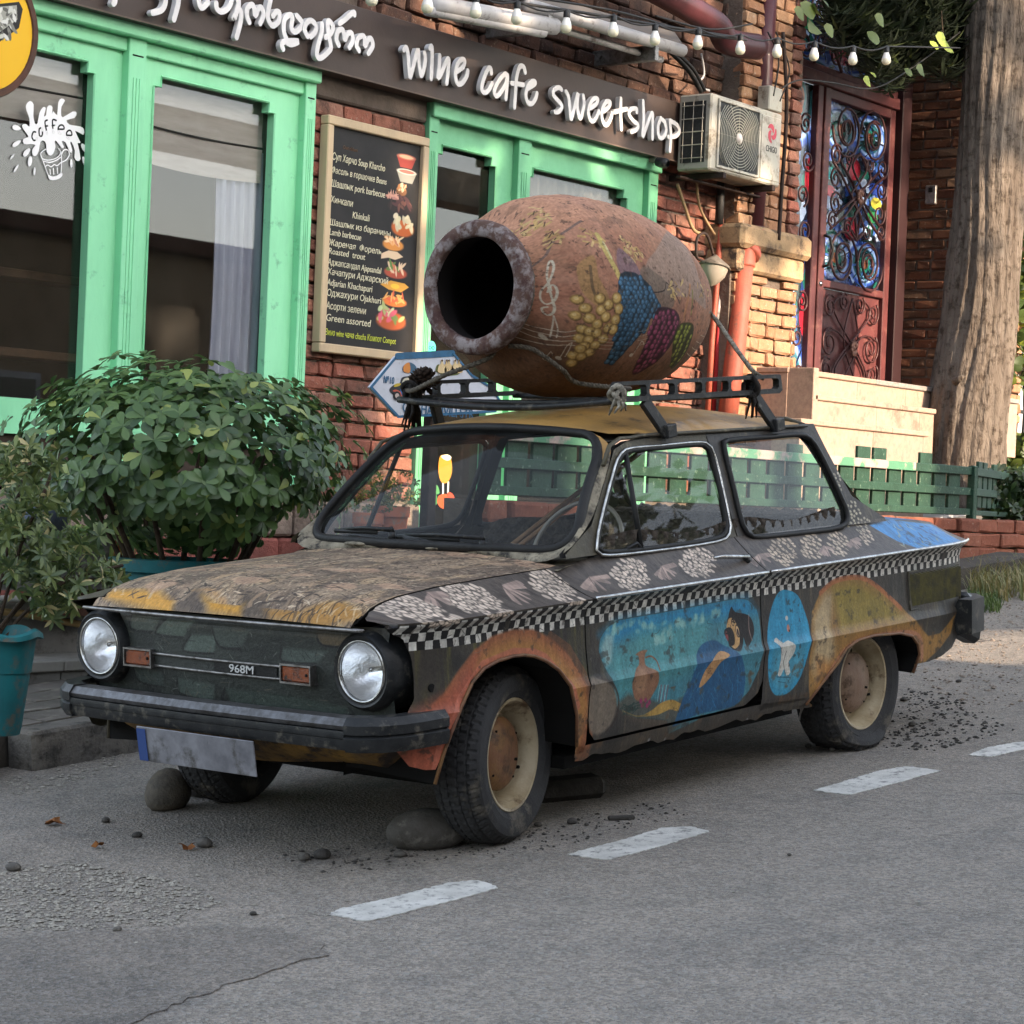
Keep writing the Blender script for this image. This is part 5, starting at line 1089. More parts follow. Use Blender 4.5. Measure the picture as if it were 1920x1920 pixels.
# kerb and pavement
KY = 2.42; mkerb = mat('kerb_concrete', '7d7a75', '615e5a', 3, .85, bump=.6, bs=50, dirt=('8f8a80', .35, 6)); mkf = mat('kerb_face', '5d5a56', '77726a', 4, .9, bump=.9, bs=30, dirt=('3c3a37', .4, 9), bd=.02)
kb = thing('kerb', '', '', (0, 0, 0)); del kb['category']; del kb['label']; kb['kind'] = 'structure'; x = -7.0; k = 0; pav_ = MB()
for xx in (-6.2, -5.2, -4.2, -3.2, -2.2, -1.2, -.05, .95, 1.95, 2.95, 3.95, 4.95):
    q = MB().cbox(xx + .004, xx + .996, KY, KY + .16, -.1, .152 + random.uniform(-.004, .004), .012); cmesh(q).build('kerb_stone', mkf if k % 2 else mkf, kb); k += 1
# irregular flat paving stones
struct('pavement_bed', cmesh(MB().box(-8, 9, KY + .165, 8.2, -.1, .138)), mat('paving_mortar', '4e4a45', '3d3a36', 6, .95, bump=.6, bs=40))
pav = thing('pavement', '', '', (0, 0, 0)); del pav['category']; del pav['label']; pav['kind'] = 'structure'
mstone = mat('paving_stone', '67625c', '57534e', 5, .85, bump=.5, bs=30, dirt=('827c72', .3, 8), rnd=.16)
rs = random.Random(19); y = KY + .17; r = 0
while y < 3.75:
    hgt = rs.uniform(.16, .26); x = -1.2 - rs.uniform(0, .2)
    while x < 2.2:
        wd_ = rs.uniform(.18, .42); j = lambda s=.018: rs.uniform(-s, s)
        P = [(x + .006 + j(), y + .006 + j()), (x + wd_ * .5 + j(), y + .004 + j(.008)), (x + wd_ - .006 + j(), y + .006 + j()), (x + wd_ - .006 + j(), y + hgt - .006 + j()), (x + wd_ * .45 + j(), y + hgt - .006 + j(.008)), (x + .006 + j(), y + hgt - .006 + j())]
        zt = .146 + rs.uniform(0, .008); sl_ = rs.uniform(-.01, .01)
        cmesh(MB().prism(P, [], lambda a, b, d: (a, b, zt + sl_ * (a - x) - d), .02)).build('paving_stone', mstone, pav); x += wd_
    y += hgt
# stones, pebbles, leaves lying on the road
mrock = mat('river_stone', '5b5854', '48443f', 12, .8, bump=.5, bs=60, dirt=('6f6b64', .3, 20)); mrockd = mat('dark_stone', '4a4744', '3b3936', 12, .85, bump=.6, bs=60); mlog = mat('split_stone', '534f49', '6a6256', 18, .85, bump=.9, bs=40, bd=.01)
def rock(c, r, sq, seed, label, name='rock', m_=mrock, amp=.20, sub=3, rot=0, cat='stone', group=None):
    mb = MB().blob((0, 0, 0), r, seed, sq, sub, amp, Matrix.Rotation(rot, 4, 'Z')); zmin = min(v[2] for v in mb.v); mb.v = [(v[0] + c[0], v[1] + c[1], max(v[2], zmin * .72) - zmin * .72 + .001) for v in mb.v]
    o = cmesh(mb).build(name, m_, None, True); tag(o, label, cat, group); return o
c = gpt(825, 1592); rock((c[0], c[1] + .05), .125, (1.0, .62, .55), 4, 'large smooth grey river stone wedged against the front tyre', amp=.08, rot=-.65)
c = gpt(335, 1518); rock((c[0], c[1] + .05), .085, (1.15, .9, .95), 9, 'thick chocking stone under the far front wheel', m_=mlog, amp=.1, rot=.2)
c = gpt(430, 1500); rock((c[0] + .06, c[1] + .14), .10, (1.2, 1, .7), 10, 'dark boulder in the shade behind the number plate', m_=mrockd, rot=.5)
c = gpt(1085, 1500); q = MB().cbox(-.13, .13, -.06, .06, 0, .075, .02, Matrix.Translation((c[0], c[1] + .05, 0)) @ Matrix.Rotation(-.5, 4, 'Z')); tag(cmesh(q).build('stone_block', mrockd, None, 30), 'broken rectangular stone block under the door sill', 'stone')
c = gpt(1165, 1537); q = MB().cbox(-.045, .045, -.012, .012, 0, .014, .004, Matrix.Translation((c[0], c[1], 0)) @ Matrix.Rotation(-.75, 4, 'Z')); tag(cmesh(q).build('wood_chip', mrockd, None), 'small dark stick on the asphalt between the wheel and the dashes', 'stick')
spots = [(955, 1572, 17, 'pale pebble touching the front tyre'), (975, 1560, 10, 'small pebble in the litter behind the front tyre'), (1010, 1550, 9, 'dark pebble just right of the front tyre'), (1073, 1545, 12, 'round pebble between the front tyre and the stick'), (1100, 1548, 6, 'tiny pebble beside the round one'), (750, 1607, 12, 'pebble in front of the large river stone'), (605, 1610, 19, 'larger of two pebbles lying together ahead of the wheel'), (571, 1613, 14, 'smaller of two pebbles lying together ahead of the wheel'),
         (383, 1588, 18, 'flat pebble beside the brown leaf'), (257, 1570, 11, 'angular pebble left of the flat pebble'), (198, 1542, 11, 'flat chip near the yellow leaf'), (25, 1632, 15, 'oval pebble at the left edge of the gravel patch'), (1797, 1280, 8, 'white stone on the ground behind the rear wheel'), (1516, 1402, 10, 'grey pebble ahead of the flat rear tyre'), (1560, 1409, 9, 'black lump below the flat rear tyre'), (1593, 1398, 6, 'small black lump beside the flat rear tyre'), (1710, 1362, 12, 'dark lump of tar behind the rear wheel'), (1694, 1315, 11, 'pale chip in the rubble behind the rear wheel'),
         (475, 1716, 6, 'small pebble above the repaired patch'), (220, 1747, 9, 'pebble on the edge of the gravel patch'), (1480, 1605, 5, 'tiny dark chip on the open road')]
for i, (u, v, s, lab) in enumerate(spots):
    c = gpt(u, v); r = s / F * 7.2 * 1.05; rock(c, r, (1, .75, .55), 40 + i, lab, 'pebble', mrock if i % 3 else mrockd, .12, 2, i, 'pebble', 'pebbles scattered on the road')
# loose gravel, chips: too many to count
def scatter(name, label, poly, n, s0, s1, m_, seed, gauss=False):
    g = random.Random(seed); P = np.array([gpt(*p)[:2] for p in poly]); mb = MB(); x0, y0 = P.min(0); x1, y1 = P.max(0); k = 0
    while k < n:
        x, y = g.uniform(x0, x1), g.uniform(y0, y1)
        if not inpoly(np.array([[x, y]]), P)[0]: continue
        k += 1; s = g.uniform(s0, s1) * g.choice([.6, .8, 1, 1, 1.5]); a = g.uniform(0, 6.3); t = g.uniform(-.3, .3)
        M = Matrix.Translation((x, y, s * .22)) @ Matrix.Rotation(a, 4, 'Z') @ Matrix.Rotation(t, 4, 'X'); q = [Vector((s * g.uniform(.6, 1.2) * math.cos(b), s * .7 * g.uniform(.6, 1.1) * math.sin(b), 0)) for b in (0, 1.3, 2.6, 3.9, 5.1)]
        mb.add([M @ p for p in q] + [M @ Vector((0, 0, s * .4)), M @ Vector((0, 0, -s * .4))], [(i, (i + 1) % 5, 5) for i in range(5)] + [((i + 1) % 5, i, 6) for i in range(5)])
    o = cmesh(mb).build(name, m_); o['label'] = label; o['category'] = 'gravel'; o['kind'] = 'stuff'
mgr = mat('gravel_pale', 'a8a398', '726e67', 90, .9, bump=.3, bs=80)
scatter('gravel', 'pale loose gravel patch on the near left of the road', ((-20, 1640), (120, 1615), (330, 1650), (420, 1690), (330, 1735), (120, 1745), (-20, 1745)), 1900, .004, .011, mgr, 1)
scatter('gravel', 'sparse gravel spread around the pale gravel patch', ((-20, 1590), (500, 1640), (700, 1700), (450, 1780), (-20, 1800)), 420, .003, .008, mgr, 2)
scatter('gravel', 'fine chips scattered around the car wheels', ((480, 1600), (900, 1570), (1250, 1500), (1300, 1530), (1000, 1600), (620, 1640)), 360, .003, .009, mrockd, 3)
scatter('gravel', 'rubble and chips behind the flat rear tyre', ((1660, 1380), (1700, 1290), (1780, 1300), (1900, 1370), (1750, 1410), (1640, 1400)), 420, .004, .013, mrockd, 4)
scatter('gravel', 'dusty gravel at the foot of the kerb', ((-20, 1470), (240, 1405), (250, 1430), (100, 1480), (-20, 1500)), 500, .003, .010, mgr, 5)
scatter('gravel', 'stony dirt at the far right behind the car', ((1700, 1270), (1830, 1140), (1960, 1120), (1960, 1330), (1800, 1320)), 800, .004, .013, mat('gravel_dusty', '94887b', '7b7066', 90, .9), 6)
scatter('gravel', 'scattered chips on the open road surface', ((900, 1650), (1950, 1430), (1950, 1900), (700, 1900)), 500, .002, .005, mgr, 7)
mleaf = mat('dry_leaf', '8a5a2c', '5c3420', 20, .8); 
for u, v, s, a, lab in ((102, 1548, .03, .4, 'yellow brown dry leaf on the road left of the stones'), (185, 1591, .018, 1.2, 'small dark red leaf below the yellow one'), (352, 1594, .024, 2.2, 'brown crumpled leaf beside the flat pebble')):
    c = gpt(u, v); q = MB(); M = Matrix.Translation((c[0], c[1], .006)) @ Matrix.Rotation(a, 4, 'Z'); n = 14; q.add([M @ Vector((0, 0, .006))] + [M @ Vector((s * (1 + .45 * math.cos(5 * b)) * math.cos(b), s * (1 + .45 * math.cos(5 * b)) * math.sin(b), .010 * math.sin(2 * b + 1) + .008)) for b in np.linspace(0, 6.28, n + 1)[:-1]], [(0, 1 + i, 1 + (i + 1) % n) for i in range(n)]); tag(cmesh(q).build('fallen_leaf', mleaf), lab, 'leaf')
# ================================================================ CAFE FACADE (world frame: x along the facade, y into it, z up)
YF = 8.64
def P(u, v, Y=YF): q = wy(u, v, Y); return (float(q[0]), float(q[2]))
MINT = 'a6e8be'
mmint = mat('mint_paint', '92dcae', '84cda0', 2.5, .45, bump=.12, bs=40, spec=.25, stretch=(1, 1, .3), dirt=('6fae88', .10, 9)); mmintd = mat('mint_paint_shaded', '70b48a', '62a27c', 3, .5, bump=.15, bs=40)
mmortar = mat('old_mortar', '6b6057', '544a43', 5, .95, bump=.9, bs=25, bd=.02)
def brickmat(name, tones, dirt='3a302b', da=.45, ds=7, lime=.25):
    N = NT(name); oi = N.new('ShaderNodeObjectInfo'); n = len(tones); c = N.ramp(oi.outputs['Random'], [(i / (n - 1), lin(t)) for i, t in enumerate(tones)])
    mp = N.new('ShaderNodeVectorMath', operation='ADD'); N.ln(N.coord(), mp.inputs[0]); N.ln(oi.outputs['Location'], mp.inputs[1]); v = mp.outputs[0]
    c = N.mix(N.mask(N.noise(22, 5, .7, v), .35, .75), c, N.mix(1.0, c, (.62, .58, .55, 1), 'MULTIPLY'))
    c = N.mix(N.math('MULTIPLY', N.mask(N.noise(ds, 5, .7, v), .62 - da * .3, .78 - da * .2), .8), c, lin(dirt)); c = N.mix(N.math('MULTIPLY', N.mask(N.noise(35, 4, .7, v), .60, .72), lime * 2), c, lin('a3978a'))
    N.ln(c, N.b.inputs['Base Color']); N.b.inputs['Roughness'].default_value = .9; N.b.inputs['Specular IOR Level'].default_value = .25; N.bump(N.noise(70, 5, .75, v), .8, .008); return N.m
mbr = brickmat('old_red_brick', ['8c5446', '9c6254', '5e4038', 'a87260', '7e6258', '945c4c', '6e4a40', 'a47868']); mbrd = brickmat('dark_brown_brick', ['5c4238', '6c4e40', '4e3a32', '755848', '5f483e'], '2c2522', .6)  # upper wall bricks take darker, browner tones
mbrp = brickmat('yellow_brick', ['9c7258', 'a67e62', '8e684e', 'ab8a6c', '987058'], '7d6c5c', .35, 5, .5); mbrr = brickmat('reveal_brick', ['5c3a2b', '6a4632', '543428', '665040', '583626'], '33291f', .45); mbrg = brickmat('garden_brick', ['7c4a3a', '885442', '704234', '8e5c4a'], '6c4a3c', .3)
def brickmesh(L, H, D, seed):
    rs = random.Random(seed); M = MB(); c = min(.010, D * .2); M.cbox(-L / 2, L / 2, 0, D, -H / 2, H / 2, c); M.v = [(x + rs.uniform(-.005, .005), y + (rs.uniform(-.005, .008) if y < D * .5 else 0), z + rs.uniform(-.005, .005)) for x, y, z in M.v]; return M
BM = {}
def bricks(root, nm, m_, x0, x1, z0, z1, Y, L=.25, H=.070, J=.013, D=.10, holes=(), seed=1, M=None, maxn=300, kind='brick', rough=.006):
    """individual bricks, course by course; M maps wall coordinates (along, out, up) to the world"""
    rs = random.Random(seed); M = M or Matrix.Translation((0, Y, 0)); n = 0; z = z0; r = 0; rest = MB()
    while z < z1 - .02:
        h = H * rs.uniform(.92, 1.06); h = min(h, z1 - z); x = x0 - (0 if r % 2 else L * .5)
        while x < x1 - .015:
            l = L * rs.choice([1, 1, 1, .5, .95, 1.06]); a, b = max(x, x0), min(x + l, x1); x += l + J
            if b - a < .03: continue
            cx, cz = (a + b) / 2, z + h / 2
            if any(hx0 - .0 < cx < hx1 + .0 and hz0 < cz < hz1 for hx0, hx1, hz0, hz1 in holes): continue
            key = (nm, m_.name, rs.randrange(5))
            if key not in BM: BM[key] = brickmesh(1, 1, 1, hash(key[1]) % 97 + key[2] * 7).mesh if False else None
            T = M @ Matrix.Translation((cx, -.012 + rs.uniform(-rough, rough), cz)) @ Matrix.Rotation(rs.uniform(-.012, .012), 4, 'Y')
            q = (round((b - a) / .03) * .03, round(h, 2), key[2], m_.name)
            if q not in BM: BM[q] = brickmesh(max(.03, q[0]), H * .98, D, key[2] * 13 + int(q[0] * 100)).mesh('brick', m_)
            if n < maxn: link('brick', BM[q], root, M=T @ Matrix.Diagonal(((b - a) / max(.03, q[0]), 1, h / (H * .98), 1)))
            else:
                w_ = brickmesh(b - a, h, D, n % 5); rest.add([T @ Vector(p) for p in w_.v], w_.f)
            n += 1
        z += h + J; r += 1
    if rest.v: rest.build('brickwork', m_, root)['kind'] = 'stuff'
    return n
Zb = 1.56
# masonry pier between the windows
X1, X2 = P(583, 140)[0], P(795, 210)[0]
pier = thing('brick_pier', 'brick pier carrying the blackboard between the shop window and the cafe door', 'brick wall', (9.85, YF, .8))
MB().box(X1, X2, YF + .004, YF + .4, .4, 3.84).build('mortar_bed', mmortar, pier); bricks(pier, 'b', mbr, X1 + .004, X2 - .004, Zb + .01, 3.80, YF - .02, L=.235, H=.074, seed=2)
MB().cbox(X1, X2, YF - .03, YF + .2, 3.80, 3.965, .012).build('plaster_band', mat('grey_render', '5f554e', '4a423c', 5, .9, bump=.8, bs=25), pier)
# plinth of stone under the windows
pl_ = thing('stone_plinth', 'rough grey and pink stone plinth under the shop windows', 'plinth', (8, YF, .8)); mps = mat('plinth_stone', '86776c', '665a52', 6, .95, bump=1, bs=22, bd=.02, rnd=.12); mpp = mat('pink_plinth_stone', '8a5048', '784a42', 6, .95, bump=1, bs=22, bd=.02, rnd=.12)
for (za, zb, mm) in ((.5, 1.34, mpp), (1.345, 1.55, mps)):
    x = 6.4; r = random.Random(int(zb * 10))
    while x < 10.3: l = r.uniform(.35, .6); MB().cbox(x, min(x + l, 10.33) - .008, YF - .10 + r.uniform(-.01, .01), YF + .1, za, zb - .005, .015).build('stone', mm, pl_); x += l
def stepped(x0, x1, z0, z1, sx=.05, sz=.055, r=.03, bottom=True):
    """opening outline with notched corners"""
    t = [(x1, z1 - sz), (x1 - sx, z1 - sz), (x1 - sx, z1), (x0 + sx, z1), (x0 + sx, z1 - sz), (x0, z1 - sz)]
    b = [(x0, z0 + sz), (x0 + sx * 0, z0 + sz), (x0 + sx, z0 + sz), (x0 + sx, z0), (x1 - sx, z0), (x1 - sx, z0 + sz), (x1, z0 + sz)] if bottom else [(x0, z0), (x1, z0)]
    return t + b
mglz = glass('shop_glass', (.95, .96, .96), .01, .02, 1.0); mtrim = mmint
def shopwin(name, lab, x0, x1, z0, z1, hole, m_, bottom=True, Yf=YF):
    t = thing(name, lab, 'window', ((x0 + x1) / 2, Yf, z0)); MB().prism([(x0, z0), (x1, z0), (x1, z1), (x0, z1)], [stepped(*hole, bottom=bottom)], lambda a, b, d: (a, Yf + d, b), .05).build('frame_panel', m_, t)
    h = stepped(*hole, bottom=bottom); q = MB(); n = len(h); cx, cz = (hole[0] + hole[1]) / 2, (hole[2] + hole[3]) / 2
    q.tube([(a, Yf - .004, b) for a, b in h], .007, 4, closed=True); q.build('moulding', m_, t)
    MB().box(hole[0] - .01, hole[1] + .01, Yf + .052, Yf + .056, hole[2] - .01, hole[3] + .01).build('pane', mglz, t); return t
def post(x0, x1, z0, z1, m_, par, Yf=YF):
    o = MB().cbox(x0, x1, Yf - .05, Yf + .04, z0, z1, .004).build('post', m_, par); w = x1 - x0
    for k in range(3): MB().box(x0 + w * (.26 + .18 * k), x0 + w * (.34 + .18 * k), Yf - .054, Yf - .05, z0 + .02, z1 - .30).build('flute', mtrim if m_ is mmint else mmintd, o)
    MB().box(x0 + w * .18, x0 + w * .8, Yf - .0515, Yf - .0495, z1 - .19, z1 - .182).build('notch', mdark, o); return o
ZT = 3.96
wl = shopwin('shop_window', 'left mint framed window with the white coffee splash painted on its glass', 6.3, 7.93, 1.82, ZT, (6.62, 7.745, 1.995, 3.70), mmint)
wr = shopwin('shop_window', 'wide mint framed window with rolled beige blind and grey curtain behind the round bush', 8.05, 9.25, 1.82, ZT, (8.15, 9.055, 2.06, 3.71), mmint)
x_a, x_b = P(37, 400)[0], 0
post(6.95, 7.10, 1.62, ZT, mmint, wl)
post(7.93, 8.05, 1.56, ZT, mmint, wl); post(9.25, 9.335, 1.56, ZT, mmint, wr)
MB().cbox(6.3, 9.335, YF - .09, YF + .02, ZT - .10, ZT - .004, .008).build('cornice', mmint, wr); MB().cbox(6.3, 9.335, YF - .03, YF - .004, ZT - .17, ZT - .10, .006).build('cornice', mmint, wl)
MB().box(6.3, 9.25, YF + .03, YF + .1, 1.56, 1.82).build('shadow_gap', mat('gap_shade_brown', '3b312b', rough=.9), wr)  # dark recessed sheet stands for the shadow gap below the frames
MB().cbox(8.9, 9.36, YF - .12, YF - .05, 1.56, 1.60, .004).build('ledge', mat('teal_ledge', '3c6a62', rough=.6), wr)
# cafe door and window, in a darker mint copy with shade put into the colour
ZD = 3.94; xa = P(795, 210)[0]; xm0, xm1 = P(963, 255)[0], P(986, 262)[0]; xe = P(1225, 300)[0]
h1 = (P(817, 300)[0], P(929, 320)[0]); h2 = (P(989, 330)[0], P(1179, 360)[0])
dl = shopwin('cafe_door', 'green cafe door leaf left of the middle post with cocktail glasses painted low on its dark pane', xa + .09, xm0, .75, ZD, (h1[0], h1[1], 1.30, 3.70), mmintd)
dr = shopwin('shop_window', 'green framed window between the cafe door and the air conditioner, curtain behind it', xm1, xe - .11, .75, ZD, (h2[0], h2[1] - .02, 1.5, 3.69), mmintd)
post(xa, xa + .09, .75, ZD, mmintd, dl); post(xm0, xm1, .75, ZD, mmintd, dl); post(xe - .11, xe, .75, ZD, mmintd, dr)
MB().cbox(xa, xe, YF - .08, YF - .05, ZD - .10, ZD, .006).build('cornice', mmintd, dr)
# rooms behind the glass
room = thing('cafe_room', '', '', (8, 9, 1)); del room['category']; del room['label']; room['kind'] = 'structure'
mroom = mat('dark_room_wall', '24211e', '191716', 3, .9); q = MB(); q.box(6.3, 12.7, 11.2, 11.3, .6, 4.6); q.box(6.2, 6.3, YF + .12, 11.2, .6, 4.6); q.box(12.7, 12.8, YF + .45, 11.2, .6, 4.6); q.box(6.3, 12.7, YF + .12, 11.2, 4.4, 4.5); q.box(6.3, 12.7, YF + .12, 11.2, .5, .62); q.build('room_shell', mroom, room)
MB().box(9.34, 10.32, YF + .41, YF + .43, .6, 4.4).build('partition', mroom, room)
mblind = mat('beige_blind', 'a69e97', '958d86', 4, .85, stretch=(1, 1, 6)); mcurt = mat('grey_curtain', '9a9dab', '84879a', 3, .8, stretch=(6, 1, .5))
def blind(x0, x1, z1, hgt, lab, par=None):
    q = MB().grid(lambda u, v: (x0 + (x1 - x0) * u, YF + .10 + .010 * v - .008 * (v > .5) + .004 * math.sin(u * 5), z1 - hgt * v - .02 * math.sin(math.pi * u) * v), 12, 12); tag(rb_ := q.build('roller_blind', mblind, None, True), lab, 'blind'); [MB().tube([(x0 + (x1 - x0) * t, YF + .093, z1 - hgt * f - .012 * math.sin(math.pi * t)) for t in np.linspace(0, 1, 9)], .006, 4).build('fold', mdark, rb_) for f in (.62,)];  # thin dark tube stands for the shade in the crease
    
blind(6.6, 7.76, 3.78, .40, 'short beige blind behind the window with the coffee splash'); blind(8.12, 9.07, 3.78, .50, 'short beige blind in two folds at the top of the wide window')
def curtain(x0, x1, z0, z1, Y, lab, n=9, m_=mcurt): q = MB().grid(lambda u, v: (x0 + (x1 - x0) * u + .02 * math.sin(v * 3), Y + .025 * math.sin(u * n * 6.28) * (1 - .3 * v), z0 + (z1 - z0) * v), n * 6, 6); tag(q.build('curtain', m_, None, True), lab, 'curtain')
curtain(8.74, 9.10, 1.95, 3.45, YF + .12, 'grey blue curtain at the right side of the wide window', 5); curtain(xm1 + .1, xe - .15, 2.7, 3.9, YF + .12, 'grey gathered curtain behind the window left of the air conditioner', 12, mat('dark_voile', '77716a', rough=.9))
mwood = mat('interior_wood', '6a5240', '4b3a2e', 5, .6)
for x0, x1, z, Y, l in ((6.9, 8.2, 2.55, 10.2, 'upper wall shelf inside the left window'), (8.1, 8.9, 2.72, 9.9, 'upper shelf inside the wide window'), (8.1, 8.9, 2.28, 9.9, 'lower shelf inside the wide window'), (7.0, 7.9, 2.1, 9.6, 'counter top inside the left window')): tag(MB().cbox(x0, x1, Y, Y + .25, z, z + .05, .005).build('shelf', mwood), l, 'shelf')
vz = MB().lathe([(.04, 0), (.085, .06), (.09, .12), (.05, .20), (.04, .24), (.05, .27)], Matrix.Translation((8.86, 9.55, 2.05)), 20).build('vase', mat('dark_clay', '5e4436', rough=.7), None, True); tag(vz, 'clay vase with dry stalks inside the wide window', 'vase'); q = MB(); [q.tube([(8.86, 9.55, 2.3), (8.86 + .12 * math.sin(k * .7 - 2), 9.55 + .05 * math.cos(k), 2.52 + .03 * (k % 3))], .004, 4) for k in range(8)]; q.build('dry_stalks', mat('dry_stalk', '7c674c', rough=.9), vz)['kind'] = 'stuff'
# ---- painted decals: coffee splash
mwhite = mat('white_window_paint', 'e8e8ea', rough=.5); mink = mat('dark_window_paint', '15181a', rough=.5)
cof = thing('coffee_splash', 'white coffee splash with the word coffee and a cup painted on the left window', 'window painting', (7.5, YF, 3.2)); CZ = lambda x, y, Y: wy(x / 9.6, 170 + y / 9.6, Y)
fm = lambda Y: (lambda a, b, d: (a, Y + d, b)); YG = YF + .047
def decal(nm, m_, outl, Y, sm=4, par=cof): pts = [CZ(x, y, Y) for x, y in outl]; pts = [(p[0], p[2]) for p in pts]; pts = [tuple(p) for p in crom(pts, sm, True)] if sm else pts; return MB().prism(pts, [], fm(Y), .001).build(nm, m_, par)
decal('splash', mwhite, ((530, 650), (470, 600), (400, 620), (420, 690), (500, 800), (500, 840), (420, 870), (430, 960), (550, 960), (640, 980), (580, 1060), (590, 1160), (650, 1170), (700, 1080), (730, 920), (790, 900), (830, 960), (840, 1100), (900, 1170), (960, 1130), (1000, 1010), (985, 930), (1010, 900), (1110, 1030), (1150, 1010), (1110, 910), (1180, 930), (1260, 1110), (1300, 1080), (1265, 940), (1290, 925), (1350, 1080), (1340, 1200), (1390, 1265), (1450, 1230), (1410, 1000), (1400, 940), (1450, 930), (1350, 720), (1500, 795), (1510, 690), (1440, 645), (1250, 610), (1200, 530), (1340, 490), (1380, 400), (1310, 375), (1130, 480), (1100, 400), (1110, 280), (1170, 180), (1110, 140), (1050, 210), (1030, 440), (960, 370), (935, 430), (945, 300), (900, 262), (850, 300), (830, 440), (790, 455), (825, 320), (780, 295), (710, 400), (680, 580), (630, 590), (600, 450), (605, 250), (540, 185), (470, 260), (480, 360), (530, 500)), YG, 2)
for x, y, a, b, r in ((300, 670, 80, 45, -.3), (300, 950, 90, 38, .65), (480, 1110, 90, 42, .9), (540, 1270, 95, 38, 1.45), (220, 1190, 60, 17, .9), (290, 1400, 80, 20, 1.05), (622, 1450, 75, 18, 1.5), (1285, 1310, 78, 22, 1.6), (1520, 1040, 100, 40, -1.05), (1520, 1280, 100, 30, -1.3), (1630, 1255, 60, 20, -1.0)): decal('drop', mwhite, [(x + a * math.cos(t) * math.cos(r) - b * math.sin(t) * math.sin(-r) * -1, y - a * math.cos(t) * math.sin(r) - b * math.sin(t) * math.cos(r) * (1 - .35 * math.cos(t))) for t in np.linspace(0, 6.28, 13)[:-1]], YG, 0)
def dstroke(pts, w, Y=YG - .0012, m_=mink, nm='letter', sm=4): p = [CZ(x, y, Y) for x, y in pts]; p = crom([(q[0], q[2]) for q in p], sm); MB().ribbon(p, w, fm(Y), -.0006, .0004).build(nm, m_, cof)
for s in (((640, 745), (600, 745), (575, 830), (610, 895), (650, 880), (665, 850)), ((730, 670), (705, 700), (710, 800), (745, 820), (765, 780), (760, 690), (730, 670)), ((850, 530), (810, 560), (830, 680), (850, 780)), ((815, 640), (870, 630)), ((1010, 535), (950, 525), (950, 640), (965, 760)), ((940, 630), (995, 622)), ((1050, 690), (1150, 690), (1140, 630), (1090, 620), (1050, 670), (1060, 750), (1090, 780)), ((1200, 800), (1290, 800), (1280, 730), (1240, 715), (1200, 760), (1210, 830), (1240, 870))): dstroke(s, .0085)
for s in (((730, 1130), (780, 1080), (860, 1040)), ((730, 1130), (760, 1220), (860, 1250), (1000, 1220), (1080, 1150), (1090, 1090), (1060, 1050)), ((735, 1160), (800, 1330), (870, 1520)), ((1100, 1100), (1110, 1300), (1100, 1490)), ((790, 1270), (900, 1290), (1020, 1250), (1090, 1200)), ((810, 1370), (860, 1340), (920, 1370), (980, 1330), (1030, 1350), (1100, 1290)), ((1110, 1140), (1150, 1070), (1220, 1070), (1250, 1150), (1200, 1240), (1110, 1290)), ((900, 1420), (910, 1500)), ((960, 1400), (970, 1500)), ((1030, 1390), (1040, 1490))): dstroke(s, .0055, YG - .0004, mwhite, 'cup_line')
decal('saucer', mwhite, ((870, 1510), (940, 1545), (1020, 1530), (1090, 1485), (1125, 1500), (1100, 1560), (1020, 1600), (930, 1610), (880, 1580)), YG, 3)
# cocktail glasses painted on the cafe door
ck = thing('cocktail_painting', 'orange cocktail glasses with fruit painted on the dark door pane', 'window painting', (10.7, YF, 2)); ck_ = lambda pts, c, sm=3, nm='paint_patch', k=0: MB().prism([tuple(p) for p in crom([P(*q, YG) for q in pts], sm, True)], [], fm(YG - .001 - .0012 * k), .001).build(nm, mat('paint_' + c, c, rough=.5), ck)
ck_([(700 + (x - 700), y) for x, y in ((824, 858), (832, 853), (845, 860), (847, 885), (840, 903), (828, 905), (822, 885))], 'b88028'); ck_(((826, 856), (838, 852), (846, 858), (838, 864)), 'd9d2b8', 3, 'foam', 1); ck_(((829, 905), (832, 905), (832, 928), (829, 928)), 'c9c9c0', 1, 'glass_stem'); ck_(((839, 903), (842, 903), (841, 926), (838, 926)), 'c9c9c0', 1, 'glass_stem'); ck_(((822, 930), (836, 926), (848, 936), (846, 950), (830, 954), (820, 944)), 'a84c26', 3, 'orange_fruit', 1); ck_(((838, 924), (848, 926), (852, 940), (844, 946)), 'b8432c', 3, 'red_fruit', 2); ck_(((798, 934), (808, 920), (818, 926), (820, 944), (808, 948)), '3c6a3c', 3, 'leaf'); ck_(((812, 912), (820, 910), (824, 924), (816, 926)), '4b8450', 3, 'leaf'); ck_(((845, 958), (858, 957), (855, 972)), 'c05a30', 2, 'orange_slice')
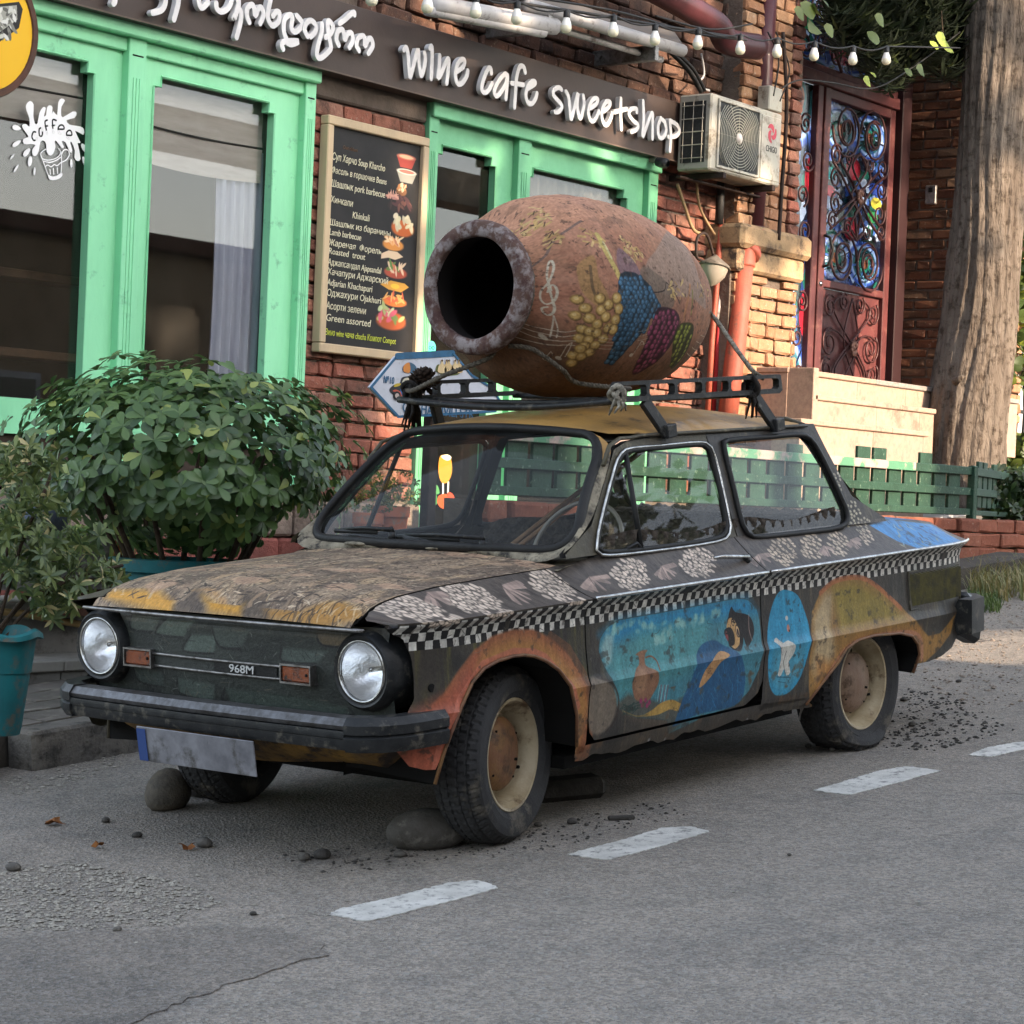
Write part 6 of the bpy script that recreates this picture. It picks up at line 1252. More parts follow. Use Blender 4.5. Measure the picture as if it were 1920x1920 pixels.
# ---- sign board with raised brush letters
YS = 8.50; msb = mat('brown_sign_board', '41342e', '352b27', 1.2, .55, bump=.1, bs=30, spec=.35); sx0 = 6.2; sx1 = P(1291, 250, YS)[0]; sz0, sz1 = P(583, 125, YS)[1] + .0, P(1292, 198, YS)[1]
sg = thing('shop_sign', 'long dark brown fascia sign with raised white Georgian and English lettering', 'sign', (10, YS, 3.9)); MB().cbox(sx0, sx1, YS, YF + .05, sz0, sz1, .004).build('sign_board', msb, sg); MB().box(sx0, sx1 - .002, YS - .008, YS - .001, sz0, sz0 + .008).build('lower_edge', mat('edge_grey', '5a4d45', rough=.6), sg)
mlet = mat('white_letter_face', 'd8d6d6', 'c4c2c2', 6, .45); YL = YS - .055
def letter(strokes, org, sc, w):
    for i, s in enumerate(strokes):
        pts = [wy(org[0] + x / sc, org[1] + y / sc, YL) for x, y in s]; pts = crom([(p[0], p[2]) for p in pts], 5) if len(s) > 2 else [(pts[0][0], pts[0][2]), ((pts[0][0] + pts[1][0]) / 2, (pts[0][2] + pts[1][2]) / 2), (pts[1][0], pts[1][2])]
        mb = MB() if i == 0 else mb; mb.ribbon(pts, w, fm(YL), .003 * i, .032)
    o = mb.build('letter', mlet, sg); q = MB(); c = np.mean(pts, 0); q.tube([(pts[-1][0], YL + .03, pts[-1][1]), (pts[-1][0], YS, pts[-1][1])], .004, 5); q.build('standoff', mdark, o)
A = (740, 70); sA = 6.857; wA = .030
for L in ([((120, 160), (150, 130), (175, 230), (195, 480), (215, 480), (300, 160), (315, 300), (340, 480), (365, 460), (400, 300), (390, 200))], [((455, 140), (480, 120), (485, 300), (475, 530))], [((580, 235), (575, 380), (560, 515), (600, 470), (670, 300), (700, 290), (690, 450), (675, 590))], [((800, 440), (880, 380), (900, 300), (860, 285), (810, 350), (785, 480), (810, 590), (870, 590), (930, 500), (945, 430))],
          [((1245, 460), (1235, 400), (1200, 410), (1140, 560), (1125, 670), (1160, 710), (1210, 680), (1260, 590))], [((1450, 520), (1430, 470), (1370, 520), (1290, 660), (1295, 740), (1340, 740), (1430, 600), (1450, 480), (1455, 560), (1435, 790))], [((1680, 450), (1660, 380), (1610, 380), (1570, 520), (1560, 700), (1545, 900)), ((1510, 590), (1600, 600), (1665, 610))], [((1710, 660), (1790, 610), (1810, 580), (1780, 565), (1720, 620), (1690, 740), (1720, 840), (1770, 850), (1815, 790), (1835, 720))]): letter(L, A, sA, wA)
B_ = (1020, 140)
for L in ([((225, 190), (190, 165), (130, 200), (130, 270), (200, 350), (235, 410), (200, 470), (150, 480))], [((285, 220), (320, 300), (345, 540), (365, 540), (440, 240), (430, 400), (460, 550), (490, 530), (520, 380), (510, 270))], [((600, 430), (670, 380), (695, 320), (650, 305), (600, 370), (575, 480), (600, 580), (650, 590), (700, 500), (710, 470))], [((770, 470), (830, 420), (855, 360), (810, 345), (765, 410), (745, 520), (775, 630), (820, 640), (865, 560), (880, 500))], [((990, 310), (990, 500), (1000, 700)), ((915, 480), (990, 460), (1075, 440))], [((1195, 480), (1190, 440), (1130, 440), (1095, 500), (1150, 590), (1210, 640), (1200, 700), (1130, 735))], [((1275, 340), (1285, 560), (1270, 790), (1310, 700), (1370, 530), (1400, 500), (1400, 650), (1400, 820))], [((1505, 560), (1470, 660), (1480, 790), (1530, 810), (1575, 720), (1560, 620), (1530, 580))], [((1620, 590), (1635, 780), (1625, 980)), ((1630, 590), (1720, 650), (1750, 730), (1700, 790), (1610, 800))]): letter(L, B_, sA, .030)
G1 = (440, 0)
for L in ([((20, -60), (50, 30), (40, 110), (5, 230)), ((60, 120), (90, 150), (85, 280), (35, 480))], [((190, 285), (160, 200), (170, 100), (225, 60), (255, 110), (270, 200), (310, 110), (350, 100), (375, 190), (335, 300))], [((470, -40), (440, 110), (430, 230), (490, 330), (570, 270), (580, 170), (540, 150), (500, 200))], [((625, 630), (610, 570), (660, 530), (820, 530), (740, 570), (680, 550)), ((680, 520), (640, 400), (650, 250), (720, 190), (750, 230), (740, 360), (790, 410), (860, 350), (880, 290), (810, 200))], [((940, 465), (900, 380), (930, 290), (990, 265), (1050, 330), (1040, 410), (985, 470))], [((1125, 310), (1120, 420), (1080, 560), (1060, 700), (1110, 745), (1230, 640), (1235, 560), (1210, 430), (1200, 300), (1220, 270), (1270, 340), (1240, 430), (1175, 480))],
          [((1350, 300), (1420, 250), (1500, 180), (1540, 160), (1545, 190))], [((1340, 580), (1310, 500), (1330, 400), (1385, 380), (1410, 440), (1420, 510), (1460, 430), (1510, 430), (1525, 520), (1480, 610))], [((1600, 650), (1570, 580), (1590, 490), (1650, 460), (1675, 500), (1680, 590), (1720, 510), (1760, 500), (1780, 590), (1725, 685))]): letter(L, G1, sA, .031)
G2 = (200, 0)
for L in ([((110, -90), (110, 10), (95, 45))], [((700, -90), (760, 0), (720, 120), (600, 165))], [((930, -80), (920, 60), (870, 250))], [((1190, -90), (1190, 30), (1230, 100), (1310, 30))], [((1410, 40), (1420, 110), (1480, 150), (1570, 100), (1620, -20))], [((1690, -60), (1700, 80), (1640, 230))]): letter(L, G2, sA, .031)
# ---- menu blackboard
mb_ = thing('menu_board', 'tall blackboard menu in a cream wooden frame with hand painted dishes', 'menu board', (9.95, YF, 2.5)); YM = YF - .10; a0, a1, a2, a3 = [P(*q, YM) for q in ((619, 215), (803, 258), (795, 690), (597, 659))]
mx0, mx1, mz0, mz1 = (a0[0] + a3[0]) / 2, a1[0] + .02, a3[1], (a0[1] + a1[1]) / 2; mfr = mat('cream_frame_wood', 'c0aa8a', 'a8967c', 3, .6, bump=.2, bs=40, stretch=(1, 1, .3)); fw = .052
for x0, x1, z0, z1 in ((mx0, mx1, mz1 - fw, mz1), (mx0, mx1, mz0, mz0 + fw), (mx0, mx0 + fw, mz0 + fw + .001, mz1 - fw - .001), (mx1 - fw, mx1, mz0 + fw + .001, mz1 - fw - .001)): MB().cbox(x0, x1, YM, YF - .035, z0, z1, .006).build('frame', mfr, mb_)
bw, bh = mx1 - mx0 - 2 * fw, mz1 - mz0 - 2 * fw
bc = Canvas(0, bw, 0, bh, 700, (28, 27, 28)); bc.tone(fbm(bc.h, bc.w, 60, 71), .7, 1.3); bg_ = random.Random(4)
def fd(x, y): return (bw * (x - 110) / 610 , bh * (1 - (y - 160 - (x - 110) * .235) / 1500))     # picture px of the enlarged board
def food(kind, cx, cy, rx, ry, cols):
    x, y = cx * bw, cy * bh; rx *= bw; ry *= bh
    if kind == 'bowl':
        bc.poly([(x - rx, y + ry * .5), (x + rx, y + ry * .5), (x + rx * .6, y - ry), (x - rx * .6, y - ry)], cols[0], 1, .004); bc.ell(x, y + ry * .5, rx, ry * .38, cols[1]); bc.ell(x, y + ry * .5, rx * .75, ry * .24, cols[2])
    else:
        bc.ell(x, y - ry * .3, rx, ry * .8, cols[0])
        for k in range(16): bc.ell(x + bg_.uniform(-.75, .75) * rx, y + bg_.uniform(-.2, .8) * ry, rx * bg_.uniform(.18, .36), ry * bg_.uniform(.14, .28), bg_.choice(cols[1:]), bg_.uniform(0, 3), .95, .4)
food('bowl', .84, .915, .11, .035, ((132, 52, 44), (150, 90, 76), (190, 150, 120))); food('bowl', .85, .845, .115, .035, ((128, 128, 120), (170, 168, 158), (150, 90, 80))); food('pile', .80, .775, .06, .03, ((120, 80, 50), (160, 110, 70), (190, 170, 140))); food('pile', .72, .735, .10, .015, ((170, 120, 110), (200, 150, 130)))
food('pile', .80, .70, .15, .04, ((40, 30, 30), (60, 44, 40), (110, 70, 60), (80, 50, 50))); food('pile', .83, .605, .13, .05, ((180, 90, 40), (206, 196, 160), (190, 180, 150), (214, 200, 170))); food('pile', .73, .515, .12, .035, ((200, 130, 60), (214, 160, 110), (180, 110, 80), (220, 190, 150)))
bc.poly([(bw * .60, bh * .455), (bw * .68, bh * .475), (bw * .78, bh * .475), (bw * .85, bh * .455), (bw * .76, bh * .435), (bw * .68, bh * .44), (bw * .60, bh * .43)], (206, 180, 150), 1, .004); food('pile', .77, .385, .13, .035, ((160, 70, 50), (90, 120, 60), (190, 110, 80), (206, 180, 150)))
bc.poly([(bw * .60, bh * .31), (bw * .72, bh * .335), (bw * .88, bh * .33), (bw * .93, bh * .315), (bw * .84, bh * .285), (bw * .70, bh * .29)], (206, 150, 60), 1, .004); bc.ell(bw * .77, bh * .31, bw * .05, bh * .012, (220, 180, 60)); food('pile', .77, .245, .14, .03, ((206, 110, 50), (214, 160, 90), (200, 90, 60))); food('pile', .74, .16, .17, .055, ((170, 80, 40), (110, 130, 70), (190, 200, 150), (206, 90, 110), (160, 170, 110)))
mboard = imat('blackboard', bc, .6, .1, 60); bo = MB(); YB = YM + .028; bo.add([(mx0 + fw, YB, mz0 + fw), (mx1 - fw, YB, mz0 + fw), (mx1 - fw, YB, mz1 - fw), (mx0 + fw, YB, mz1 - fw)], [(0, 1, 2, 3)], [(0, 0), (bw, 0), (bw, bh), (0, bh)]); bo = bo.build('board', mboard, mb_)
MB().box(mx0 + fw, mx1 - fw, YB + .001, YB + .02, mz0 + fw, mz1 - fw).build('backing', mdark, mb_)
mchalk = mat('cream_chalk_paint', 'cfc9ae', rough=.7); mchy = mat('yellow_chalk_paint', 'b9c24a', rough=.7)
for fx, fy, s, t, m_ in ((.13, .905, .03, 'Ouи ribbani', mat('faded_chalk', '5e4a3c', rough=.8)), (.02, .845, .058, 'Суп Харчо Soup Kharcho', mchalk), (.02, .785, .050, 'Фасоль в горшочке Beans', mchalk), (.02, .722, .056, 'Шашлык pork barbecue', mchalk), (.02, .648, .055, 'Хинкали', mchalk), (.26, .595, .055, 'Khinkali', mchalk), (.02, .545, .050, 'Шашлык из баранины', mchalk), (.02, .500, .052, 'Lamb barbecue', mchalk), (.02, .452, .050, 'Жареная  Форель', mchalk), (.02, .413, .050, 'Roasted  trout', mchalk), (.02, .362, .050, 'Аджапсандал Ajapsandal', mchalk), (.02, .318, .052, 'Хачапури Аджарский', mchalk), (.02, .268, .054, 'Adjarian Khachapuri', mchalk), (.02, .220, .054, 'Оджахури Ojakhuri', mchalk), (.02, .160, .056, 'Асорти зелени', mchalk), (.02, .105, .058, 'Green assorted', mchalk), (.02, .040, .050, 'Вино wine чача chacha Компот Compot', mchy)):
    wd2 = .64 if m_ is not mchy else .86; n = len(t); sxx = min(1.05, bw * wd2 / (n * s * .56))
    if 'Khinkali' == t or n < 14: sxx = .85
    text(t, s, m_, bo, FACE(mx0 + fw + fx * bw, mz0 + fw + fy * bh, YB - .002, -.01), 'menu_line', .0008, .12, 'LEFT', sxx)
# round owl sticker
tst = thing('owl_sticker', 'round teal sticker with a white outlined owl on the door post beside the jar mouth', 'sticker', (10.5, YF, 2)); pc_ = P(810, 652, YF - .056); MB().lathe([(.040, 0), (.040, .002), (.001, .002)], Matrix.Translation((pc_[0], YF - .051, pc_[1])) @ Matrix.Rotation(math.radians(90), 4, 'X'), 24).build('disc', mat('teal_sticker', '4cc4ac', rough=.4), tst)
for s in (-1, 1): MB().tube([(pc_[0] + s * .014 + .010 * math.cos(t), YF - .054, pc_[1] + .010 * math.sin(t)) for t in np.linspace(0, 6.28, 13)[:-1]], .002, 4, closed=True).build('owl_eye', mink, tst)
# ---- walls above and beside
wa = thing('upper_wall', 'dark old brick wall above the shop sign', 'brick wall', (11, YF, 4.4)); MB().box(6.2, 14.2, YF + .004, YF + .3, sz1 - .05, 7.2).build('mortar_bed', mmortar, wa)
bricks(wa, 'u', mbrd, 9.7, 14.15, sz1 + .005, 5.22, YF - .03, L=.25, H=.078, seed=5, rough=.02); q = MB().box(6.2, 14.2, YF - .03, YF, 5.23, 7.2); q.build('upper_face', mbrd, wa)
wb = thing('side_wall', 'brick wall between the cafe window and the red drain pipe', 'brick wall', (13.4, YF, .9)); MB().box(xe, 14.2, YF + .004, YF + .3, .4, sz1 + .5).build('mortar_bed', mmortar, wb); bricks(wb, 'w', mbr, xe + .01, 14.15, 1.7, sz1 - .02, YF - .02, L=.25, H=.076, seed=6, rough=.015)
# ---- awning rolled up above the sign
aw = thing('rolled_awning', 'retracted awning with white front bars and grey cloth above the sign', 'awning', (11.5, 8.1, 4.6)); mwbar = mat('white_awning_bar', 'b4b2b2', '9a9898', 4, .4, dirt=('6a6460', .25, 10)); Ya = 8.15
def wyl(pts, Y): return [tuple(wy(*p, Y)) for p in pts]
a, b = wyl(((810, 8), (1040, 50)), Ya); MB().tube([a, b], .052, 10).build('front_bar', mwbar, aw, True); a, b = wyl(((800, 20), (1020, 62)), Ya); MB().tube([a, b], .030, 8).build('front_bar', mwbar, aw, True)
a, b = wyl(((985, 8), (1280, 95)), Ya); MB().tube([a, b], .040, 10).build('front_bar', mwbar, aw, True); a, b = wyl(((1050, 55), (1240, 112)), Ya + .1); MB().tube([a, b], .022, 8).build('front_bar', mwbar, aw, True)
q = MB(); v = wyl(((960, -25), (1265, 60), (1285, 90), (990, 5)), Ya + .0); q.add([v[0], v[1], v[2], v[3]] + [(p[0], p[1] + .25, p[2] + .05) for p in v], [(0, 1, 2, 3), (0, 4, 5, 1), (1, 5, 6, 2), (4, 7, 6, 5)]); q.build('awning_cloth', mat('grey_awning_cloth', '6b6664', rough=.9), aw)
for u, v_ in ((1225, 100), (1025, 45)): p = wy(u, v_, Ya); MB().cbox(p[0] - .02, p[0] + .02, p[1] - .03, YF, p[2] - .05, p[2] + .05, .004).build('bracket', malu, aw)
# ---- festoon lights
mbulb = mat('frosted_bulb', 'e2dcc4', rough=.3, spec=.5); mbulb.node_tree.nodes['Principled BSDF'].inputs['Subsurface Weight'].default_value = 0; mbw = mat('white_bulb_body', 'e6e4e0', rough=.4)
spots = [(697, -2), (801, 12), (892, 22), (969, 34), (1061, 50), (1150, 58), (1228, 74), (1308, 82), (1388, 92), (1457, 98), (1526, 104), (1599, 112), (1662, 112)]; YBL = 7.75; wire = []; bul = None
wrk = thing('festoon_cable', 'thin cable with bulb sockets strung across the front above the sign', 'cable', (11, YBL, 5))
for i, (u, v) in enumerate(spots):
    c = wy(u, v, YBL + .02 * i / 12); sc = .92; top = (c[0], c[1], c[2] + .062); wire.append((c[0], c[1], c[2] + .095))
    if bul is None or True:
        t = thing('light_bulb', ['unlit frosted bulb at the far left end of the string', 'unlit bulb second from the left, before the left end of the awning bar', 'unlit bulb third from the left over the awning bar', 'unlit bulb over the gap between the two awning bars', 'unlit bulb in the middle of the awning, over the letters of cafe', 'unlit bulb above the word sweetshop near a second small globe', 'unlit bulb at the right end of the awning bar', 'unlit bulb in front of dark bricks left of the maroon pipe', 'unlit bulb against the slanting maroon pipe end', 'unlit bulb right of the vertical maroon pipe', 'largest looking bulb, over the stained glass above the door', 'unlit bulb over the dark right part of the door top', 'unlit bulb at the right end of the string under the creeper'][i], 'light bulb', (float(c[0]), float(c[1]), float(c[2])), 'festoon bulbs over the cafe front')
        M = Matrix.Translation((c[0], c[1], c[2] - .038)) @ Matrix.Rotation(.03 * math.sin(i * 2), 4, 'X')
        MB().lathe([(.001, 0), (.018, .004), (.029, .015), (.033, .030), (.031, .042)], M, 20).build('globe', mbulb, t, True); MB().lathe([(.0315, .042), (.028, .058), (.020, .078), (.017, .090)], M, 20).build('bulb_body', mbw, t, True); MB().lathe([(.019, .088), (.020, .094), (.020, .128), (.012, .134), (.004, .14)], M, 14).build('socket', mplas, t, True)
W_p = []; 
for i in range(len(wire) - 1):
    a, b = Vector(wire[i]), Vector(wire[i + 1]); [W_p.append(a.lerp(b, k / 5) + Vector((0, 0, -.03 * math.sin(math.pi * k / 5)))) for k in range(5)]
W_p.append(Vector(wire[-1])); W_p.append(Vector(wy(1800, 90, YBL)))
MB().tube(W_p, .006, 5).build('cable', mblack, wrk, True)
# ---- air conditioner
Yc = 8.22; c0, c1, c2, c3 = [P(*q, Yc) for q in ((1338, 176), (1470, 214), (1459, 345), (1326, 322))]; ax0, ax1, az0, az1 = (c0[0] + c3[0]) / 2, (c1[0] + c2[0]) / 2, (c3[1] + c2[1]) / 2, (c0[1] + c1[1]) / 2
ac = thing('air_conditioner', 'cream wall-mounted air conditioner unit with round fan grille and red emblem', 'air conditioner', ((ax0 + ax1) / 2, Yc, az0)); mac = mat('cream_metal', 'a9a698', '96928a', 3, .45, dirt=('6e6558', .35, 9)); mdg = mat('dark_grey_coil', '2b2e2f', '1c1e1f', 60, .6)
MB().cbox(ax0, ax1, Yc, Yc + .26, az0, az1, .012).build('casing', mac, ac); W2 = ax1 - ax0; H2 = az1 - az0; cxF, czF = ax0 + W2 * .38, az0 + H2 * .50; hw = W2 * .275; hh = H2 * .42
q = MB(); 
for a, b, c, d in ((cxF - hw - .02, cxF + hw + .02, czF + hh, czF + hh + .018), (cxF - hw - .02, cxF + hw + .02, czF - hh - .018, czF - hh), (cxF - hw - .02, cxF - hw, czF - hh, czF + hh), (cxF + hw, cxF + hw + .02, czF - hh, czF + hh)): q.cbox(a, b, Yc - .014, Yc + .002, c, d, .003)
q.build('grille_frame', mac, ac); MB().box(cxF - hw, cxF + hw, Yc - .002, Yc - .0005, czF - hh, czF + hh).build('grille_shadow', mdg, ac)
gr = MB(); mgrl = mat('grille_wire', '8c8a7e', rough=.4, metal=.3)
for k in range(1, 15):
    r = k * .0195; pts = [(cxF + r * math.cos(t), Yc - .010, czF + r * math.sin(t)) for t in np.linspace(0, 2 * math.pi, 49)]; seg = []
    for p in pts + [None]:
        if p and abs(p[0] - cxF) < hw and abs(p[2] - czF) < hh: seg.append(p)
        else:
            if len(seg) > 1: gr.tube(seg, .0032, 3, cap=False)
            seg = []
for k in range(12): t = k * math.pi / 6; m_ = min(hw / max(1e-6, abs(math.cos(t))), hh / max(1e-6, abs(math.sin(t)))); gr.tube([(cxF + .03 * math.cos(t), Yc - .007, czF + .03 * math.sin(t)), (cxF + m_ * math.cos(t), Yc - .007, czF + m_ * math.sin(t))], .002, 3)
gr.build('fan_grille', mgrl, ac)['kind'] = 'stuff'; MB().lathe([(.035, 0), (.033, .008), (.001, .012)], Matrix.Translation((cxF, Yc - .008, czF)) @ Matrix.Rotation(math.radians(90), 4, 'X'), 20).build('hub_cap', mwbar, ac, True)
for s in range(3): t0 = s * 2.094 + .5; ex, ez = ax1 - W2 * .155, az0 + H2 * .70; MB().ribbon([(ex + (.018 + .038 * k / 8) * math.cos(t0 + k * .26), ez + (.018 + .038 * k / 8) * 1.15 * math.sin(t0 + k * .26)) for k in range(9)], [.014 + .022 * math.sin(math.pi * k / 8) for k in range(9)], fm(Yc - .0085), 0, .001).build('emblem', mat('emblem_red', 'a83848', rough=.5), ac)
text('CHIGO', .062, mat('emblem_black', '26262a', rough=.5), ac, FACE(ax1 - W2 * .155, az0 + H2 * .44, Yc - .0085), 'brand_lettering', .0005, sx=.75)
MB().cbox(ax1 - W2 * .30, ax1 - .02, Yc - .006, Yc, az0 + .03, az1 - .04, .003).build('service_panel', mac, ac)
cg = MB(); cg.box(ax0 - .0035, ax0 - .0005, Yc + .04, Yc + .23, az0 + .05, az1 - .05); cg.build('coil', mdg, ac)
for k in range(5): z = az0 + .08 + k * (H2 - .16) / 4; MB().tube([(ax0 - .010, Yc + .05, z), (ax0 - .010, Yc + .23, z)], .004, 4).build('guard_wire', mac, ac)
for k in range(3): y = Yc + .06 + k * .075; MB().tube([(ax0 - .010, y, az0 + .05), (ax0 - .010, y, az1 - .05)], .003, 4).build('guard_wire', mac, ac)
mirn = mat('rusty_iron', '3a2c27', '241d1b', 12, .7, .3, bump=.3); brk = thing('wall_bracket', 'iron bracket under the air conditioner', 'bracket', (ax0, YF, az0)); [MB().cbox(x, x + .04, Yc - .04, YF, az0 - .045, az0 - .005, .003).build('arm', mirn, brk) for x in (ax0 + .12, ax1 - .16)]; MB().cbox(ax0 - .08, ax1 + .03, YF - .25, YF - .21, az0 - .06, az0 - .045, .003).build('rail', mirn, brk)
# ---- pipes and lamp
mmar = mat('maroon_pipe', '4a2428', '3a1c20', 5, .45, bump=.15, coat=.1); msal = mat('salmon_pipe', '9c5040', '8a4638', 5, .55, bump=.3, dirt=('6a4a40', .3, 9)); Yp = 8.45
dp = thing('drain_pipe', 'maroon and salmon drain pipe running down beside the air conditioner', 'drain pipe', (14.05, Yp, 1)); V = lambda pts, Y=Yp: wyl(pts, Y)
MB().tube(V(((1440, -20), (1432, 120), (1424, 300), (1413, 430))), .068, 14).build('upper_pipe', mmar, dp, True); MB().tube(V(((1415, 425), (1414, 440))), .076, 14).build('collar', mmar, dp, True); MB().tube(crom(V(((1412, 432), (1413, 450), (1403, 464), (1397, 478), (1395, 500)), 8.38), 4), .078, 14).build('elbow', msal, dp, True); MB().tube(V(((1395, 490), (1385, 600), (1374, 700), (1362, 800)), 8.38), .070, 14).build('lower_pipe', msal, dp, True)
MB().tube(V(((1406, 470), (1402, 478)), 8.37), .088, 14).build('collar', msal, dp, True)
gp2 = thing('gutter_pipe', 'fat slanting maroon pipe joining the drain pipe at the top', 'drain pipe', (13, 8.3, 5)); MB().tube(crom(V(((1150, -60), (1250, -8), (1340, 45), (1365, 78), (1420, 88)), 8.3), 5), .090, 14).build('slanting_pipe', mmar, gp2, True)
for pts, r, m_, lab in ((((1352, 410), (1345, 520), (1335, 640), (1326, 790)), .020, msal, 'thin reddish pipe below the wall lamp'), (((1358, 460), (1350, 560), (1344, 600)), .014, mwbar, 'short white conduit beside the thin red pipe'), (((1352, 560), (1345, 650), (1337, 790)), .016, mat('red_conduit', 'a02c30', rough=.5), 'bright red conduit behind the jar'), (((1352, 330), (1350, 380), (1348, 420)), .03, mblack, 'black cable bundle under the air conditioner')): o = MB().tube(V(pts, 8.5), r, 8).build('wall_pipe', m_, None, True); tag(o, lab, 'pipe')
lampm = mat('old_enamel', '6e675e', '544e47', 8, .6, dirt=('3a342e', .4, 12)); lp = thing('wall_lamp', 'old grey bell-shaped wall lamp on a curled bracket beside the jar', 'lamp', (13.4, 8.3, 2.7)); c = wy(1338, 505, 8.3); MB().lathe([(.012, .10), (.03, .085), (.105, .03), (.115, .015), (.11, .01)], Matrix.Translation(c) @ Matrix.Rotation(.2, 4, 'Y'), 24).build('shade', lampm, lp, True); MB().lathe([(.10, .012), (.085, -.04), (.045, -.095), (.001, -.12)], Matrix.Translation(c) @ Matrix.Rotation(.2, 4, 'Y'), 24).build('glass_bowl', mat('dusty_glass', '8b8479', rough=.4), lp, True)
MB().tube(crom(V(((1338, 480), (1325, 440), (1308, 445), (1306, 480), (1318, 490)), 8.35), 5), .010, 8).build('arm', mirn, lp, True); MB().tube(V(((1306, 470), (1306, 480)), 8.45), .05, 12).build('wall_plate', mirn, lp, True)
mhose = mat('tan_hose', '8a7355', rough=.7)
for pts, r, m_, Y, lab in ((((1270, 345), (1285, 390), (1300, 430), (1320, 440)), .012, mhose, 8.5, 'tan hose curling down from the left of the air conditioner bracket'), (((1306, 335), (1310, 380), (1322, 410), (1340, 440)), .010, mhose, 8.5, 'second tan hose right of the first under the air conditioner'), (((1315, 100), (1320, 140), (1305, 160), (1330, 170)), .008, mwbar, 8.45, 'white cable loop above the air conditioner'), (((1255, 95), (1290, 130), (1315, 172)), .018, mblack, 8.4, 'thick black cables slanting to the top of the air conditioner'), (((1265, 95), (1300, 130), (1322, 170)), .012, mblack, 8.35, 'thinner black cable beside the thick slanting ones'), (((900, -5), (1100, 25), (1250, 50), (1380, 70)), .010, mblack, 8.0, 'black cable above the awning bars'), (((950, -12), (1150, 20), (1300, 62), (1400, 75)), .008, mblack, 8.05, 'thin black cable looping above the awning'), (((1230, 30), (1330, 55), (1410, 45)), .007, mblack, 8.1, 'thin wire crossing the slanting pipe'), (((1468, 60), (1475, 200), (1466, 350), (1460, 450)), .016, mirn, 8.3, 'dark vertical cable on the pilaster right of the air conditioner'), (((1440, 60), (1460, 110), (1450, 180)), .007, mblack, 8.3, 'loose black wire by the top of the pilaster'), (((1455, 60), (1480, 130), (1462, 190)), .006, mblack, 8.3, 'second loose wire by the top of the pilaster'), (((1466, 165), (1500, 150), (1560, 155), (1640, 165), (1720, 120), (1800, 60)), .006, mblack, 8.0, 'sagging wire across the ornate door')):
    o = MB().tube(crom(V(pts, Y), 6), r, 6).build('cable', m_, None, True); tag(o, lab, 'cable')
jb = P(1455, 190, 8.3); tag(MB().cbox(jb[0] - .09, jb[0] + .09, 8.3, 8.4, jb[1] - .07, jb[1] + .10, .008).build('junction_box', mac), 'small pale electric box behind the right top corner of the air conditioner', 'electric box')
cm = thing('security_camera', 'small dark camera at the top right corner of the cafe window frame', 'camera', (12.7, 8.5, 3.9)); c = wy(1232, 303, 8.5); MB().lathe([(.03, 0), (.035, .03), (.034, .08), (.02, .09)], Matrix.Translation(c) @ Matrix.Rotation(1.8, 4, 'X'), 16).build('body', mplas, cm, True); MB().cbox(c[0] - .01, c[0] + .05, 8.5, YF - .05, c[2], c[2] + .03, .004).build('arm', mac, cm)
# ================================================================ ENTRANCE WITH THE ORNATE DOOR
YD = 9.15; D_ = lambda u, v: P(u, v, YD)
# pilaster left of the door
x0, x1 = P(1412, 600, 8.4)[0], P(1489, 600, 8.4)[0]
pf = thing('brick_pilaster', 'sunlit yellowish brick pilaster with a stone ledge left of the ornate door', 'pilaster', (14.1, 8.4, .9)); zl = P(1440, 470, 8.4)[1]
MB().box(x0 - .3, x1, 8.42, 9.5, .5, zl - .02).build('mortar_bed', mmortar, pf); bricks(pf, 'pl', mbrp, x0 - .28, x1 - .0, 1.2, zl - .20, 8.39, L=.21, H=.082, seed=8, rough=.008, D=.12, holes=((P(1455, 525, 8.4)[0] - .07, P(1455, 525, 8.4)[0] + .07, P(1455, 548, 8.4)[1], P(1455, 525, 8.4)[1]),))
MB().cbox(x0 - .32, x1 + .02, 8.34, 9.4, zl - .19, zl - .03, .02).build('ledge_stone', mat('ledge_stone', 'a3896a', '857055', 5, .9, bump=.8, bs=25, dirt=('4a4038', .45, 7)), pf); MB().cbox(x0 - .34, x1 + .06, 8.30, 9.4, zl - .03, zl + .14, .03).build('ledge_cap', MATS['ledge_stone'], pf)
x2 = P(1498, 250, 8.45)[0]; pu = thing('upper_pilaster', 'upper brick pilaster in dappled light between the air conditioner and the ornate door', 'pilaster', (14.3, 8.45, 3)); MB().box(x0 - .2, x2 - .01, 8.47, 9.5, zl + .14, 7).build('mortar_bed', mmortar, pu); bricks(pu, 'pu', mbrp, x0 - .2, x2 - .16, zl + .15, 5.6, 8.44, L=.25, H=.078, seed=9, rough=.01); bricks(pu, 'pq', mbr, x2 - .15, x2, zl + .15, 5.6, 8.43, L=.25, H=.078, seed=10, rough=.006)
q = MB().box(x2 - .04, x2, 8.44, 9.3, .9, 7).build('return_face', mmortar, pu)
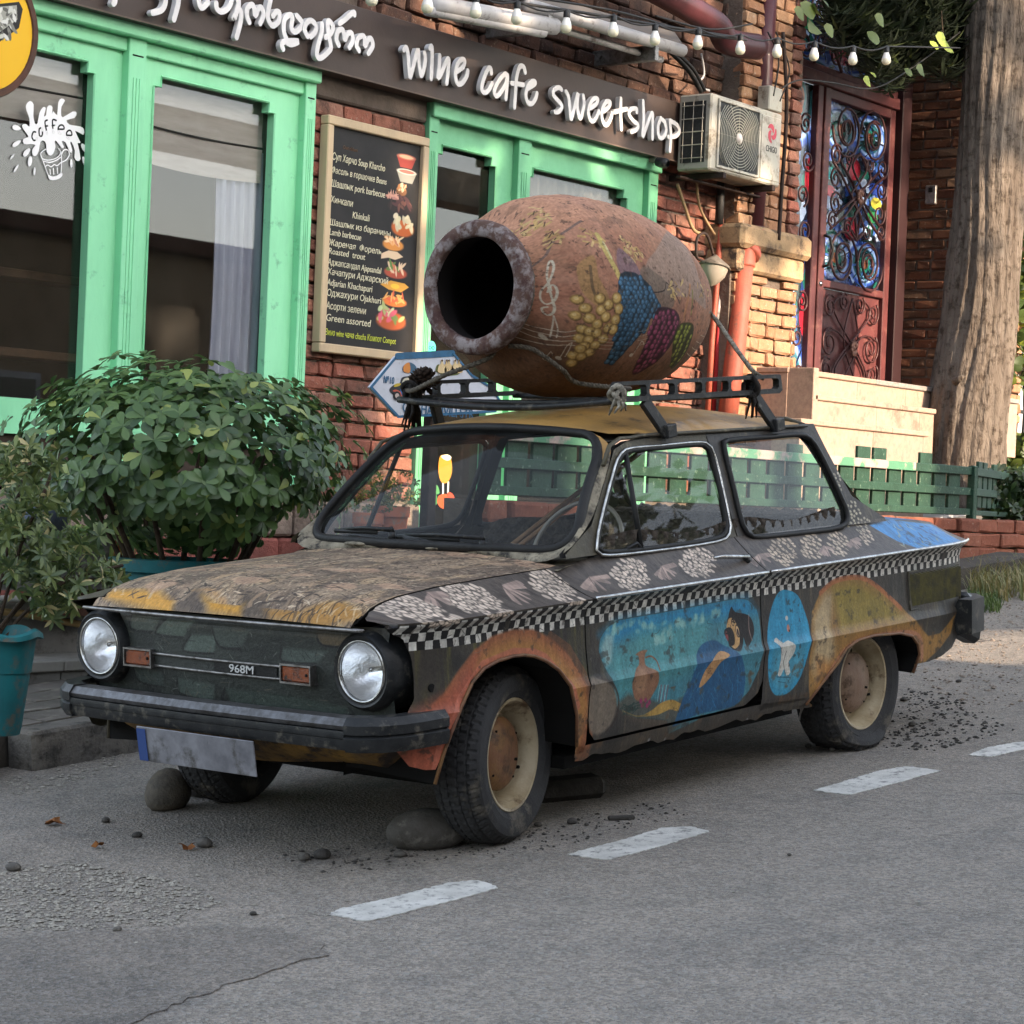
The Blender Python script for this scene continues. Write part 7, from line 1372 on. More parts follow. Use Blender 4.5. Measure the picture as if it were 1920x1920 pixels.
# door leaf: frame members, stained glass, scrollwork
md = mat('oxblood_door_paint', '5c3232', '4c2a2b', 5, .45, bump=.15, bs=60, dirt=('6e4a44', .25, 8)); dt = thing('ornate_door', 'tall oxblood metal door with stained glass behind wrought iron scrolls', 'door', (17, YD, 2.6))
A0, A1, A2, A3 = D_(1505, 150), D_(1684, 190), D_(1660, 705), D_(1480, 690); dx0, dx1 = P(1480, 400, YD)[0], P(1668, 400, YD)[0]; dz0 = 2.55; dzt = D_(1600, 183)[1]
gx0, gx1 = D_(1545, 400)[0], D_(1655, 400)[0]; gz0, gz1 = D_(1590, 532)[1], D_(1605, 205)[1]; lz1 = D_(1590, 548)[1]; lz0 = D_(1580, 700)[1] - .25
def bx(x0, x1, z0, z1, y0=YD - .03, y1=YD + .04, nm='stile', m_=md, c=.006, par=None): return MB().cbox(x0, x1, y0, y1, z0, z1, c).build(nm, m_, par or dt)
sp = .085
bx(gx0 - .03 - sp * 2.2, gx0 - .03 - sp * 1.15, dz0, dzt); bx(gx0 - .03 - sp * 1.1, gx0 - .03, dz0, dzt, YD - .045); bx(gx1 + .02, gx1 + .11, dz0, dzt, nm='stile'); bx(gx1 + .115, dx1 + .10, dz0, 5.9, YD - .02, nm='jamb', m_=mat('dark_jamb', '2c1a1c', rough=.5)); bx(dx1 + .0, dx1 + .16, dz0, 5.9, YD - .09, YD + .1, nm='jamb', m_=MATS['dark_jamb'])
bx(gx0 - .029, gx1 + .019, gz1 + .01, dzt + .0); bx(gx0 - .029, gx1 + .019, lz1, gz0 - .01, nm='lock_rail'); bx(gx0 - .6, gx1 + .12, dzt + .004, dzt + .10, YD - .06, nm='transom_rail'); bx(gx0 - .6, gx1 + .12, dzt + .104, dzt + .16, YD - .035, nm='transom_rail')
bx(gx0 - .029, gx1 + .019, lz0 - .1, lz1 - .004, YD + .01, YD + .03, nm='lower_panel'); 
gc = Canvas(0, 1, 0, 1, 640, (30, 40, 60)); r_g = random.Random(12); PALG = [(40, 74, 150), (70, 110, 190), (180, 200, 230), (24, 60, 70), (30, 90, 80), (16, 26, 50), (20, 40, 36), (120, 150, 210), (40, 60, 110)]
for k in range(260): x, y = r_g.random(), r_g.random(); s = r_g.uniform(.03, .09); gc.poly([(x + s * math.cos(a) * r_g.uniform(.6, 1.2), y + s * .55 * math.sin(a) * r_g.uniform(.6, 1.2)) for a in np.linspace(0, 6.28, 7)[:-1]], r_g.choice(PALG), .95)
for cy in (.86, .14):
    for cx in (.26, .74):
        for rr_, c in ((.27, (44, 74, 160)), (.23, (150, 180, 225)), (.19, (24, 80, 84)), (.15, (20, 50, 60)), (.10, (30, 110, 96)), (.06, (176, 84, 40) if cx < .5 else (120, 60, 44))):
            gc.ell(cx + r_g.uniform(-.01, .01), cy, rr_, rr_ * .47, c, 0, .85, .1)
        for k in range(18): a = r_g.uniform(0, 6.3); gc.line([(cx + .10 * math.cos(a), cy + .05 * math.sin(a)), (cx + .26 * math.cos(a), cy + .12 * math.sin(a))], .012, r_g.choice(PALG), .8)
for cx, cy in ((.5, .66), (.5, .32)): gc.ell(cx, cy, .12, .065, (150, 36, 52), 0, 1, .1); gc.ell(cx, cy, .06, .03, (190, 60, 80), 0, .6, .6)
for cx, cy, c in ((.14, .6, (40, 150, 160)), (.86, .58, (44, 70, 160)), (.14, .5, (190, 40, 60)), (.1, .44, (170, 190, 230)), (.9, .5, (180, 170, 60)), (.85, .42, (50, 130, 80)), (.1, .7, (60, 90, 180)), (.2, .36, (190, 200, 220))): gc.ell(cx, cy, .09, .035, c, 0, .95, .1)
for k in range(70): x, y = r_g.random(), r_g.random(); a = r_g.uniform(0, 3); gc.line([(x, y), (x + .1 * math.cos(a), y + .06 * math.sin(a))], .005, (12, 12, 14))
mst = imat('stained_glass', gc, .12, .25, 20, .01, spec=.8)
def gpane(x0, x1, z0, z1, y, par, uv=((0, 0), (1, 0), (1, 1), (0, 1)), nm='stained_glass'): q = MB(); q.add([(x0, y, z0), (x1, y, z0), (x1, y, z1), (x0, y, z1)], [(0, 1, 2, 3)], uv); return q.build(nm, mst, par)
gpane(gx0 - .03, gx1 + .02, gz0 - .01, gz1 + .01, YD + .02, dt)
sm_ = mat('wrought_iron_scroll', '4e3030', '3a2426', 12, .4, .2)
def spiral(cx, cz, r, t0, turns, d=1, n=14): return [(cx + r * (1 - .82 * k / (n * turns)) * math.cos(t0 + d * 2 * math.pi * k / n), cz + r * (1 - .82 * k / (n * turns)) * math.sin(t0 + d * 2 * math.pi * k / n)) for k in range(int(n * turns) + 1)]
def scroll(pts, r=.011, y=YD - .035, par=None, nm='scroll', mm=None): return MB().tube([(a, y, b) for a, b in pts], r, 5).build(nm, mm or sm_, par or dt, True)
gw, gh = gx1 - gx0, gz1 - gz0; U = lambda a, b: (gx0 + gw * a, gz0 + gh * b)
R0 = gw * .25
for s in (0, 1):
    fx = lambda a: 1 - a if s else a; dd = -1 if s else 1
    for cb in (.86, .13): c = U(fx(.27), cb); scroll(spiral(c[0], c[1], R0, math.pi if cb > .5 else 0, 2.1, dd)); scroll(spiral(c[0], c[1], R0 * .62, 1, 1.4, -dd), .008)
    for a, b, r in ((.10, .70, .10), (.10, .57, .09), (.12, .43, .10), (.08, .33, .08), (.33, .70, .07), (.34, .31, .07)): c = U(fx(a), b); scroll(spiral(c[0], c[1], gw * r, .5, 1.6, dd), .009)
    scroll([U(fx(.05), .28), U(fx(.3), .38), U(fx(.7), .62), U(fx(.62), .72), U(.5, .74)]); scroll([U(fx(.12), .36), U(fx(.42), .48), U(fx(.85), .68)]); scroll([U(fx(.05), .66), U(fx(.2), .6), U(fx(.55), .4), U(.5, .26), U(fx(.42), .30)])
    scroll([tuple(p) for p in crom([U(.5, .25), U(fx(.38), .32), U(.5, .42), U(fx(.62), .5), U(.5, .58), U(fx(.38), .67), U(.5, .75)], 5)], .010)
    L0 = lambda a, b: (gx0 + gw * a, lz0 + (lz1 - lz0) * b)
    for a, b, r in ((.13, .84, .10), (.10, .28, .11), (.14, .52, .13), (.30, .12, .09), (.36, .90, .08)): c = L0(fx(a), b); scroll(spiral(c[0], c[1], gw * r, 1, 1.7, dd), .009, YD - .02)
    scroll([tuple(p) for p in crom([L0(fx(.2), .1), L0(fx(.25), .35), L0(fx(.8), .8), L0(fx(.7), .95)], 5)], .009, YD - .02); scroll([tuple(p) for p in crom([L0(fx(.05), .6), L0(fx(.3), .62), L0(fx(.75), .3), L0(fx(.55), .08)], 5)], .009, YD - .02); scroll([tuple(p) for p in crom([L0(.5, .05), L0(fx(.4), .2), L0(fx(.62), .55), L0(.5, .95)], 5)], .008, YD - .02)
mflower = mat('iron_flower', '8c6a5c', '6e4e44', 30, .5, .2)
for cb, fn in ((.50, U), (.5, L0)):
    c = fn(.5, cb)
    for k in range(9): a = k * .7; MB().blob((c[0] + .035 * math.cos(a) * (k > 0), YD - .055, c[1] + .045 * math.sin(a) * (k > 0)), .022, k, (1, .6, 1.2), 1, .1).build('petal', mflower, dt, True)
hd_ = D_(1537, 470); MB().tube([(hd_[0] - .02, YD - .05, hd_[1] + .12), (hd_[0] - .02, YD - .10, hd_[1] + .10), (hd_[0] + .02, YD - .11, hd_[1]), (hd_[0] - .02, YD - .10, hd_[1] - .12), (hd_[0] - .02, YD - .05, hd_[1] - .13)], .012, 8).build('handle', mblack, dt, True); kh = D_(1529, 532); MB().lathe([(.022, 0), (.02, .01), (.001, .014)], Matrix.Translation((kh[0], YD - .045, kh[1])) @ Matrix.Rotation(math.radians(90), 4, 'X'), 14).build('lock_plate', mchrome, dt, True)
# side light left of the leaf and fanlight above
sl_ = thing('door_side_light', 'narrow stained glass side light beside the ornate door, half hidden by the pilaster', 'window', (16.2, YD, 3)); gpane(gx0 - .65, gx0 - .03 - sp * 2.2, lz0, dzt, YD + .025, sl_, ((0, .1), (.45, .1), (.45, .9), (0, .9)))
for k in range(8): c = (gx0 - .34 - .06 * (k % 2), lz0 + .2 + k * .28); scroll(spiral(c[0], c[1], .09, k, 1.6, 1 if k % 2 else -1), .010, YD - .03, sl_)
fl = thing('fanlight', 'stained glass panel with crossed iron scrolls above the ornate door', 'window', (16.9, YD, 5)); gpane(gx0 - .65, gx1 + .12, dzt + .16, dzt + 1.0, YD + .025, fl, ((1, .2), (0, .2), (0, .8), (1, .8)))
for k in range(14): c = (gx0 - .45 + (k % 7) * .24, dzt + .28 + (k // 7) * .32 + .05 * (k % 2)); scroll(spiral(c[0], c[1], .11, k * 1.3, 1.7, 1 if k % 2 else -1), .010, YD - .03, fl)
fc = D_(1545, 62); [scroll([(fc[0] + s * .22, fc[1] - .28), (fc[0] - s * .22, fc[1] + .28)], .014, YD - .05, fl) for s in (-1, 1)]; [MB().blob((fc[0] + .05 * math.cos(k), YD - .07, fc[1] + .06 * math.sin(k)), .03, k, (1, .6, 1.2), 1, .1).build('petal', mflower, fl, True) for k in range(6)]
# reveal wall to the right and corner strip
XR = dx1 + .16; YN = float(wx(1796, 420, XR)[1]); rv_ = thing('reveal_wall', 'shaded brick side wall of the entrance, to the right of the ornate door', 'brick wall', (XR, 8.9, 2.5)); MB().box(XR + .005, XR + .7, YN + .01, YD + .3, 2.2, 6.4).build('mortar_bed', mmortar, rv_)
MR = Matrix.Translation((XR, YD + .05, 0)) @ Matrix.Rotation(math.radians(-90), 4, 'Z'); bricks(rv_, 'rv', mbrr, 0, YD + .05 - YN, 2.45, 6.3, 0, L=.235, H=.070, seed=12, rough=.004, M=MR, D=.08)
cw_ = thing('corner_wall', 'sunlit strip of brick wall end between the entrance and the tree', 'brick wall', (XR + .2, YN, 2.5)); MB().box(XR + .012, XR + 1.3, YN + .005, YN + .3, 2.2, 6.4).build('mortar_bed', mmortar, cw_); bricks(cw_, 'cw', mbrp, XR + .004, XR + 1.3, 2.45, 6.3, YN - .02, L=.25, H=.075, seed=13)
ic = thing('intercom', 'small grey intercom box on the brick side wall right of the door', 'intercom', (XR, 8.8, 3.9)); pi_ = wx(1748, 366, XR); pj = wx(1735, 366, XR); MB().cbox(XR - .035, XR, pi_[1] - .05, pi_[1] + .05, pi_[2] - .08, pi_[2] + .08, .006).build('box', malu, ic); MB().box(XR - .037, XR - .034, pi_[1] - .02, pi_[1] + .02, pi_[2] + .02, pi_[2] + .06).build('camera_window', mdark, ic)
# granite steps
mgran = mat('pink_granite', '9f8878', '8a7569', 30, .55, bump=.2, bs=150, dirt=('6e5f54', .22, 4), rnd=.08); mgr2 = mat('grey_granite', '8d8580', '756e6a', 40, .55, bump=.2, bs=150)
st_ = thing('granite_steps', 'pinkish granite landing and steps below the ornate door', 'steps', (16, 8, 1))
sx = P(1475, 700, 8.15)[0]; sx2 = P(1526, 760, 7.95)[0]; z1 = P(1600, 706, 8.15)[1]; z2 = P(1620, 751, 7.95)[1]; z3 = P(1620, 797, 7.75)[1]; sx3 = P(1500, 800, 7.75)[0]
for x0, x1, y0, z0, zz_, ww, m_ in ((sx, 17.6, 8.15, z2 - .3, z1, .9, mgran), (sx2, P(1752, 770, 7.95)[0], 7.95, z3 - .3, z2, .8, mgran), (sx3, P(1738, 810, 7.75)[0], 7.75, .6, z3, .9, mgran)):
    x = x0; k = 0; 
    while x < x1: l = ww * (1 + .15 * math.sin(k * 3 + y0)); MB().cbox(x, min(x + l, x1) - .004, y0, y0 + .34 if y0 > 8.1 else y0 + .22, z0, zz_ - .04, .003).build('riser', m_, st_); x += l; k += 1
    x = x0 - .015
    while x < x1: l = 1.3; MB().cbox(x, min(x + l, x1) - .004, y0 - .02, y0 + (1.4 if y0 > 8.1 else .3), zz_ - .038, zz_, .006).build('tread', mgr2 if x > x0 + 1 and y0 > 8.1 else mgran, st_); x += l
MB().box(sx - .006, sx, 8.14, 9.0, .6, z1 - .04).build('side_face', mgran, st_); MB().cbox(sx, sx2 + .02, 7.93, 8.146, .5, z1 - .002, .005).build('end_block', mgran, st_)
# ---- green fence and garden wall
mfen = mat('worn_green_fence_paint', '234234', '1a3528', 7, .6, bump=.4, bs=50, dirt=('6e8270', .08, 26)); mfen2 = mat('faded_pink_rail', '9c8a86', '4a7a60', 4, .6, bump=.3, edge=(.45, .52)); YFn = 7.0
rz = lambda a: P(1700, a, YFn)[1]; fx0, fx1 = 8.92, P(1816, 900, YFn)[0]
fe = thing('green_fence', 'worn green wooden picket fence with three rails behind the car', 'fence', (11, YFn, 1.6)); ppx = P(1815, 900, YFn)[0]
for a, b, m_ in ((866, 882, mfen2), (907, 922, mfen), (948, 961, mfen)): 
    if m_ is mfen2: xs_ = P(1712, 870, YFn)[0]; MB().cbox(fx0, xs_, YFn - .025, YFn, rz(b), rz(a), .003).build('rail', m_, fe); MB().cbox(xs_ + .003, fx1, YFn - .025, YFn, rz(b), rz(a), .003).build('rail', mfen, fe)
    else: MB().cbox(fx0, fx1, YFn - .025, YFn, rz(b), rz(a), .003).build('rail', m_, fe)
g = random.Random(21); x = fx1 - .12; k = 0
while x > fx0: 
    tl = (k % 4 == 2) or (k % 9 == 5) ; w_ = .17; MB().cbox(x - w_, x, YFn + .003, YFn + .025, rz(956) - .02, rz(848 if tl else 868) + g.uniform(-.01, .02), .003).build('picket', mfen, fe); x -= .215; k += 1
MB().cbox(fx1, fx1 + .055, YFn - .045, YFn + .01, rz(1010), rz(864), .004).build('post', mfen, fe)
f2 = thing('side_fence', 'short green fence section turning away from the corner post under the tree', 'fence', (14.5, YFn, 1.6)); a_ = math.radians(17); MF = Matrix.Translation((fx1 + .06, YFn, 0)) @ Matrix.Rotation(a_, 4, 'Z')
for zz_ in ((866, 882), (907, 922), (951, 961)): MB().cbox(0, 3.2, -.025, 0, rz(zz_[1]), rz(zz_[0]), .003, MF).build('rail', mfen, f2)
for k in range(13): MB().cbox(.05 + k * .24, .05 + k * .24 + .17, .003, .025, rz(945), rz(852 if k % 3 else 862), .003, MF).build('picket', mfen, f2)
gw_ = thing('garden_wall', 'low red brick garden wall under the green fence', 'brick wall', (12, YFn, 1)); zt = rz(965); MB().box(8.95, 17.5, YFn + .0, YFn + .25, .4, zt - .012).build('mortar_bed', mmortar, gw_)
bricks(gw_, 'gw', mbrg, 11.2, 16.6, zt - .49, zt, YFn - .045, L=.30, H=.088, J=.010, seed=14, D=.12, rough=.02)
bricks(gw_, 'gx', mbrg, 8.95, 11.2, zt - .12, zt, YFn - .045, L=.30, H=.095, J=.010, seed=15, D=.12, rough=.02)
MB().box(11.2, 18, YFn + .02, 8.6, .2, zt - .15).build('planting_bed', mat('soil', '3a3027', '2a231d', 9, 1, bump=1, bs=30), gw_)
# ---- terrace steps and pots at the left
mcs = mat('grey_concrete_step', '7d7a76', '66635f', 3, .85, bump=.4, bs=50, dirt=('4c4945', .3, 7)); mcl = mat('pale_step_tread', '97938c', '7e7a74', 3, .85, bump=.3, bs=50)
te = thing('terrace_steps', 'grey concrete terrace steps in front of the left shop window', 'steps', (6.5, 8, .6)); tz = lambda v, Y, u=150: P(u, v, Y)[1]
a1_, a2_ = 7.62, 7.95
def step(y0, y1, zlo, zhi, mf, mt, t=.05):
    x = 4.9; k = 0
    while x < 9.3: l = .95; MB().cbox(x, x + l - .006, y0 + .02, y1, zlo, zhi - t, .004).build('riser', mf, te); MB().cbox(x - .0, x + l - .004, y0, y1, zhi - t, zhi, .006).build('tread', mt, te); x += l; k += 1
step(a1_, a2_ + .05, .3, tz(1237, a1_), mcs, mcl); step(a2_, YF - .1, .3, tz(1130, a2_), mcs, mcl, .07)
hp = MB().tube(crom([wy(u, v, a2_ - .03) for u, v in ((-20, 1146), (40, 1150), (90, 1160), (160, 1172), (240, 1180))], 5), .016, 8).build('hose', mat('tan_garden_hose', 'a58a5c', rough=.6), None, True); tag(hp, 'tan hose lying along the terrace step at the left', 'hose')
# ---- round sign at the top left corner
rs_ = thing('round_sign', 'round yellow sign with brown rim and painted food at the top left corner', 'sign', (5.5, 7, 4)); Yr = 8.0; c = wy(-35, 48, Yr); rr_ = 106 / F * 11.1 * 1.0; MRs = Matrix.Translation(c) @ Matrix.Rotation(math.radians(90), 4, 'X') ; e = (wy(72, 40, Yr)[0] - c[0])
MB().lathe([(e * .88, .0), (e * .9, -.012), (e * .98, -.012), (e, 0), (e, .03), (.001, .03)], MRs @ Matrix.Rotation(math.pi, 4, 'X'), 48).build('wooden_rim', mat('rim_wood', '5a3a2c', '3f2a20', 9, .6), rs_, 40); ycan = Canvas(-1, 1, -1, 1, 200, (226, 176, 26)); gg = random.Random(3)
ycan.poly([(-.9, .05), (.70, .50), (.78, .40), (.72, .10), (.2, -.30), (-.6, -.5)], (28, 26, 26)); ycan.poly([(-.6, .1), (.66, .44), (.68, .22), (.2, -.15), (-.5, -.3)], (150, 150, 140))
for k in range(60): t = gg.random(); ycan.ell(gg.uniform(.0, .66), gg.uniform(-.1, .36), .07, .03, gg.choice([(190, 190, 182), (120, 120, 112), (90, 90, 84), (206, 206, 200)]), gg.uniform(0, 3))
for k in range(3): ycan.line([(.30 + k * .06, 1), (.34 + k * .06, .72)], .035, (50, 40, 24))
q = MB(); q.add([(c[0], Yr - .004, c[2])] + [(c[0] + e * .9 * math.cos(t), Yr - .004, c[2] + e * .9 * math.sin(t)) for t in np.linspace(0, 6.28, 49)[:-1]], [(0, 1 + i, 1 + (i + 1) % 48) for i in range(48)], [(0, 0)] + [(math.cos(t), math.sin(t)) for t in np.linspace(0, 6.28, 49)[:-1]]); q.build('painted_face', imat('yellow_sign_face', ycan, .5), rs_)
# ---- arrow sign
Ya_ = 6.5; aw_ = thing('arrow_sign', 'white arrow-shaped street sign with a painted jar car and dumplings behind the roof rack', 'street sign', (9, Ya_, 2)); PA = lambda x, y, d=0: P(680 + x / 6.857, 640 + y / 6.857, Ya_ - d)
out_ = [PA(*p) for p in ((105, 590), (440, 190), (1160, 155), (1400, 440), (1640, 590), (1780, 790), (1700, 900), (450, 970))]
MB().prism(out_, [], lambda a, b, d: (a, Ya_ + d, b), .02).build('board', mat('white_sign_paint', 'c4c8d2', 'b2b6c0', 6, .5, dirt=('8a8a88', .15, 12)), aw_); mblue = mat('blue_sign_paint', '2a6288', '24506e', 20, .5)
ol = out_ + [out_[0]]; q = MB(); [q.ribbon([ol[i], ((ol[i][0] + ol[i + 1][0]) / 2, (ol[i][1] + ol[i + 1][1]) / 2), ol[i + 1]], .012 if i != 1 else .03, fm(Ya_ - .0035 - .0003 * i), 0, .003) for i in range(len(ol) - 1)]; q.build('blue_edge', mblue, aw_)
ang = math.atan2(PA(1600, 800)[1] - PA(500, 930)[1], PA(1600, 800)[0] - PA(500, 930)[0]) * .55
a_ = PA(500, 905); b_ = PA(1650, 890); t_ = text('GRISHASHVILI STR.', .064, mblue, aw_, FACE(a_[0], a_[1] - .0, Ya_ - .004, -.01), 'street_name', .001, 0, 'LEFT', (b_[0] - a_[0]) / .66)
a_ = PA(255, 535); text('№10', .044, mblue, aw_, FACE(a_[0], a_[1], Ya_ - .004), 'house_number', .001, .1, 'LEFT', .8)
def ap(pts, c, nm='painted_patch', k=0, sm=3): MB().prism([tuple(p) for p in crom([PA(*p) for p in pts], sm, True)], [], fm(Ya_ - .002 - .0012 * k), .001).build(nm, mat('sign_' + c, c, rough=.5), aw_)
ap(((530, 400), (510, 340), (560, 280), (620, 275), (680, 320), (700, 400), (650, 410)), '3a5c74'); ap(((525, 390), (520, 320), (570, 275), (600, 290), (600, 400)), 'c8803a', 'painted_patch', 1); ap(((340, 620), (400, 560), (470, 540), (500, 470), (560, 450), (740, 440), (780, 560), (780, 700), (500, 725), (380, 680)), '2a2c30'); ap(((395, 585), (420, 545), (480, 540), (470, 570)), 'b8a030', k=1); ap(((510, 540), (530, 480), (620, 470), (640, 550)), 'b8b4a0', k=1); ap(((480, 620), (560, 590), (600, 620), (570, 700), (510, 710)), '2c6aa8', k=1); ap(((380, 640), (420, 620), (480, 650), (500, 700), (480, 715), (440, 660)), 'b0503c', k=1)
for cx in (432, 750): ap([(cx + 48 * math.cos(t), 700 + 58 * math.sin(t)) for t in np.linspace(0, 6.28, 11)[:-1]], '1a1a1c', 'wheel', 2, 2); ap([(cx + 26 * math.cos(t), 700 + 32 * math.sin(t)) for t in np.linspace(0, 6.28, 11)[:-1]], 'b8a8a0', 'wheel_hub', 3, 2)
ap(((935, 380), (950, 310), (985, 300), (1000, 390), (1100, 415), (1200, 390), (1270, 330), (1285, 360), (1220, 430), (1100, 440), (1000, 420)), '5c6438'); 
for cx, s in ((1010, 1), (1180, 1), (1070, .8), (1230, .85), (1100, 1.05)): ap(((cx - 50 * s, 400), (cx - 45 * s, 320), (cx - 12 * s, 280), (cx - 14 * s, 240), (cx + 14 * s, 240), (cx + 12 * s, 280), (cx + 50 * s, 330), (cx + 50 * s, 400)), 'c8ae80' if s != 1 else 'd0b88c', 'dumpling', 1 + int(s * 2)); ap(((cx - 14 * s, 245), (cx, 230), (cx + 14 * s, 245), (cx, 262)), '5a4430', 'dumpling_top', 4, 1)
MB().cbox(PA(1000, 600)[0] - .03, PA(1000, 600)[0] + .03, Ya_ + .022, Ya_ + .07, .7, PA(1000, 300)[1], .004).build('sign_post', mirn, aw_)
# ================================================================ PLANTS
def leafmat(name, c1, c2, c3=None, rough=.4, spec=.5, trans=.25):
    N = NT(name); oi = N.new('ShaderNodeObjectInfo'); n = N.noise(9, 3, .6); gi = N.new('ShaderNodeNewGeometry'); r = N.math('FRACT', N.math('ADD', gi.outputs['Random Per Island'], oi.outputs['Random']))
    c = N.mix(r, lin(c1), lin(c2)); c = N.mix(N.mask(r, .94, .96), c, lin(c3 or c2)); N.ln(c, N.b.inputs['Base Color']); N.b.inputs['Roughness'].default_value = rough; N.b.inputs['Specular IOR Level'].default_value = spec
    tl = N.new('ShaderNodeBsdfTranslucent'); N.ln(c, tl.inputs[0]); mx = N.new('ShaderNodeMixShader'); mx.inputs[0].default_value = trans; N.ln(N.b.outputs[0], mx.inputs[1]); N.ln(tl.outputs[0], mx.inputs[2]); N.ln(mx.outputs[0], N.n['Material Output'].inputs[0]); return N.m
mlf = leafmat('glossy_bush_leaf', '34502c', '648048', '94a054'); mlf2 = leafmat('small_shrub_leaf', '3e5234', '74824a', 'b8ac7c', .45); mlf3 = leafmat('spider_leaf', '6f8a3c', 'a3ad68', 'c0b890'); mlf4 = leafmat('conifer_spray', '182018', '28321f', '3c4424', .7, .3); mlf5 = leafmat('vine_leaf', '33461f', '566428', '8a9438', .5); mbark = mat('brown_stem', '463a2e', '32281f', 20, .9, bump=.6, bs=60)
def leaf_geo(L, W, fold=.25, curl=.25, rows=((0, .12), (.3, .55), (.65, 1.0), (.88, .75), (1, .0))):
    vs, fs = [], []
    for t, w in rows: z = -curl * L * t * t; vs += [(t * L, -w * W / 2, z + fold * w * W / 2), (t * L, 0, z), (t * L, w * W / 2, z + fold * w * W / 2)]
    for i in range(len(rows) - 1):
        a = 3 * i; fs += [(a, a + 1, a + 4, a + 3), (a + 1, a + 2, a + 5, a + 4)]
    return vs, fs
def plant(root, nm, m_, whorls, leaf, per, tilt, seed, nobj=300, jit=.25, front=None):
    """whorls: list of (tip position, axis); every leaf is placed in a whorl round its tip"""
    g = random.Random(seed); V_, F_ = leaf; me = MB(); me.add(V_, F_); lm = me.mesh('leaf', m_, True); rest = MB(); items = []
    for c, ax in whorls:
        q = ax.to_track_quat('Z', 'Y').to_matrix().to_4x4(); a0 = g.uniform(0, 6.3)
        for k in range(per):
            M = Matrix.Translation(c) @ q @ Matrix.Rotation(a0 + k * 2.4 + g.uniform(-jit, jit), 4, 'Z') @ Matrix.Rotation(-tilt * g.uniform(.2, 1.5) + .25, 4, 'Y') @ Matrix.Scale(g.uniform(.72, 1.12), 4); items.append(M)
    items.sort(key=lambda M: (M.translation - Vector(CAMP)).length)
    sel = items[:0]; fr = front or (lambda p: True); vis = [M for M in items if fr(M.translation)]; 
    chosen = set(id(M) for M in vis[:nobj])
    for M in items:
        if id(M) in chosen: link('leaf', lm, root, M=M)
        else: rest.add([M @ Vector(p) for p in V_], F_)
    o = rest.build(nm, m_, root, True); o['kind'] = 'stuff'
def rdir(g): 
    while 1:
        v = Vector((g.uniform(-1, 1), g.uniform(-1, 1), g.uniform(-1, 1)))
        if .1 < v.length < 1: return v.normalized()
# round bush in a teal tub
YBs = 7.0; bcx = P(350, 860, YBs); Cb = Vector((bcx[0], YBs, bcx[1])); bz = ground_z(Cb.x, Cb.y) + .14
bush = thing('round_bush', 'big round glossy green bush standing in a teal tub in front of the wide window', 'bush', (Cb.x, Cb.y, bz)); g = random.Random(31); wh = []
rx = (P(628, 860, YBs)[0] - P(78, 860, YBs)[0]) / 2; rzt = bcx[1] ; ztop = P(350, 676, YBs)[1]; zbot = P(350, 1055, YBs)[1]; rzz = (ztop - zbot) / 2; Cb.z = (ztop + zbot) / 2
while len(wh) < 700:
    d = rdir(g); r = g.uniform(.52, 1.0) ** .5; k = 1 + .09 * math.sin(d.x * 7 + d.z * 5) + .06 * math.sin(d.y * 9 + 1)
    if d.z < -.45 and g.random() < .6: continue
    sx_ = 1.0 if d.z > -.2 else 1.0 + .55 * (d.z + .2); wh.append((Cb + Vector((d.x * rx * .84 * r * k * sx_, d.y * rx * .85 * r * k * sx_, (abs(d.z) ** .8) * (1 if d.z > 0 else -1) * rzz * r * k)), (d + Vector((0, 0, .45))).normalized()))
plant(bush, 'foliage', mlf, wh, leaf_geo(.074, .036, .2, .3), 7, .55, 5)
for k in range(11):
    a = k * .57 + .2; tip = Cb + Vector((math.cos(a) * rx * .6, math.sin(a) * rx * .5, rzz * .1)); b0 = Vector((Cb.x + .08 * math.cos(a), Cb.y + .08 * math.sin(a), bz + .3)); m = (b0 + tip) / 2 + Vector((-.05 * math.cos(a), 0, -.12)); MB().tube(crom([b0, m, tip], 4), [.018, .017, .016, .014, .013, .012, .010, .008, .006], 6).build('stem', mbark, bush, True)
mteal = mat('teal_plastic', '1f6a70', '24585c', 5, .4, dirt=('5a5a52', .3, 14), bump=.1)
tb = thing('teal_tub', 'large teal plastic tub holding the round bush', 'tub', (Cb.x, Cb.y, bz)); MB().lathe([(.20, 0), (.25, .3), (.275, .50), (.31, .51), (.315, .56), (.29, .565), (.27, .50), (.001, .48)], Matrix.Translation((Cb.x, Cb.y, bz)), 32).build('tub_body', mteal, tb, 40)
# teal bucket and small-leaved shrub at the left edge
Yk = 6.42; kx = P(-8, 1300, Yk)[0]; kz = P(10, 1374, Yk)[1]; kt = P(10, 1180, Yk)[1]; kr = abs(P(70, 1190, Yk)[0] - kx) * .80; bk = thing('teal_bucket', 'battered teal bucket with a bent torn rim standing on the pavement at the left edge', 'bucket', (kx, Yk, kz)); H_ = kt - kz; q = MB(); n = 40
prof = [(.62, 0), (.66, .08), (.80, .55), (.81, .60), (.84, .60), (.92, .92), (1.0, 1.0), (1.08, .98), (1.10, .93), (1.06, .93), (1.0, .96), (.90, .90), (.75, .5)]
for r, t in prof:
    for k in range(n): a = 2 * math.pi * k / n; w_ = 1 + (.05 * math.sin(3 * a + 1) + .05 * math.sin(7 * a)) * max(0, t - .7) * 2; q.v.append((kx + r * kr * w_ * math.cos(a), Yk + r * kr * w_ * math.sin(a), kz + t * H_ + .03 * math.sin(4 * a) * max(0, t - .8) * 5 * .4))
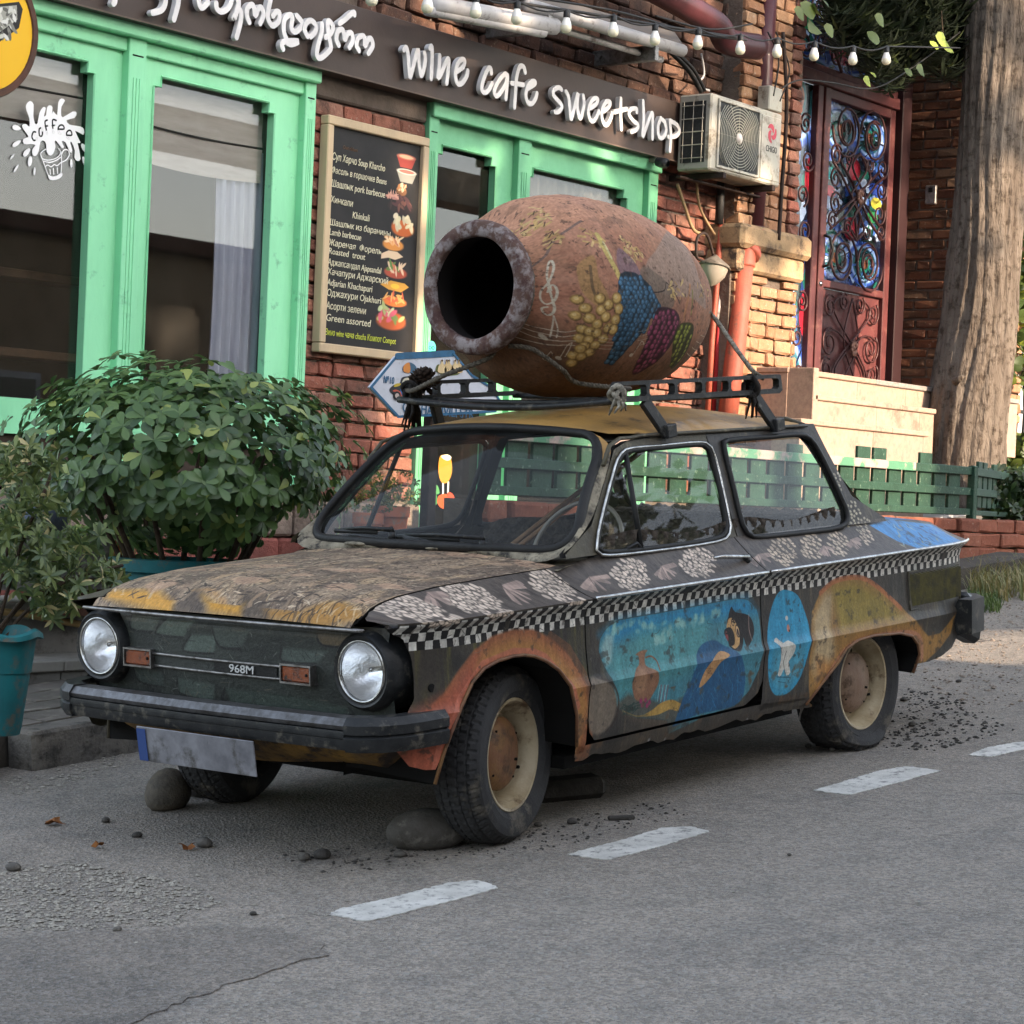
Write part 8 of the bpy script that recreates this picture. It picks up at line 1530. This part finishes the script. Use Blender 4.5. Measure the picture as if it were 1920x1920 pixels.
q.f = [(i * n + k, i * n + (k + 1) % n, (i + 1) * n + (k + 1) % n, (i + 1) * n + k) for i in range(len(prof) - 1) for k in range(n)]; q.build('bucket_body', mteal, bk, 40); MB().lathe([(kr * .8, 0), (.001, .02)], Matrix.Translation((kx, Yk, kz + H_ * .8)), 24).build('soil', MATS['soil'], bk)
sh = thing('small_leaved_shrub', 'sprawling shrub with small pointed leaves leaning out of the teal bucket at the left', 'shrub', (kx, Yk, kt)); g = random.Random(41); wh = []; Ysh = 6.5
for u, v, n, su, sv in ((60, 900, 30, 60, 55), (40, 980, 38, 60, 60), (120, 1010, 24, 55, 45), (60, 1060, 44, 70, 50), (150, 1065, 18, 44, 40), (200, 1070, 7, 30, 16), (110, 1120, 34, 50, 34), (30, 860, 14, 40, 30), (10, 1020, 26, 40, 80), (90, 1145, 10, 36, 14), (225, 1085, 5, 14, 10)):
    for k in range(n): p = wy(g.gauss(u, su * .55), g.gauss(v, sv * .5), Ysh + g.uniform(-.22, .22)); d = rdir(g); d.z = abs(d.z) * .8 + .1; wh.append((Vector(p), d.normalized()))
plant(sh, 'foliage', mlf2, wh, leaf_geo(.055, .017, .3, .35, ((0, .1), (.25, .7), (.55, 1), (.85, .6), (1, 0))), 9, .7, 6)
for pts in (((-20, 1270), (20, 1180), (80, 1120), (150, 1060)), ((-20, 1230), (10, 1170), (60, 1110), (110, 1040)), ((-20, 1200), (30, 1140), (70, 1090)), ((0, 1160), (40, 1020), (80, 930), (110, 850)), ((-10, 1150), (20, 1000), (40, 900)), ((60, 1120), (150, 1080), (230, 1060))): MB().tube(crom(wyl(pts, Ysh), 5), .007, 5).build('branch', mbark, sh, True)
# terracotta planter with striped grass-like leaves
mter = mat('terracotta', 'a8654c', '965840', 5, .8, bump=.2, dirt=('7c6a5c', .2, 12)); Yt = 7.75; tx0, tx1 = P(142, 1030, Yt)[0], P(256, 1030, Yt)[0]; tz1 = P(200, 1004, Yt)[1]; tz0 = P(200, 1064, Yt)[1] - .03
tp = thing('terracotta_planter', 'terracotta planter with long striped leaves behind the shrub', 'planter', ((tx0 + tx1) / 2, Yt, tz0)); MB().cbox(tx0 + .02, tx1 - .02, Yt, Yt + .26, tz0, tz1 - .05, .012).build('planter_body', mter, tp); MB().cbox(tx0, tx1, Yt - .015, Yt + .275, tz1 - .055, tz1, .008).build('rim', mter, tp); MB().cbox(tx0 - .02, tx1 + .0, Yt - .03, Yt + .29, tz0 - .05, tz0 - .01, .008).build('saucer', mter, tp)
MB().box(tx0 + .0, tx1 - .04, Yt, Yt + .25, P(180, 1128, 7.95)[1] - .05, tz0 - .05).build('brick_support', mat('brown_support', '4e3428', rough=.9), tp)
sg_ = thing('striped_plant', 'pale striped strap leaves drooping over the terracotta planter', 'plant', ((tx0 + tx1) / 2, Yt, tz1)); g = random.Random(51)
for k in range(70):
    a = g.uniform(0, 6.3); L = g.uniform(.16, .34); b0 = Vector((g.uniform(tx0 + .05, tx1 - .03), Yt + .12 + g.uniform(-.08, .08), tz1 - .02)); d = Vector((math.cos(a), math.sin(a) - .4, 0)).normalized(); q = MB(); w_ = .010; pts = [b0 + d * L * t + Vector((0, 0, L * (1.3 * t - 1.9 * t * t))) for t in (0, .25, .5, .75, 1)]; s_ = Vector((-d.y, d.x, 0)); q.add([p + s_ * w_ * f * sg for p, f in zip(pts, (.7, 1, 1, .8, .1)) for sg in (-1, 1)], [(2 * i, 2 * i + 1, 2 * i + 3, 2 * i + 2) for i in range(4)]); q.build('leaf', mlf3, sg_)
# mint trough and grey boot planter glimpsed through the shrub
tag(MB().cbox(P(-20, 1060, 7.9)[0], P(92, 1060, 7.9)[0], 7.9, 8.2, P(40, 1095, 7.9)[1], P(40, 1030, 7.9)[1], .01).build('mint_trough', mmint), 'mint painted trough glimpsed through the small-leaved shrub', 'trough')
bt = thing('grey_boot', 'grey stone garden ornament shaped like a laced boot behind the shrub', 'garden ornament', (*wy(90, 955, 7.8),)); mbt = mat('bluish_grey_stone', '6c7484', '525a68', 9, .8, bump=.5, bs=40); c = wy(95, 945, 7.8); MB().tube([(c[0] + .05, 7.8, c[2] + .16), (c[0] + .04, 7.8, c[2] + .02), (c[0] + .01, 7.8, c[2] - .05), (c[0] - .10, 7.78, c[2] - .07), (c[0] - .17, 7.77, c[2] - .08)], [.07, .075, .085, .06, .03], 14).build('boot_body', mbt, bt, True); q = MB(); [q.tube([(c[0] - .04 + .008 * k, 7.73, c[2] - .03 + .03 * k), (c[0] + .02 + .008 * k, 7.73, c[2] - .02 + .03 * k)], .004, 4) for k in range(6)]; q.build('laces', mwhite, bt); MB().box(c[0] - .35, c[0] + .3, 7.72, 7.95, P(90, 1100, 7.95)[1], c[2] - .13).build('stand', mcs, bt)
# potted plants at the cafe wall, seen through the windscreen
for u, v, w_, lab in ((732, 962, .20, 'terracotta pot on the far side of the car against the sunlit brick'), (690, 975, .16, 'smaller pot to the left beside the sunlit pot')):
    c = wy(u, v, 8.25); t = thing('flower_pot', lab, 'flower pot', tuple(float(x) for x in c)); MB().lathe([(w_ * .32, -.42), (w_ * .5, -.02), (w_ * .55, -.02), (w_ * .55, .04), (w_ * .48, .04), (.001, .02)], Matrix.Translation(c), 20).build('pot', mter, t, 40); wh = []
    for k in range(60): wh.append((Vector((c[0] + random.gauss(.05, .12), c[1] + random.gauss(0, .06), c[2] + .05 + abs(random.gauss(0, .10)))), rdir(random)))
    s2 = thing('pot_plant', 'fine leaved herb growing out of the ' + ('sunlit terracotta pot' if w_ > .18 else 'smaller pot'), 'plant', tuple(float(x) for x in c)); plant(s2, 'foliage', mlf5, wh, leaf_geo(.03, .012), 7, .6, 8, 0)
# the tree by the steps
tk = thing('tree', 'thick grey-brown tree trunk with knots in front of the granite steps', 'tree', (16, 7.9, 1)); Yt2 = 7.9; ctr = [(1870, -40, 62), (1868, 60, 62), (1866, 140, 60), (1860, 250, 60), (1852, 400, 64), (1843, 500, 66), (1836, 600, 69), (1824, 700, 72), (1812, 800, 74), (1805, 880, 80), (1802, 960, 92)]
pts = []; 
for u, v, hw_ in ctr: p = wy(u, v, Yt2); q2 = wy(u + hw_, v, Yt2); fw_ = (RW.T @ (p - CAMP))[2]; pts.append((Vector(p), hw_ / F * fw_))
TP = crom([tuple(p) + (r,) for p, r in pts], 14); nA = 120; tm = MB(); gk = random.Random(5); knots = [((1833, 485), .10), ((1800, 435), .09), ((1806, 322), .10), ((1826, 292), .09), ((1858, 348), .09), ((1828, 385), .08), ((1812, 492), .08), ((1880, 75), .08), ((1790, 715), .06), ((1870, 545), .09), ((1815, 610), .05), ((1850, 300), .06)]; KP = []
for (u, v), s_ in knots: KP.append((Vector(wy(u, v, Yt2 - .33)), s_))
for i, row in enumerate(TP):
    c = Vector(row[:3]); R_ = row[3]
    for k in range(nA):
        a = 2 * math.pi * k / nA; zz_ = c.z; b_ = .07 * abs(math.sin(9 * a + 1.2 * math.sin(zz_ * 2.2 + a))) + .045 * abs(math.sin(22 * a + 2.2 * math.sin(zz_ * 3 + 2 * a))) - .06 + .03 * math.sin(3 * a + zz_) + .006 * math.sin(zz_ * 31 + a * 7); p = c + Vector((math.cos(a), math.sin(a), 0)) * R_ * (1 + b_)
        for kp, s_ in KP:
            d = (p - kp).length / s_
            if d < 2: p += Vector((math.cos(a), math.sin(a), 0)) * s_ * (.32 * math.exp(-((d - .75) * 2.4) ** 2) - .38 * math.exp(-(d * 2.6) ** 2))
        tm.v.append(tuple(p))
tm.f = [(i * nA + k, i * nA + (k + 1) % nA, (i + 1) * nA + (k + 1) % nA, (i + 1) * nA + k) for i in range(len(TP) - 1) for k in range(nA)]
mtb = mat('furrowed_bark', '6e655c', '524941', 8, .95, bump=1, bs=16, bd=.06, dirt=('3c332b', .4, 14), stretch=(1, 1, .2)); tm.build('trunk', mtb, tk, True)
MB().tube([wy(1790, 716, Yt2 - .34), wy(1806, 706, Yt2 - .42)], [.035, .015], 8).build('branch_stub', mtb, tk, True)
# dark creeper and conifer sprays hanging over the entrance
cr = thing('hanging_conifer', 'dark conifer sprays hanging over the top of the ornate door', 'tree branch', (16, 8.2, 5.5)); g = random.Random(61); wh = []
for k in range(1700):
    u = g.uniform(1560, 1850); lim = 150 - 60 * abs((u - 1700) / 140) ** 2 + 30 * math.sin(u * .05); v = g.uniform(-60, max(40, lim)) if u > 1575 else g.uniform(-40, 60); wh.append((Vector(wy(u, v, 8.35 + g.uniform(-.3, .3))), (rdir(g) * .5 + Vector((0, 0, -1))).normalized()))
plant(cr, 'needle_sprays', mlf4, wh, leaf_geo(.17, .028, .2, .4, ((0, .3), (.3, .8), (.6, 1), (.85, .5), (1, 0))), 7, .4, 7, 0)
[MB().tube([wy(u, -40, 8.4), wy(u + 14, 60, 8.35), wy(u + 5, 120, 8.3)], .010, 5).build('twig', mbark, cr, True) for u in (1640, 1700, 1770)]
vn = thing('vine', 'vine with yellow green leaves hanging by the top of the door', 'vine', (15.5, 7.9, 5)); mvy = mat('lit_vine_leaf', '8a9438', '5f7030', 20, .5); vl = MB(); vl.add(*leaf_geo(.16, .15, .2, .35, ((0, .5), (.25, 1), (.55, .8), (.8, .55), (1, 0)))); vme = vl.mesh('leaf', mvy, True); vme2 = vl.mesh('leaf', mlf5, True)
for u, v, y, s_, m_ in ((1765, 60, .3, 1.1, vme), (1772, 78, -.4, .9, vme), (1755, 80, 1.2, .8, vme), (1625, 142, .2, .7, vme), (1640, 138, 1.4, .5, vme), (1650, 25, .4, .9, vme2), (1642, 62, 1.0, 1.1, vme2), (1520, 5, .8, 1.3, vme2), (1538, 28, 2.0, 1.2, vme2), (1516, 40, -.6, 1.1, vme2), (1556, 45, .5, .9, vme2), (1548, 2, 1.8, 1.1, vme2), (1500, 12, .4, .9, vme2), (1706, 130, 1, .7, vme2), (1725, 120, .2, .8, vme2), (1685, 118, 2, .6, vme2)):
    p = wy(u, v, 7.85); link('leaf', m_, vn, M=Matrix.Translation(p) @ Matrix.Rotation(y, 4, 'Y') @ Matrix.Rotation(1.2, 4, 'Y') @ Matrix.Rotation(-1.57 + y * .5, 4, 'X') @ Matrix.Scale(s_ * .75, 4))
MB().tube(wyl(((1765, 20), (1768, 60), (1772, 90)), 7.87), .005, 4).build('vine_stem', mbark, vn)
# climbing greenery and railing behind the tree at the right edge
bw_ = thing('white_house_wall', 'pale rendered wall behind the railing at the far right', 'wall', (20, 10, 2)); MB().box(17.8, 24, 9.6, 9.8, .8, 7).build('rendered_wall', mat('pale_render', 'a8a8ac', '8e8e92', 3, .9), bw_)
rl = thing('iron_railing', 'black iron railing with curved bars behind the tree', 'railing', (18.5, 8.6, 2)); Z1, Z0 = P(1900, 690, 8.6)[1], P(1900, 850, 8.6)[1]
for k in range(9): x = P(1880, 700, 8.6)[0] + k * .14; MB().tube([(x, 8.6, Z0 - .3), (x + .05, 8.6, (Z0 + Z1) / 2), (x, 8.6, Z1)], .012, 5).build('bar', mblack, rl)
for z in (Z1, Z0, (Z0 + Z1) / 2): MB().cbox(17.3, 20.5, 8.58, 8.62, z - .015, z + .015, .003).build('rail', mblack, rl)
iv = thing('ivy', 'ivy and dark greenery around the railing at the right edge', 'ivy', (18.5, 8.5, 2)); g = random.Random(71); wh = []
for k in range(520): u = g.uniform(1870, 1960); v = g.choice([g.uniform(-20, 520), g.uniform(500, 720), g.uniform(820, 960)]); wh.append((Vector(wy(u, v, 8.5 + g.uniform(-.2, .4))), rdir(g)))
plant(iv, 'foliage', mlf5, wh, leaf_geo(.11, .09, .2, .3), 5, .6, 9, 0); 
sb_ = thing('garden_shrub', 'dark low shrub in the garden bed under the tree', 'shrub', (16, 7.6, 1.4)); wh = [(Vector(wy(g.uniform(1850, 1950), g.uniform(880, 975), 7.5 + g.uniform(-.2, .4))), rdir(g)) for k in range(240)]; plant(sb_, 'foliage', leafmat('dark_shrub_leaf', '1c2a18', '32451f'), wh, leaf_geo(.08, .04), 6, .6, 10, 0)
# weeds and dry grass at the garden wall
def grass(name, lab, poly, n, h0, h1, c1, c2, seed):
    g = random.Random(seed); PP = np.array([gpt(*p)[:2] for p in poly]); x0, y0 = PP.min(0); x1, y1 = PP.max(0); q = MB(); k = 0
    while k < n:
        x, y = g.uniform(x0, x1), g.uniform(y0, y1)
        if not inpoly(np.array([[x, y]]), PP)[0]: continue
        k += 1; h_ = g.uniform(h0, h1); a = g.uniform(0, 6.3); b = g.uniform(.1, .9) * h_; d = Vector((math.cos(a), math.sin(a), 0)); s_ = Vector((-d.y, d.x, 0)) * .004; p = Vector((x, y, 0)); q.add([p - s_, p + s_, p + d * b * .4 + Vector((0, 0, h_ * .6)) + s_ * .8, p + d * b * .4 + Vector((0, 0, h_ * .6)) - s_ * .8, p + d * b + Vector((0, 0, h_ * .85))], [(0, 1, 2, 3), (3, 2, 4)])
    o = cmesh(q).build(name, leafmat(name + '_blades', c1, c2)); o['kind'] = 'stuff'; o['label'] = lab; o['category'] = 'grass'
grass('dry_grass', 'dry straw grass and weeds along the low brick wall', ((1815, 1085), (1960, 1075), (1960, 1125), (1880, 1130), (1815, 1120)), 900, .06, .22, '8a7c50', '5c6636', 1)
grass('weeds', 'green weeds at the corner of the low brick wall behind the bumper', ((1812, 1110), (1870, 1110), (1880, 1150), (1830, 1150)), 420, .03, .10, '3c5228', '5f7038', 2)
grass('pavement_weeds', 'small weeds and litter at the foot of the terrace steps', ((60, 1265), (160, 1275), (150, 1290), (50, 1280)), 90, .02, .06, '4f6030', '7a7440', 3)
# ================================================================ THE OTHER SIDE OF THE STREET (unseen behind the camera; placed and cut to shape the sunlight, shows in the glass)
mren = mat('opposite_render', '8a8174', '736b60', 2, .9, dirt=('5f574e', .3, 3)); mwin = mat('opposite_window', '1c2226', rough=.15, spec=.8)
def house(nm, lab, x0, x1, y0, y1, z1, rows, z0=-2, m_=mren):
    t = thing(nm, lab, 'building', ((x0 + x1) / 2, y1, z0)); MB().box(x0, x1, y0, y1, z0, z1).build('wall', m_, t); MB().cbox(x0 - .3, x1 + .3, y0 - .3, y1 + .3, z1, z1 + .25, .03).build('roof', mat('opposite_roof', '5a3c30', rough=.9), t)
    for r in rows:
        x = x0 + .8
        while x + 1.1 < x1: f = MB().cbox(x - .1, x + 1.1, y1, y1 + .05, r - .1, r + 1.6, .01).build('window', mwbar, t); MB().box(x, x + 1, y1 + .051, y1 + .055, r, r + 1.5).build('pane', mwin, f); x += 2.3
house('town_house', 'tall rendered house across the street behind the viewer', -22, 9.25, -20, -9.2, 11.4, (1.2, 4.4, 7.6))
house('low_house', 'low house across the street behind the viewer on the right', 9.4, 34, -18, -9, 5.28, (1.6,), m_=mat('opposite_plaster', '9c8468', '8a7258', 2, .9))
t = thing('shade_roof', 'unseen flat roof slab added behind the viewer to shade the ground and fence', 'roof', (9, -9, 6.4)); MB().cbox(9.3, 14.8, -9.4, -8.8, 6.08, 6.98, .02).build('fascia', mren, t); MB().cbox(13.55, 34, -9.6, -8.9, 6.982, 7.6, .02).build('shade_parapet', mren, t)  # unseen pieces added to block low sun from ground and fence
for xa, xb in ((9.3, 10.15), (11.8, 14.8)): MB().cbox(xa, xb, -9.3, -8.9, 5.5, 6.078, .01).build('infill', mren, t)  # closes the gap beside the opening that passes the sun strip
for x in (9.6, 12, 14.2): MB().cbox(x, x + .08, -9.2, -9.0, 5.5, 6.1, .005).build('prop', mirn, t)
g = random.Random(81)
for i, (xa, xb, tau, lab) in enumerate(((8.8, 14.2, 2.6, 'broad leafy street tree across the road behind the viewer'), (14.0, 28, 1.5, 'thinner leafy street tree across the road further right'))):
    t = thing('street_tree', lab, 'tree', ((xa + xb) / 2, -8, 0)); MB().tube([((xa + xb) / 2, -10.2, -2), ((xa + xb) / 2 + .2, -10.2, 5), ((xa + xb) / 2, -10, 10)], [.3, .25, .1], 10).build('trunk', mtb, t, True)
    q = MB(); n = int((xb - xa) * 7.5 * tau / .024)
    for k in range(n):
        x, y, z = g.uniform(xa, xb), g.uniform(-11.5, -8), g.uniform(8.45 + (0 if i == 0 else .3), 16)
        lo = min(9.6, 8.5 + max(0, (x - 9.3)) * .25) + .25 * math.sin(x * 3.1)  # crown cut along this line to let sun patches through
        zz_ = z + (y + 9) * .353
        if zz_ < lo: continue
        if math.sin(x * 3.7 + 1.3 * math.sin(zz_ * 2.9)) * math.sin(zz_ * 4.3 + x) > (.62 if i == 0 else .35): continue
        s = g.uniform(.12, .26); M = Matrix.Translation((x, y, z)) @ rdir(g).to_track_quat('Z', 'Y').to_matrix().to_4x4(); q.add([M @ Vector(p) for p in ((-s, 0, 0), (0, -s * .6, 0), (s, 0, 0), (0, s * .6, 0))], [(0, 1, 2, 3)])
    q.build('crown', mlf5, t)['kind'] = 'stuff'
